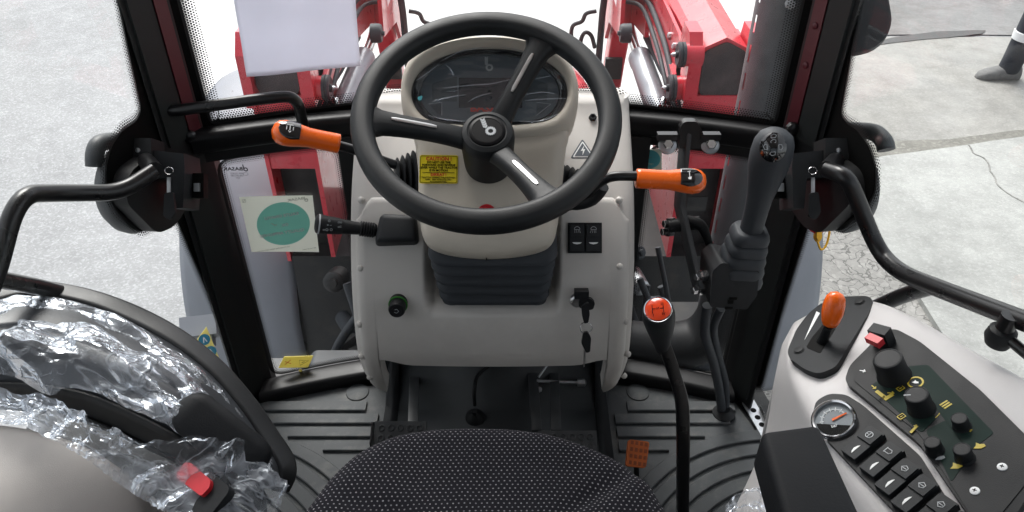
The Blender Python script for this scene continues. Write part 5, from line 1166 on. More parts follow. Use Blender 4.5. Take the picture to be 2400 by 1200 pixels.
for e, r, s_ in zip(E, Rr, S):
    out = r + V(0.035, 0.01, -0.02); out2 = out + V(0.03, 0.01, -0.12); fl = V(max(s_.x + 0.10, 0.50), s_.y - 0.03, 0.0); fo = V(0.80, s_.y, 0.0)
    a1 = e.lerp(r, 0.12); a2 = e.lerp(r, 0.5); a3 = e.lerp(r, 0.88)
    secs.append([fl, s_ + V(0.012, -0.01, -0.03), s_, e.lerp(s_, 0.62), e.lerp(s_, 0.15), e, a1, a2, a3, r, out, out2, fo])
nose = [[p + V(0, dy, dz) + V(0, 0, 0) for p in secs[0]] for dy, dz in ((0.012, -0.012),)]
n2 = [V(lerp(p.x, 0.60, 0.1), p.y + 0.022, p.z * 0.80) for p in secs[0]]; n3 = [V(lerp(p.x, 0.60, 0.15), p.y + 0.01, p.z * 0.0) for p in secs[0]]
secs = [n3, n2] + nose + secs
secs.append([V(p.x + 0.02, p.y - 0.25, p.z + 0.02 * (p.z > 0.3)) for p in secs[-1]])
loft('shell', secs, M['lilac'], cons, closed=False, sub=2, ang=180)
def qpoly(pts, r=0.006): return poly2([QF.px(*q) for q in pts], r)
# control panel
pan = thing('control_panel', 'black control panel with rotary knobs and yellow symbols on the right console', 'control panel', pl_(2200, 960), None)
bz = prism('bezel', QF, qpoly([(1984, 905), (1996, 868), (2078, 786), (2104, 782), (2160, 812), (2300, 925), (2470, 1095), (2330, 1300), (2160, 1052)], 0.010), -0.01, 0.010, M['plastic'], pan, bev=0.004)
pp = prism('face_plate', QF, qpoly([(2003, 902), (2012, 878), (2080, 812), (2102, 808), (2150, 838), (2290, 950), (2440, 1110), (2310, 1270), (2160, 1030)], 0.008), 0.009, 0.0112, M['plastic'], pan, bev=0.0008)
QP = QF.sh(c=0.0112)
def qp(px, py, c=0): a, b = QP.px(px, py); return (a, b)
for pts in ([(2040, 905), (2075, 880), (2195, 980), (2160, 1015)], [(2120, 860), (2175, 855), (2330, 1015), (2270, 1060), (2215, 985)], [(2170, 1010), (2215, 985), (2280, 1060), (2230, 1130)]):
    prism('green_field', QP, poly2([qp(*q) for q in pts], 0.004), -0.0005, 0.0005, M['greenblack'], pp)
def knob(px, py, r, h, name='knob', ring=None):
    f = QP.atpx(px, py); k = lathe(name, f, [(r * 1.12, 0), (r * 1.10, h * 0.08), (r * 1.0, h * 0.15), (r * 0.96, h * 0.9), (r * 0.90, h * 0.98), (r * 0.80, h), (r * 0.78, h * 0.985), (r * 0.02, h * 0.985)], M['plastic'], pan, n=32)
    if ring: decal('printed_scale', f, M['dimyellow'], pp, strokes=[([(r * 1.45 * math.cos(R(a)), r * 1.45 * math.sin(R(a))) for a in range(ring[0], ring[1] + 1, 12)], 0.0009)])
    return f, k
f, k = knob(2096, 881, 0.0195, 0.034, 'throttle_dial')
f, k = knob(2160, 958, 0.0150, 0.027, 'rotary_knob', (-40, 160)); decal('pointer', f.sh(-0.006, -0.008, 0.0266, rot=R(50)), M['dimwhite'], k, polys=[[(-0.004, -0.0007), (0.004, -0.0007), (0.004, 0.0007), (-0.004, 0.0007)]])
knob(2255, 1000, 0.0095, 0.016, 'rotary_knob', (-110, -20)); knob(2192, 1056, 0.0095, 0.016, 'rotary_knob', (10, 140)); knob(2262, 1074, 0.0100, 0.017, 'rotary_knob')
# red safety tab behind the dial
f = QP.atpx(2082, 806, 0.0, rot=R(20)); box('tab_holder', f.sh(-0.006, 0, 0.014), 0.026, 0.016, 0.026, M['plastic'], pan, bev=0.004)
box('red_tab', Fr(onp(2050, 798, PB + PN * 0.042, PN), QF.u + QF.v * 0.2, n=PN), 0.022, 0.011, 0.010, M['redplastic'], pan, bev=0.002)
# yellow and white printed symbols
def sym(px, py, rot, s, kind, m='dimyellow'):
    f = QP.atpx(px, py, 0.0006, rot=R(rot)); st = []; po = []
    if kind == 'boot': po = [[(-1.6, 0.2), (0.9, 0.3), (0.9, 1.5), (1.7, 1.5), (1.7, -0.5), (-1.6, -0.5)][::-1]]
    if kind == 'arrow': st = [([(-1, 0), (1, 0)], 0.35), ([(0.3, 0.6), (1, 0), (0.3, -0.6)], 0.35)]
    if kind == 'bars': st = [([(-1.2, y), (1.2, y)], 0.45) for y in (-0.8, 0, 0.8)]
    if kind == 'circ': st = [([(1.6 * math.cos(R(a)), 1.6 * math.sin(R(a))) for a in range(0, 361, 20)], 0.4)]
    if kind == 'rect': st = [([(-1, -0.8), (1, -0.8), (1, 0.8), (-1, 0.8), (-1, -0.8)], 0.3), ([(-0.5, 0), (0.5, 0)], 0.3)]
    if kind == 'animal': po = [[(-1.4, -0.4), (0.2, -0.7), (1.3, -0.2), (1.1, 0.5), (0.2, 0.6), (-0.5, 1.2), (-0.7, 0.3)]]
    if kind == 'plug': st = [([(-1, -1), (1, 1)], 0.7), ([(0.2, 1), (1, 1.2)], 0.5)]
    decal('printed_symbol', f, M[m], pp, polys=[[(x * s, y * s) for x, y in p] for p in po], strokes=[([(x * s, y * s) for x, y in p], w * s) for p, w in st])
sym(2068, 926, 0, 0.0065, 'boot'); sym(2048, 908, 0, 0.004, 'arrow'); sym(2088, 922, 40, 0.004, 'arrow'); sym(2111, 911, 90, 0.004, 'rect'); sym(2146, 897, 0, 0.0055, 'circ'); sym(2146, 897, 30, 0.003, 'animal', 'white')
sym(2217, 949, 90, 0.0045, 'bars'); sym(2113, 977, 90, 0.004, 'rect'); sym(2142, 1007, 60, 0.0045, 'plug'); sym(2296, 1047, 60, 0.0048, 'animal'); sym(2242, 1094, 60, 0.0048, 'animal'); sym(2270, 1010, 60, 0.0035, 'arrow'); sym(2204, 1074, 60, 0.004, 'animal', 'dimwhite'); sym(2022, 870, 30, 0.004, 'arrow', 'white')
lettering('printed_symbol', QP.atpx(2068, 936, 0.0012, rot=R(100)), 'STOP', 0.0045, M['black'], pp)
for px, py in ((2349, 1095), (2285, 1151)):
    f = QP.atpx(px, py); sc = lathe('screw', f, [(0.0052, 0), (0.0050, 0.0012), (0.003, 0.002), (0.0005, 0.0021)], M['white'], pan, n=16)
    decal('screw_slot', f.sh(c=0.0021, rot=R(30)), M['black'], sc, strokes=[([(-0.002, 0), (0.002, 0)], 0.0009), ([(0, -0.002), (0, 0.002)], 0.0009)])
# switch strip with rockers, and the round gauge
strip = thing('switch_strip', 'black strip of rocker switches along the inner edge of the right console', 'switch panel', pl_(2080, 1090))
QS = QF.sh(c=0.0)
pst = prism('strip', QS, qpoly([(1905, 985), (1915, 945), (1945, 928), (1985, 930), (2025, 955), (2160, 1075), (2300, 1300), (2200, 1300), (2080, 1185), (1935, 1030)], 0.008), -0.01, 0.005, M['plastic'], strip, bev=0.003)
for i, (px, py) in enumerate(((2029, 1052), (2073, 1091), (2110, 1132), (2150, 1172), (2194, 1218), (2240, 1262))):
    f = QS.atpx(px, py, 0.008, rot=R(8)); r = box('rocker', f, 0.0225, 0.050, 0.010, M['dplastic'], strip, bev=0.003)
    box('rocker_lip', f.sh(0.0, 0.012, 0.0045), 0.0215, 0.020, 0.006, M['dplastic'], r, bev=0.002)
    g = f.sh(0, 0.012, 0.0078, rot=R(-90))
    if i == 0: decal('printed_symbol', g, M['dimwhite'], r, strokes=[(circ(0.0045, 14), 0.0008, True), ([(-0.004, 0), (0.004, 0)], 0.0008), ([(0, 0), (0, -0.004)], 0.0008)])
    elif i == 1: decal('printed_symbol', g, M['dimwhite'], r, strokes=[([(-0.003, -0.004), (-0.003, 0.003), (0, 0.005), (0.003, 0.003), (0.003, -0.004)], 0.0008), ([(-0.004, -0.004), (0.004, -0.004)], 0.0008)])
    else: decal('printed_symbol', g, M['dimwhite'], r, strokes=[([(-0.004, 0), (-0.002, 0.004), (0.002, 0.004), (0.004, 0), (0, -0.004), (-0.004, 0)], 0.0008), ([(0, -0.004), (0, 0.003)], 0.0008)])
    decal('printed_symbol', f.sh(0, -0.013, 0.0053), M['white'], r, polys=[[(0.0018, -0.0075), (0.0018, 0.0075), (-0.0002, 0.005), (-0.0016, 0), (-0.0002, -0.005)]])
ga = thing('air_gauge', 'round chrome rimmed pressure gauge with orange needle on the right console', 'gauge', pl_(1954, 984))
gf = Fr(pl_(1955, 985, 0.010), QF.u, n=(PN + V(-0.05, -0.20, 0.0)).normalized())
lathe('chrome_ring', gf, [(0.0285, -0.014), (0.0290, 0.0), (0.0285, 0.004), (0.0265, 0.006), (0.0245, 0.005), (0.0240, 0.001)], M['chrome'], ga, n=48, cap=False)
gd = lathe('dial', gf, [(0.0240, -0.002), (0.0240, 0.0005), (0.001, 0.0005)], M['gaugeface'], ga, n=40, cap=True)
gg = Fr(gf(0, 0, 0.0008), (1, 0, 0), n=gf.n)
decal('scale_arc', gg, M['dimwhite'], gd, strokes=[([(0.0155 * math.cos(R(a)), 0.0155 * math.sin(R(a))) for a in range(20, 205, 12)], 0.0022)])
decal('scale_tick', gg, M['white'], gd, strokes=[([(0.013 * math.cos(R(a)), 0.013 * math.sin(R(a))), (0.018 * math.cos(R(a)), 0.018 * math.sin(R(a)))], 0.0008) for a in range(15, 250, 26)])
decal('dark_segment', gg.sh(c=0.0003), M['black'], gd, polys=[[(0.0225 * math.cos(R(a)), 0.0225 * math.sin(R(a))) for a in range(175, 322, 8)]])
decal('needle', gg.sh(c=0.0012), M['orange'], gd, polys=[[(-0.002, -0.0016), (0.018, 0.0030), (0.018, 0.0045), (-0.002, 0.0018)]])
lettering('unit', gg.sh(-0.002, -0.009, 0.001), 'bar', 0.006, M['white'], gd)
grid('lens', lambda u, v: gf(math.cos(2 * math.pi * u) * 0.0240 * v, math.sin(2 * math.pi * u) * 0.0240 * v, 0.004), 30, 2, M['lens'], ga)
# hand throttle plate, slot and orange lever
tp = thing('hand_throttle', 'orange hand throttle lever in a slotted black plate on the console nose', 'throttle lever', pl_(1945, 790))
NF = Fr(pl_(1945, 800, -0.004), QF.u, n=(PN + V(-0.02, 0.10, 0)).normalized())
def npx(pts, r=0.006): return poly2([NF.px(*q) for q in pts], r)
plate = prism('plate', NF, npx([(1897, 742), (1929, 716), (1975, 702), (2038, 700), (2050, 712), (2040, 740), (1962, 868), (1922, 884), (1888, 872), (1852, 845), (1849, 828), (1870, 778)], 0.010), -0.008, 0.006, M['dplastic'], tp, bev=0.003)
prism('slot', NF, npx([(1968, 726), (1984, 740), (1926, 836), (1893, 822), (1905, 800)], 0.004), 0.0055, 0.0066, M['black'], plate)
for px, py in ((2018, 714), (1876, 828)): lathe('screw_cap', NF.atpx(px, py, 0.006), [(0.0085, -0.001), (0.0082, 0.001), (0.0070, 0.001), (0.0066, 0.0025), (0.001, 0.003)], M['plastic'], plate, n=20)
decal('wedge_mark', NF.sh(c=0.0061), M['white'], plate, polys=[[NF.px(*q) for q in ((1917, 737), (1925, 741), (1889, 804))]])
k0 = onp(1925, 806, NF.o, NF.n); k1 = onp(1940, 768, NF.o + NF.n * 0.035, NF.n); kt0 = onp(1944, 764, NF.o + NF.n * 0.040, NF.n); kt1 = onp(1962, 684, NF.o + NF.n * 0.080, NF.n)
tube('lever_stem', [k0, k1, kt0], [0.008, 0.006, 0.006], M['plastic'], tp, n=14)
ax = (kt1 - kt0); Lk = ax.length; ax.normalize(); vd = (CAM - kt0).normalized(); sd_ = ax.cross(vd).normalized(); nn = sd_.cross(ax); rg = []
for q, w, h in ((-0.04, .004, .004), (0.0, .0090, .007), (0.12, .0122, .0095), (0.4, .0150, .0115), (0.65, .0150, .012), (0.85, .0128, .0105), (0.96, .0082, .007), (1.0, .002, .002)):
    c = kt0 + ax * (Lk * q); rg.append([c + sd_ * (math.cos(z) * w) + nn * (math.sin(z) * h) for z in [2 * math.pi * j / 24 for j in range(24)]])
loft('lever_grip', rg, M['orange'], tp, ang=80)

# ------------------------------------------------------------------ left: folded passenger seat under plastic wrapping
ps = thing('passenger_seat', 'dark folded passenger seat with curved black rim beside the left door', 'seat', (-0.55, 0.75, 0))
Rp = [(-80, 735, .63), (20, 700, .62), (100, 693, .61), (230, 722, .59), (370, 785, .565), (480, 862, .53), (560, 950, .49), (618, 1035, .45), (655, 1098, .42), (645, 1150, .40)]
Lp = [(-90, 885, .61), (20, 886, .60), (100, 892, .595), (200, 912, .58), (310, 958, .56), (400, 1005, .54), (470, 1045, .51), (540, 1090, .47), (590, 1130, .44), (620, 1165, .41)]
L2 = [(-90, 915, .56), (20, 925, .555), (100, 940, .55), (190, 965, .54), (290, 1010, .52), (370, 1045, .50), (440, 1080, .48), (500, 1120, .45), (560, 1160, .42), (600, 1190, .40)]
RC = [atZ(*q) for q in Rp]; LC = [atZ(*q) for q in Lp]; C2 = [atZ(*q) for q in L2]
RS = catmull(RC, 8); LS = catmull(LC, 8); S2 = catmull(C2, 8); NR = len(RS) - 1
def samp(c, u): x = u * (len(c) - 1); i = min(len(c) - 2, int(x)); return c[i].lerp(c[i + 1], x - i)
rrg = []
for i, p in enumerate(RS):
    t_ = (RS[min(NR, i + 1)] - RS[max(0, i - 1)]).normalized(); inn = (LS[i] - p); inn = (inn - t_ * inn.dot(t_)).normalized(); upn = t_.cross(inn); upn = upn if upn.z > 0 else -upn
    rrg.append([p + inn * a + upn * b for a, b in [(x - 0.012, y) for x, y in rrect(0.034, 0.016, 0.007, 4)]])
loft('rim', rrg, M['rimblack'], ps, ang=60)
def cush(u, v):
    p = samp(RS, u).lerp(samp(LS, u), v); n = V(-0.2, -0.2, 0.95); return p + n * (0.028 * math.sin(math.pi * min(1, v * 1.02)) ** 0.8 - 0.010 - 0.02 * max(0, v - 0.75) * 4) + n * 0.007 * (1 if abs(v - 0.52) > 0.02 else 0)
grid('cushion', cush, 60, 30, M['vinyl'], ps, solid=0.004, ang=180)
grid('under_panel', lambda u, v: samp(LS, u).lerp(samp(S2, u), v) + V(0, 0, -0.035 * math.sin(math.pi * v) - 0.010), 40, 10, M['matte'], ps, solid=0.004, ang=180)
f = Fr(onp(331, 1026, samp(S2, 0.55) + V(0, 0, 0.0), V(-0.3, -0.4, 0.85)), (1, 0, 0), n=(-0.3, -0.4, 0.85)); lathe('screw', f, [(0.007, -0.004), (0.006, 0.002), (0.001, 0.004)], M['zinc'], ps, n=14)
# rounded bolster
b0 = atZ(438, 955, .555); b1 = atZ(600, 1092, .485); ax = (b1 - b0); Lb = ax.length; ax.normalize(); nb = V(-0.15, -0.25, 0.95); nb = (nb - ax * nb.dot(ax)).normalized(); sb = ax.cross(nb); rg = []
for q, w in ((-0.10, 0.2), (-0.06, 0.6), (0.0, 0.85), (0.10, 1.0), (0.85, 1.08), (0.98, 1.0), (1.06, 0.72), (1.10, 0.25)):
    c = b0 + ax * (Lb * q); rg.append([c + sb * x + nb * y for x, y in rrect(0.062 * w, 0.036 * w, 0.016 * w, 4)])
loft('bolster', rg, M['armpad'], ps, ang=60)
box('pedestal', Fr((-0.60, 0.72, 0.2), (1, 0, 0), n=(0, 0, 1)), 0.26, 0.26, 0.40, M['plastic'], ps, bev=0.03)
# taupe fender trim at the lower left
ft_ = thing('fender_trim', 'taupe moulded fender cover in the lower left beneath the wrapped seat', 'fender cover', (-0.55, 0.6, 0.3))
T0 = [atZ(*q) for q in ((-140, 985, .55), (-20, 990, .545), (90, 1005, .54), (190, 1042, .525), (262, 1090, .50), (318, 1150, .465), (352, 1230, .42), (365, 1330, .36))]
T1 = [p + V(-0.016, -0.014, 0.004) for p in T0]; T2 = [p + V(-0.18, -0.15, 0.012) for p in T0]; T3 = [p + V(-0.34, -0.36, 0.014) for p in T0]; Tm = [p + V(0.008, 0.009, -0.018) for p in T0]; Tl = [p + V(0.02, 0.03, -0.12) for p in T0]
bm = bmesh.new(); add_loft(bm, [Tl, Tm, T0, T1, T2, T3], closed=False); finish('shell', bm, M['taupe'], ft_, sub=2, ang=180)
# crumpled plastic wrapping
wr = thing('plastic_wrap', 'crumpled clear plastic wrapping draped over the passenger seat', 'plastic wrap', samp(LS, 0.4))
def wrapf(u, v):
    uu = 0.0 + u * 0.93; p = samp(RS, uu).lerp(samp(LS, uu), lerp(0.06, 1.02, v) + 0.12 * noise.noise(V(u * 6, 0, 4)) * v + 0.03 * noise.noise(V(u * 30, 0, 9)) * v)
    x, y = uu * 0.75, v * 0.2; n = V(-0.2, -0.2, 0.95)
    big = noise.noise(V(x * 7, y * 9, 1)) * 0.024 + noise.noise(V(x * 16, y * 22, 5)) * 0.012
    h = 0.042 * math.sin(math.pi * min(1, v * 0.95 + 0.05)) ** 0.6 - 0.004 + big * (0.4 + 0.6 * math.sin(math.pi * v)) + crease(x * 0.8, y * 1.3, 8, 11, 4) * 0.040 + crease(x, y * 1.6, 18, 5, 4) * 0.010
    return p + n * h
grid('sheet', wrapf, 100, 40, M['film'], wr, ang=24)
S3 = catmull([atZ(*q) for q in ((-90, 985, .575), (20, 1000, .57), (110, 1030, .56), (180, 1065, .55), (240, 1105, .53), (300, 1150, .50), (380, 1200, .485), (470, 1240, .47), (600, 1290, .44))], 8)
S4 = catmull([atZ(*q) for q in ((-90, 905, .59), (40, 925, .585), (140, 945, .58), (215, 985, .57), (260, 1015, .555), (380, 1045, .54), (520, 1035, .53), (610, 1080, .50), (690, 1150, .46))], 8)
def wrap2(u, v):
    p = samp(S4, u).lerp(samp(S3, u), v + 0.16 * noise.noise(V(u * 18, 3, 4)) * (1 - v) + 0.05 * noise.noise(V(u * 60, 3, 4))); x, y = u * 0.6, v * 0.12
    return p + V(-0.15, -0.2, 0.95) * (0.012 + noise.noise(V(x * 9, y * 12, 8)) * 0.014 + crease(x, y * 1.2, 14, 21, 4) * 0.022 + crease(x, y * 1.5, 36, 9, 4) * 0.010 * (1 - 0.6 * v))
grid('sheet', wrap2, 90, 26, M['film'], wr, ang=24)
# small tongue of the same film lying on the right console edge
wr2 = thing('plastic_scrap', 'scrap of crumpled clear film beside the right armrest', 'plastic wrap', atZ(1770, 1190, 0.45))
def wrap3(u, v):
    p = atZ(lerp(1700, 1840, u), lerp(1168 + 30 * abs(u - 0.45), 1260, v), 0.45); return p + V(0, 0, 1) * (0.03 * math.sin(math.pi * u) + crease(u * .1, v * .1, 40, 17, 4) * 0.02)
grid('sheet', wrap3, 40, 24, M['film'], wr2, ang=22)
# seat belt buckle
bk = thing('belt_buckle', 'seat belt buckle with bright red press button under the plastic wrap', 'buckle', atZ(455, 1122, 0.48))
bf = Fr(atZ(455, 1125, 0.505), atZ(495, 1155, 0.50) - atZ(415, 1095, 0.51), n=(-0.2, -0.3, 0.93))
prism('housing', bf.sh(0.01, -0.006), rrect(0.085, 0.050, 0.010), -0.026, -0.004, M['plastic'], bk, bev=0.004)
prism('red_button', bf, poly2([(-0.028, 0.010), (-0.020, 0.014), (0.024, 0.012), (0.030, 0.004), (0.028, -0.010), (-0.026, -0.010)], 0.004), -0.006, 0.004, M['redplastic'], bk, bev=0.0025)
tube('strap', [bf(0.03, -0.005, -0.015), bf(0.07, -0.02, -0.03), bf(0.11, -0.05, -0.09)], 0.02, M['rimblack'], bk, n=8, flat=0.15)
# ------------------------------------------------------------------ front loader seen through the glass
ld = thing('front_loader', 'red front loader masts and arms with grey hydraulic cylinders ahead of the cab', 'loader', (0, 2.2, -0.9))
def mx(p, s): return V(p.x * s, p.y, p.z)
for s in (1, -1):
    YZ = Fr((0, 0, 0), (0, 1, 0), n=(1, 0, 0))
    def plate(name, poly, x0, x1, m, par, bev=0.004): return prism(name, YZ, poly, min(s * x0, s * x1), max(s * x0, s * x1), m, par, bev=bev)
    mo = [(1.95, -0.14), (1.94, 0.40), (1.965, 0.50), (2.03, 0.545), (2.14, 0.545), (2.22, 0.46), (2.34, 0.20), (2.40, -0.14)]
    mast = plate('mast', [(2.26, -0.14), (2.26, 0.30), (2.30, 0.30), (2.33, -0.14)], 0.535, 0.667, M['red'], ld)
    plate('mast_side', mo, 0.522, 0.536, M['red'], mast); plate('mast_side', mo, 0.664, 0.676, M['red'], mast)
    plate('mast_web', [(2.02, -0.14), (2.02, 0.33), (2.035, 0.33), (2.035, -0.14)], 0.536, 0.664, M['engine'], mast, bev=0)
    plate('mast_rear', [(1.948, 0.20), (1.944, 0.43), (1.956, 0.43), (1.960, 0.20)], 0.536, 0.664, M['red'], mast, bev=0.001)
    plate('mast_label', [(1.951, 0.05), (1.951, 0.10), (1.955, 0.10), (1.955, 0.05)], 0.56, 0.62, M['engine'], mast, bev=0)
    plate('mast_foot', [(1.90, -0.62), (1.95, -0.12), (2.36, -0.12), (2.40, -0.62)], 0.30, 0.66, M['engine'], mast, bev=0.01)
    hexs = [(-0.074, 0.040), (-0.060, 0.058), (0.0, 0.088), (0.060, 0.058), (0.070, 0.040), (0.066, -0.050), (0.050, -0.066), (-0.050, -0.066), (-0.074, -0.048)]
    rg = [[V(s * (cx + a * kx), y, cz + b * kz) for a, b in hexs] for y, cx, cz, kx, kz in ((1.962, 0.598, 0.500, 1, 1), (2.00, 0.597, 0.502, 1.0, 1.0), (2.30, 0.588, 0.512, 1.02, 1.08), (2.60, 0.570, 0.515, 1.0, 1.15), (2.85, 0.545, 0.495, 0.95, 1.15), (2.98, 0.52, 0.45, 0.8, 0.9))]
    arm = loft('lift_arm', rg, M['red'], ld, ang=18)
    plate('arm_gusset', [(2.00, 0.41), (2.02, 0.52), (2.10, 0.545), (2.70, 0.55), (2.88, 0.50), (2.80, 0.42), (2.45, 0.36), (2.2, 0.36)], 0.500, 0.510, M['red'], arm, bev=0.003)
    plate('arm_flange', [(2.05, 0.435), (2.05, 0.447), (2.85, 0.462), (2.85, 0.45)], 0.488, 0.53, M['red'], arm, bev=0.002)
    for yb in (2.12, 2.2, 2.55, 2.63): lathe('bolt', Fr((s * 0.4995, yb, 0.50), (0, 1, 0), n=(-s, 0, 0)), [(0.011, -0.003), (0.011, 0.006), (0.006, 0.009), (0.001, 0.009)], M['zinc'], arm, n=6, ang=20)
    tube('arm_hose', catmull([V(s * 0.52, 1.99, 0.36), V(s * 0.495, 2.06, 0.42), V(s * 0.492, 2.25, 0.465), V(s * 0.490, 2.6, 0.47), V(s * 0.47, 2.85, 0.40)], 6), 0.009, M['rubber'], arm, n=8)
    tube('arm_hose', catmull([V(s * 0.52, 1.99, 0.33), V(s * 0.485, 2.08, 0.39), V(s * 0.478, 2.28, 0.44), V(s * 0.475, 2.6, 0.445), V(s * 0.45, 2.85, 0.38)], 6), 0.007, M['rubber'], arm, n=8)
    ec = Fr((s * 0.600, 1.958, 0.50), (1, 0, 0), n=(0, -1, 0.05))
    prism('arm_end', ec, poly2([(-0.056, 0.050), (0, 0.078), (0.056, 0.050), (0.058, -0.05), (0.036, -0.095), (0, -0.110), (-0.036, -0.095), (-0.058, -0.05)], 0.012), -0.03, 0.004, M['darkend'], arm, bev=0.004)
    plate('pivot_ear', [(1.93, 0.40), (1.93, 0.55), (1.97, 0.60), (2.05, 0.60), (2.08, 0.50), (2.06, 0.42)], 0.500, 0.535, M['red'], mast)
    plate('pivot_ear', [(1.93, 0.40), (1.93, 0.55), (1.97, 0.60), (2.05, 0.60), (2.08, 0.50), (2.06, 0.42)], 0.662, 0.69, M['red'], mast)
    for px, py, x, r in ((1592, 128, 0.478, 0.033), (1570, 206, 0.470, 0.036)):
        c = mx(atX(px, py, x), s); f = Fr(c, (0, 1, 0), n=(-s, 0, 0))
        lathe('pin_boss', f, [(r * 0.92, -0.06), (r * 0.92, -0.014), (r * 0.8, -0.012)], M['red'], mast, n=26)
        pin = lathe('pin_washer', f, [(r, -0.014), (r, -0.006), (r * 0.92, -0.005), (r, -0.003), (r, 0.002), (r * 0.85, 0.006), (r * 0.3, 0.003), (r * 0.28, 0.010), (0.001, 0.012)], M['rubber'], mast, n=30)
        lathe('grease_nipple', f, [(0.006, 0.008), (0.006, 0.016), (0.003, 0.022), (0.001, 0.023)], M['zinc'], pin, n=10)
    # lift cylinder, forward to the knee
    a = mx(atY(1562, 312, 2.02), s); b = mx(atY(1492, 112, 2.62), s); f = Fr(a, (1, 0, 0), n=(b - a)); L = (b - a).length
    cy = lathe('cylinder', f, [(0.030, -0.03), (0.038, 0), (0.038, L * 0.80), (0.041, L * 0.81), (0.041, L * 0.86), (0.022, L * 0.87)], M['silver'], ld, n=28)
    lathe('piston_rod', f, [(0.020, L * 0.85), (0.020, L * 1.3)], M['chrome'], cy, n=20)
    tube('cylinder_hose', catmull([a + V(-s * 0.05, 0.05, 0.02), a.lerp(b, .3) + V(s * 0.045, 0, 0.035), a.lerp(b, .6) + V(s * 0.04, 0, 0.04), b + V(s * 0.03, 0, 0.04)], 6), 0.012, M['rubber'], cy, n=10)
    tube('hose_fitting', catmull([mx(atY(1560, 268, 1.99), s), mx(atY(1553, 250, 1.98), s), mx(atY(1556, 232, 2.0), s)], 4), 0.009, M['chrome'], cy, n=10)
    # bent front leg of the arm with knee plates and guard
    lp_ = [mx(atY(px, py, y), s) for px, py, y in ((1462, 20, 2.95), (1440, 140, 2.95), (1418, 285, 2.95))]
    lg = loft('arm_leg', [[p + V(x * k, y, 0) for x, y in rrect(0.075, 0.11, 0.012, 3)] for p, k in zip([lp_[0] + V(0, 0, 0.12)] + lp_ + [V(lp_[2].x, 3.1, -0.9)], (1, 1, 0.95, 0.9, 0.9))], M['red'], ld, ang=40)
    plate('knee_plate', [(2.55, 0.36), (2.60, 0.62), (3.05, 0.60), (3.06, 0.28), (2.95, 0.20), (2.86, 0.30)], 0.40, 0.414, M['red'], lg); plate('knee_plate', [(2.55, 0.36), (2.60, 0.62), (3.05, 0.60), (3.06, 0.28), (2.95, 0.20), (2.86, 0.30)], 0.486, 0.50, M['red'], lg)
    plate('knee_label', [(2.68, 0.42), (2.69, 0.54), (2.80, 0.54), (2.79, 0.42)], 0.3985, 0.400, M['white'], lg, bev=0)
    c = mx(atY(1437, 160, 2.885), s); box('leg_clamp', Fr(c, (1, 0, 0), n=(0, -1, 0)), 0.066, 0.085, 0.02, M['engine'], lg, bev=0.003)
    tube('leg_pipe', [mx(atY(px, py, 2.87), s) for px, py in ((1424, -60), (1412, 30), (1398, 200), (1392, 290))], 0.013, M['rubber'], lg, n=10)
    f = Fr(mx(atX(1456, 78, 0.38), s), (0, 1, 0), n=(-s, 0, 0)); lathe('knee_pin', f, [(0.03, -0.03), (0.03, -0.004), (0.026, 0.004), (0.008, 0.003), (0.007, 0.012), (0.001, 0.013)], M['rubber'], lg, n=24)
    for pts in ([(1398, 26), (1374, 32), (1364, 50), (1342, 62), (1340, 100), (1352, 160)], [(1394, 112), (1386, 84), (1372, 76), (1362, 92), (1360, 120)]):
        tube('hose', catmull([mx(atY(px, py, 2.86), s) for px, py in pts], 6), 0.008, M['rubber'], lg, n=8)
# engine, hood, tank beneath the windows
hd_ = thing('engine_hood', 'red engine hood ahead of the windshield behind the steering wheel', 'hood', (0, 2.1, 0.0))
hr = []
for y, w, z in ((1.44, .27, .50), (1.6, .285, .505), (2.05, .28, .47), (2.4, .26, .36), (2.75, .235, .22), (2.9, .21, .08), (2.93, .19, -.10)):
    hr.append([V(w * x, y, z + (dz if dz > -0.5 else -0.5 - (z - 0.1) * 0)) for x, dz in ((-1, -.30), (-1, -.10), (-.92, -.04), (-.75, -.008), (-.4, 0), (0, .004), (.4, 0), (.75, -.008), (.92, -.04), (1, -.10), (1, -.30))])
bm = bmesh.new(); add_loft(bm, hr, closed=False); finish('shell', bm, M['red'], hd_, sub=1, solid=0.004, ang=180)
for s in (-1, 1): prism('side_grille', Fr((s * 0.268, 0, 0), (0, 1, 0), n=(1, 0, 0)), [(1.5, 0.0), (2.3, -0.02), (2.3, 0.18), (1.5, 0.22)], -0.006, 0.006, M['engine'], hd_)
en = thing('engine', 'dark dusty engine and hydraulics visible through the lower front windows', 'engine', (0, 2.0, -0.6))
box('block', Fr((0, 2.1, -0.25), (1, 0, 0), n=(0, 0, 1)), 0.50, 1.3, 0.66, M['engine'], en, bev=0.03)
box('bell_housing', Fr((0, 1.60, -0.42), (1, 0, 0), n=(0, 0, 1)), 0.62, 0.30, 0.40, M['engine'], en, bev=0.05)
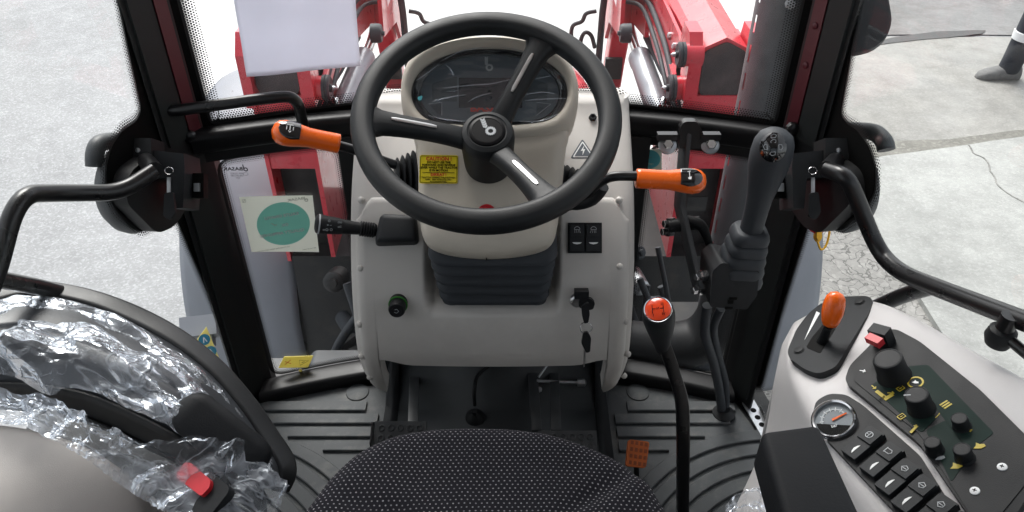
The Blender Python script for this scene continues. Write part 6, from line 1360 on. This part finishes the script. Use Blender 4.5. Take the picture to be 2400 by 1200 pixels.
for s in (-1, 1):
    box('chassis_rail', Fr((s * 0.36, 1.9, -0.45), (1, 0, 0), n=(0, 0, 1)), 0.05, 1.2, 0.20, M['engine'], en, bev=0.01)
    rr_ = random.Random(5 + s)
    for k in range(9):
        p = V(s * rr_.uniform(0.32, 0.50), rr_.uniform(1.55, 1.9), rr_.uniform(-0.40, -0.02)); r = rr_.uniform(0.012, 0.035)
        f = Fr(p, (1, 0, 0), n=(rr_.uniform(-.6, .6), -0.8, rr_.uniform(0, .9))); lathe('fitting', f, [(r, -0.08), (r, 0), (r * .8, 0.006), (r * .45, 0.008), (r * .4, 0.02), (0.002, 0.021)], M[rr_.choice(['engine', 'rubber', 'engine', 'zinc'])], en, n=rr_.choice([6, 16, 20]))
    for k in range(5):
        p = V(s * rr_.uniform(0.30, 0.46), 1.7, rr_.uniform(-0.1, 0.15)); q = V(s * rr_.uniform(0.32, 0.56), rr_.uniform(1.5, 1.75), -0.55)
        tube('hose', catmull([p, p.lerp(q, .35) + V(s * rr_.uniform(-.05, .08), -0.06, 0), p.lerp(q, .7) + V(s * rr_.uniform(-.06, .06), -0.04, 0), q], 6), rr_.uniform(0.007, 0.014), M['rubber'], en, n=8)
# big black intake elbow low behind the right window
tube('intake_elbow', catmull([V(0.27, 1.47, -0.02), V(0.36, 1.45, -0.03), V(0.50, 1.45, -0.02), V(0.56, 1.46, 0.06), V(0.575, 1.50, 0.20)], 8), 0.062, M['plastic'], en, n=24)
box('splash_guard', Fr((0.43, 1.44, -0.17), (1, 0, 0), n=(0, -0.5, 0.86)), 0.30, 0.20, 0.015, M['rubber'], en, bev=0.006)
tk = thing('step_tank', 'grey plastic tank edge low behind the left lower window', 'tank', (-0.46, 1.5, -0.4))
tf = Fr((0, 1.52, -0.14), (1, 0, 0), n=(0, 0, 1))
prism('body', Fr((0, 1.47, 0), (1, 0, 0), n=(0, -1, 0)), poly2([(-0.66, -0.5), (-0.66, -0.145), (-0.52, -0.145), (-0.50, -0.115), (-0.37, -0.115), (-0.355, -0.14), (-0.30, -0.14), (-0.28, -0.10), (-0.25, -0.10), (-0.24, -0.5)], 0.012), -0.05, 0.03, M['tank'], tk, bev=0.008)

# exhaust stack with slotted heat shield
ex = thing('exhaust_stack', 'dark grey exhaust stack in a slotted heat shield behind the right windshield edge', 'exhaust', (0.586, 1.55, 0.0))
EC = V(0.586, 1.55, 0); er = 0.059; dc = math.atan2(CAM.y - EC.y, CAM.x - EC.x); NA = 72; NZ = 140
rowsA = [round(((dc + R(a)) % (2 * math.pi)) / (2 * math.pi) * NA) % NA for a in (-60, 57, 72)]
rowsB = [round(((dc + R(a)) % (2 * math.pi)) / (2 * math.pi) * NA) % NA + k for a in (-120, 123, 108) for k in (-1, 0, 1)]
def keep(i, j):
    if i % NA in rowsB: return j % 40 < 3
    if i % NA not in rowsA: return True
    ph = (j + rowsA.index(i % NA) * 2) % 5; return ph > 2
grid('heat_shield', lambda u, v: EC + V(math.cos(2 * math.pi * u) * er, math.sin(2 * math.pi * u) * er, lerp(-0.05, 1.70, v)), NA, NZ, M['shield'], ex, keep=keep, ang=180)
lathe('pipe', Fr(EC + V(0, 0, -0.2), (1, 0, 0), n=(0, 0, 1)), [(0.038, 0), (0.038, 2.0), (0.036, 2.0), (0.036, 0.5)], M['engine'], ex, n=24)
p = atY(1852, 10, 1.485); lathe('clamp_bolt', Fr(p, (1, 0, 0), n=(-0.3, -1, 0.2)), [(0.010, -0.01), (0.010, 0.002), (0.006, 0.003), (0.006, 0.007), (0.001, 0.007)], M['zinc'], ex, n=12)
p = atY(1800, 640, 1.50); box('bracket', Fr(EC + V(-0.02, 0.0, -0.03), (1, 0, 0), n=(0, 0, 1)), 0.2, 0.12, 0.02, M['engine'], ex, bev=0.004)
# front mudguards and tyres
for s, side in ((-1, 'left'), (1, 'right')):
    mg = thing('front_mudguard', 'smooth grey plastic mudguard over the ' + side + ' front wheel', 'mudguard', (s * 0.85, 2.56, -0.4), 'front mudguards')
    def mf(u, v):
        a = lerp(R(55), R(196), u); x = lerp(-1, 1, v); r = 0.76 - 0.035 * abs(x) ** 3 - 0.02 * max(0, (u - 0.8) / 0.2)
        return V(s * (0.850 + 0.185 * x), 2.56 + (r - 0.06) * math.cos(a), -0.50 + (r - 0.06) * math.sin(a))
    grid('shell', mf, 40, 16, M['mudguard'], mg, solid=0.006, ang=180)
    tube('stay', [V(s * 0.60, 2.56, -0.4), V(s * 0.66, 2.56, 0.0), V(s * 0.85, 2.56, 0.185)], 0.014, M['engine'], mg)
    if s == -1:
        axl = thing('front_axle', 'front axle with two black tyres under the mudguards', 'axle', (0, 2.56, GZ))
        tube('axle_beam', [V(-0.75, 2.56, -0.53), V(-0.3, 2.56, -0.60), V(0.3, 2.56, -0.60), V(0.75, 2.56, -0.53)], 0.06, M['engine'], axl)
    f = Fr((s * 0.86, 2.56, -0.53), (0, 1, 0), n=(s, 0, 0)); tr0 = lathe('tyre', f, [(0.27, -0.10), (0.36, -0.135), (0.43, -0.12), (0.455, -0.08), (0.46, 0), (0.455, 0.08), (0.43, 0.12), (0.36, 0.135), (0.27, 0.10)], M['tyre'], axl, n=48)
    bm = bmesh.new()
    for k in range(20):
        a = 2 * math.pi * k / 20
        for q in (-1, 1):
            ff = Fr(f(0.46 * math.cos(a + q * 0.08), 0.46 * math.sin(a + q * 0.08), q * 0.06), f.n * 1.0 + (f.u * -math.sin(a) + f.v * math.cos(a)) * 0.7 * q, n=(f.u * math.cos(a) + f.v * math.sin(a))); add_box(bm, ff, 0.13, 0.035, 0.03)
    finish('tread', bm, M['tyre'], tr0, smooth=False)
    lathe('rim', f, [(0.02, 0.02), (0.22, 0.03), (0.25, 0.09), (0.275, 0.10), (0.275, -0.10), (0.25, -0.09)], M['darkred'], tr0, n=40)
# marker lamp with safety sticker outside the left door
lm = thing('marker_lamp', 'grey boxy marker lamp on a bracket outside the left door', 'lamp', atX(470, 775, -0.72))
lf = Fr(atX(470, 768, -0.74), (1, 0.2, 0), n=(0.15, -0.6, 0.78)); box('housing', lf, 0.085, 0.050, 0.060, M['mudguard'], lm, bev=0.012); box('lens', lf.sh(-0.005, -0.035, 0.0), 0.07, 0.025, 0.045, M['silver'], lm, bev=0.008)
tube('bracket', [lf(0.02, 0, -0.03), lf(0.03, 0.0, -0.08), lf(0.05, 0.05, -0.14)], 0.012, M['engine'], lm)
ss = thing('pictogram_sticker', 'pale yellow sticker with two blue round pictograms outside the left door', 'sticker', atX(488, 808, -0.70))
sf_ = Fr(atX(489, 810, -0.70), atX(512, 850, -0.69) - atX(484, 768, -0.705), n=(0.5, -0.6, 0.5)); sp_ = [sf_.px(*q) for q in ((484, 766), (463, 795), (500, 862), (516, 842), (496, 792))]
sh_ = prism('sheet', sf_, [sf_.px(*q) for q in ((484, 766), (462, 796), (508, 868), (518, 850))], -0.002, 0.0, M['paleyellow'], ss)
for px, py in ((479, 796), (494, 824)): decal('pictogram', sf_.atpx(px, py), M['blueink'], sh_, polys=[circ(0.0135, 20)]); decal('pictogram', sf_.atpx(px, py, 0.0006), M['white'], sh_, strokes=[([(-0.006, 0), (0.007, 0.004)], 0.002), ([(-0.006, 0), (0.007, -0.004)], 0.002)])
# yellow dust cap hanging on the right
yc = thing('dust_cap', 'yellow plastic dust cap with strap hanging outside the right door', 'cap', atX(1918, 530, 0.66))
yf = Fr(atX(1918, 527, 0.655), (1, 0, 0), n=(0, -0.8, 0.6))
prism('cap', yf, poly2([(-0.016, 0.014), (0.014, 0.016), (0.016, -0.004), (0.004, -0.008), (0.006, -0.026), (0.0, -0.036), (-0.006, -0.026), (-0.004, -0.008), (-0.016, -0.004)], 0.004), -0.012, 0.006, M['yellowplastic'], yc, bev=0.003)
tube('strap', catmull([yf(0.012, 0.012, 0.004), yf(0.020, -0.01, 0.006), yf(0.014, -0.040, 0.006), yf(0.003, -0.050, 0.006), yf(-0.004, -0.034, 0.006)], 6), 0.0022, M['yellowplastic'], yc, n=8)
tube('red_ring', [yf(0.019 * math.cos(a), 0.0 + 0.016 * math.sin(a), -0.004) for a in [2 * math.pi * i / 18 for i in range(18)]], 0.002, M['redplastic'], yc, n=6, closed=True)
# outside mirror head at the upper right
mi = thing('side_mirror', 'black rounded side mirror head at the upper right outside the cab', 'mirror', atY(2010, -20, 1.42))
mc = atY(1992, -8, 1.42); mf_ = Fr(mc, (0.9, 0.2, 0), n=(-0.15, -0.75, 0.6)); rg = []
for h, k in ((-0.045, 0.4), (-0.04, 0.75), (-0.02, 0.96), (0, 1.0), (0.012, 0.97), (0.014, 0.9)): rg.append([mf_(x * k, y * k, h) for x, y in rrect(0.125, 0.22, 0.06, 8)])
loft('head', rg, M['dplastic'], mi, ang=60)
tube('arm', [mc + V(-0.03, 0.03, 0.02), mc + V(-0.06, -0.05, 0.25)], 0.011, M['steel'], mi)

# ------------------------------------------------------------------ paper and stickers on the glass
pa = thing('paper_sheet', 'blank white paper sheet hung on the upper left of the windshield', 'paper', atY(700, 100, 1.33))
def paf(u, v):
    a = (lerp(578, 845, u), lerp(180, 155, u)); b = (lerp(535, 826, u), lerp(-90, -90, u)); px = lerp(a[0], b[0], v); py = lerp(a[1], b[1], v); p = atY(px, py, 1.335)
    for _ in range(4): p = atY(px, py, YF(p.x) - 0.013)
    return p + V(0, -0.003 * (math.sin(u * 5 + v * 2) * 0.5 + noise.noise(V(u * 2.5, v * 2.5, 0))), 0)
grid('sheet', paf, 26, 20, M['paper'], pa, solid=0.0004, ang=180)
def glassframe(px, py, off):
    p = atY(px, py, 1.33)
    for _ in range(5): p = atY(px, py, YF(p.x) - off)
    dydx = -0.2 * p.x / 0.54 ** 2; return Fr(p, (1, dydx, 0), n=(dydx, -1, 0))
qs = thing('quality_sticker', 'square sticker with green disc and reversed text on the left lower window', 'sticker', glassframe(652, 525, 0.011).o)
qf = glassframe(655, 525, 0.011); qpoly_ = [qf.px(*q) for q in ((561, 461), (733, 457), (748, 590), (590, 590))]
dcen = Vector(qf.px(665, 525) + (0,)); NQ = 96; dsr = 0.0525      # sheet is printed round the disc; both let some light through
def quadr(a):
    d = Vector((math.cos(a), math.sin(a), 0)); best = 1.0
    for k in range(4):
        p = Vector(qpoly_[k] + (0,)) - dcen; e = Vector(qpoly_[(k + 1) % 4] + (0,)) - dcen - p; den = d.x * e.y - d.y * e.x
        if abs(den) < 1e-9: continue
        t_ = (p.x * e.y - p.y * e.x) / den; w_ = (p.x * d.y - p.y * d.x) / den
        if t_ > 0 and -1e-6 <= w_ <= 1.000001: best = min(best, t_)
    return best
corner = sorted([math.atan2(q[1] - dcen.y, q[0] - dcen.x) % (2 * math.pi) for q in qpoly_]); angs = sorted(set([2 * math.pi * k / NQ for k in range(NQ)] + corner))
def sheetring(k):
    out = []
    for a in angs:
        r = lerp(min(dsr, quadr(a)), quadr(a), k); p = qf(dcen.x + math.cos(a) * r, dcen.y + math.sin(a) * r, 0); out.append(V(p.x, YF(p.x) - 0.011, p.z))
    return out
bm = bmesh.new(); add_loft(bm, [sheetring(k) for k in (0, 0.5, 1)], False, False); sg_ = finish('sheet', bm, M['stickercream'], qs, ang=180)
qf2 = qf.sh(c=0.0030)
bm = bmesh.new(); add_loft(bm, [sheetring(0), [qf(dcen.x, dcen.y, 0.0) + (p - qf(dcen.x, dcen.y, 0.0)) * 0.02 for p in sheetring(0)]], False, True); finish('green_disc', bm, M['teal'], qs, ang=180)
for px, py, tx, sz in ((660, 506, 'KALITE ONAYLI', 0.0096), (668, 527, 'OK', 0.0092), (661, 546, 'QUALITY APPROVED', 0.0096)): lettering('lettering', qf2.atpx(px, py, 0.0005), tx, sz, M['white'], qs, mirror=True, bold=0.0003)
decal('check_mark', qf2.atpx(644, 526, 0.0005), M['stickercream'], qs, strokes=[([(0.004, 0.0), (0.001, -0.003), (-0.006, 0.004)], 0.0015)])
lettering('lettering', qf2.atpx(693, 467), 'BASAK', 0.009, M['inkgrey'], qs, mirror=True, sx=1.2)
decal('logo', qf2.atpx(718, 469), M['inkgrey'], qs, strokes=[(circ(0.003, 12), 0.0014, True), ([(-0.003, 0), (-0.003, 0.009)], 0.0014)])
decal('corner_mark', qf2.atpx(572, 471), M['inkgrey'], qs, strokes=[([(-0.003, -0.003), (0.003, -0.003), (0.003, 0.003), (-0.003, 0.003)], 0.0008, True), ([(-0.003, -0.003), (0.003, 0.003)], 0.0006)])
lettering('lettering', qf2.atpx(640, 584), 'KALITE KONTROL FORMU SON KONTROL', 0.0035, M['inkgrey'], qs, mirror=True); lettering('lettering', qf2.atpx(725, 583), 'REV NO 00 TARIH', 0.0035, M['inkgrey'], qs, mirror=True)
q2 = thing('approval_sticker', 'small sticker with teal disc at the top of the right lower window', 'sticker', glassframe(1521, 373, 0.011).o)
rf = glassframe(1521, 374, 0.011); prism('sheet', rf, [rf.px(*q) for q in ((1497, 399), (1551, 398), (1551, 350), (1497, 350))], -0.001, 0.0005, M['stickercream'], q2)
decal('teal_disc', rf.sh(c=0.0005).atpx(1523, 373), M['tealblue'], q2, polys=[circ(0.0205, 32)]); lettering('lettering', rf.atpx(1522, 384, 0.0010), 'TESTED', 0.005, M['stickercream'], q2, mirror=True)
decal('check_mark', rf.atpx(1522, 370, 0.0010), M['inkgrey'], q2, strokes=[([(0.004, 0.003), (-0.004, -0.002)], 0.0008)])
q3 = thing('warning_sticker', 'pale yellow warning sticker low on the left lower window', 'sticker', glassframe(694, 848, 0.011).o)
wf = glassframe(694, 848, 0.011); wsx = prism('sheet', wf, [wf.px(*q) for q in ((653, 862), (722, 861), (734, 834), (666, 836))], -0.001, 0.0005, M['paleyellow'], q3)
tf_ = wf.atpx(712, 848, 0.0006); decal('triangle', tf_, M['black'], q3, strokes=[([(-0.010, -0.008), (-0.009, 0.009), (0.011, 0.001)], 0.001, True), ([(-0.005, 0), (0.002, 0.0005)], 0.0012)])
xf = wf.atpx(675, 849, 0.0006); decal('cross_mark', xf, M['redink'], q3, strokes=[([(-0.008, -0.005), (0.007, 0.006)], 0.0012), ([(-0.006, 0.005), (0.006, -0.006)], 0.0012)])
lathe('drain_eyelet', wf.atpx(704, 866, 0.002), [(0.004, 0), (0.004, 0.002), (0.0025, 0.002), (0.0025, 0)], M['paleyellow'], q3, n=14)

# ------------------------------------------------------------------ person walking by on the right
def skin_mesh(name, verts, edges, rad, m, parent, sub=2):
    me = bpy.data.meshes.new(name); base = WL[parent]; me.from_pydata([Vector(v) for v in verts], edges, []); o = bpy.data.objects.new(name, me); col.objects.link(o); o.parent = parent; WL[o] = base.copy()
    md = o.modifiers.new('skin', 'SKIN'); md.use_smooth_shade = True
    for i, r in enumerate(rad): sv = me.skin_vertices[0].data[i]; sv.radius = (r, r) if not isinstance(r, tuple) else r; sv.use_root = (i == 0)
    s2 = o.modifiers.new('sub', 'SUBSURF'); s2.levels = sub; s2.render_levels = sub; me.materials.append(m); return o
fp_ = atZ(2372, 190, GZ + 0.03)
pe = thing('person', 'person in dark work clothes with reflective knee band and grey shoes walking by', 'person', (fp_.x + 0.11, fp_.y, GZ))
# local coordinates: walking toward -x
hipz = 0.93
J = {'pel': (0, 0, hipz), 'chest': (-0.03, 0, 1.28), 'neck': (-0.05, 0, 1.48), 'head': (-0.07, 0, 1.62), 'top': (-0.06, 0, 1.73),
     'hL': (0, 0.095, 0.90), 'kL': (-0.06, 0.10, 0.49), 'aL': (-0.10, 0.10, 0.09), 'tL': (-0.25, 0.10, 0.035), 'hR': (0, -0.095, 0.90), 'kR': (0.06, -0.10, 0.50), 'aR': (0.36, -0.10, 0.19), 'tR': (0.30, -0.10, 0.04),
     'sL': (-0.03, 0.19, 1.42), 'eL': (0.10, 0.24, 1.15), 'wL': (0.02, 0.25, 0.90), 'sR': (-0.03, -0.19, 1.42), 'eR': (-0.10, -0.24, 1.16), 'wR': (-0.26, -0.23, 0.97)}
names = list(J); E_ = [('pel', 'chest'), ('chest', 'neck'), ('neck', 'head'), ('head', 'top'), ('pel', 'hL'), ('hL', 'kL'), ('kL', 'aL'), ('aL', 'tL'), ('pel', 'hR'), ('hR', 'kR'), ('kR', 'aR'), ('aR', 'tR'), ('chest', 'sL'), ('sL', 'eL'), ('eL', 'wL'), ('chest', 'sR'), ('sR', 'eR'), ('eR', 'wR')]
rad = {'pel': .12, 'chest': .13, 'neck': .055, 'head': .088, 'top': .06, 'h': .085, 'k': .055, 'a': .032, 't': .016, 's': .06, 'e': .042, 'w': .028}
vs_ = [J[n] for n in names]; rd = [rad.get(n, rad.get(n[0])) for n in names]; ed = [(names.index(a), names.index(b)) for a, b in E_]
for w, sx in (('wL', 1), ('wR', -1)):                     # palms and five fingers each
    wi = names.index(w); b = Vector(J[w]); pi_ = len(vs_); vs_.append(tuple(b + V(-0.01, 0, -0.085))); rd.append(.024); ed.append((wi, pi_))
    for k, ln in enumerate((0.07, 0.08, 0.076, 0.06)):
        i0 = len(vs_); o0 = b + V(-0.025 + 0.017 * k, 0, -0.10); vs_ += [tuple(o0 + V(0, -sx * 0.006, -ln * .5)), tuple(o0 + V(0, -sx * 0.025, -ln))]; rd += [.0088, .0075]; ed += [(pi_, i0), (i0, i0 + 1)]
    i0 = len(vs_); vs_ += [tuple(b + V(-0.045, -sx * 0.01, -0.06)), tuple(b + V(-0.055, -sx * 0.02, -0.095))]; rd += [.010, .008]; ed += [(wi, i0), (i0, i0 + 1)]
skin_mesh('body', vs_, ed, rd, M['skin'], pe)
def sub(nl, k, extra=()): nl = list(nl); return [J[n] for n in nl], [(nl.index(a), nl.index(b)) for a, b in E_ if a in nl and b in nl], [rad.get(n, rad.get(n[0])) * k + 0.012 for n in nl]
a_, b_, c_ = sub(['pel', 'hL', 'kL', 'aL', 'hR', 'kR', 'aR'], 1.12); c_ = [c + (0.025 if n[0] == 'a' else 0.012 if n[0] == 'k' else 0) for c, n in zip(c_, ['pel', 'hL', 'kL', 'aL', 'hR', 'kR', 'aR'])]
for q in ('L', 'R'):
    a0_ = Vector(J['a' + q]); k0_ = Vector(J['k' + q]); a_.append(tuple(a0_ + (a0_ - k0_).normalized() * 0.045)); c_.append(0.078); b_.append((2 + 1 if q == 'L' else 6, len(a_) - 1))
skin_mesh('trousers', a_, b_, c_, M['trouser'], pe)
a_, b_, c_ = sub(['chest', 'pel', 'neck', 'sL', 'eL', 'wL', 'sR', 'eR', 'wR'], 1.12); skin_mesh('jacket', a_, b_, c_, M['jacket'], pe)
PO = WL[pe]
for q in ('L', 'R'):
    k = Vector(J['k' + q]); a = Vector(J['a' + q]); t = Vector(J['t' + q]); c = PO + k.lerp(a, 0.42); f = Fr(c, (0, 1, 0), n=(a - k)); lathe('reflective_band', f, [(0.083, -0.028), (0.086, -0.026), (0.080, 0.028), (0.076, 0.030)], M['reflect'], pe, n=24)
    d = (t - a); d = V(-1, 0, -0.1) if q == 'L' else V(-0.55, 0, -0.85); d.normalize(); ff = Fr(PO + a + V(-0.01, 0, -0.035), d, n=V(-d.z * -1, 0, 0) if False else (0, 0, 1) if q == 'L' else (-0.84, 0, 0.55)); rg = []
    for x, w, h in ((-0.10, .030, .07), (-0.085, .045, .105), (-0.02, .052, .115), (0.06, .055, .095), (0.13, .056, .075), (0.18, .045, .055), (0.205, .02, .03)): rg.append([ff(x, cx * w, -0.055 + (cy * 0.5 + 0.5) * h) for cx, cy in [(math.copysign(abs(math.cos(z)) ** .7, math.cos(z)), math.copysign(abs(math.sin(z)) ** .7, math.sin(z))) for z in [2 * math.pi * i / 16 for i in range(16)]]])
    loft('shoe', rg, M['shoe'], pe, ang=60)
hf_ = Fr(PO + Vector(J['head']) + V(0.015, 0, 0.015), (1, 0, 0), n=(0.1, 0, 1)); lathe('hair', hf_, [(0.10, -0.03), (0.112, 0.02), (0.105, 0.07), (0.08, 0.105), (0.04, 0.125), (0.001, 0.13)], M['hair'], pe, n=24, ang=80)
hp_ = PO + Vector(J['head'])
for q in (-1, 1):
    lathe('eye', Fr(hp_ + V(-0.098, q * 0.032, 0.012), (0, 1, 0), n=(-1, 0, 0)), [(0.013, -0.006), (0.010, 0.0), (0.002, 0.004)], M['white'], pe, n=12)
    lathe('ear', Fr(hp_ + V(0.01, q * 0.098, 0.0), (1, 0, 0), n=(0, q, 0)), [(0.022, -0.012), (0.024, 0.0), (0.012, 0.008), (0.002, 0.006)], M['skin'], pe, n=12)
prism('nose', Fr(hp_ + V(-0.098, 0, -0.012), (0, 1, 0), n=(-1, 0, 0)), [(-0.014, -0.018), (0.014, -0.018), (0.005, 0.022), (-0.005, 0.022)], -0.02, 0.016, M['skin'], pe, bev=0.005)
box('mouth', Fr(hp_ + V(-0.092, 0, -0.050), (0, 1, 0), n=(-1, 0, 0)), 0.045, 0.010, 0.012, M['redink'], pe, bev=0.004)
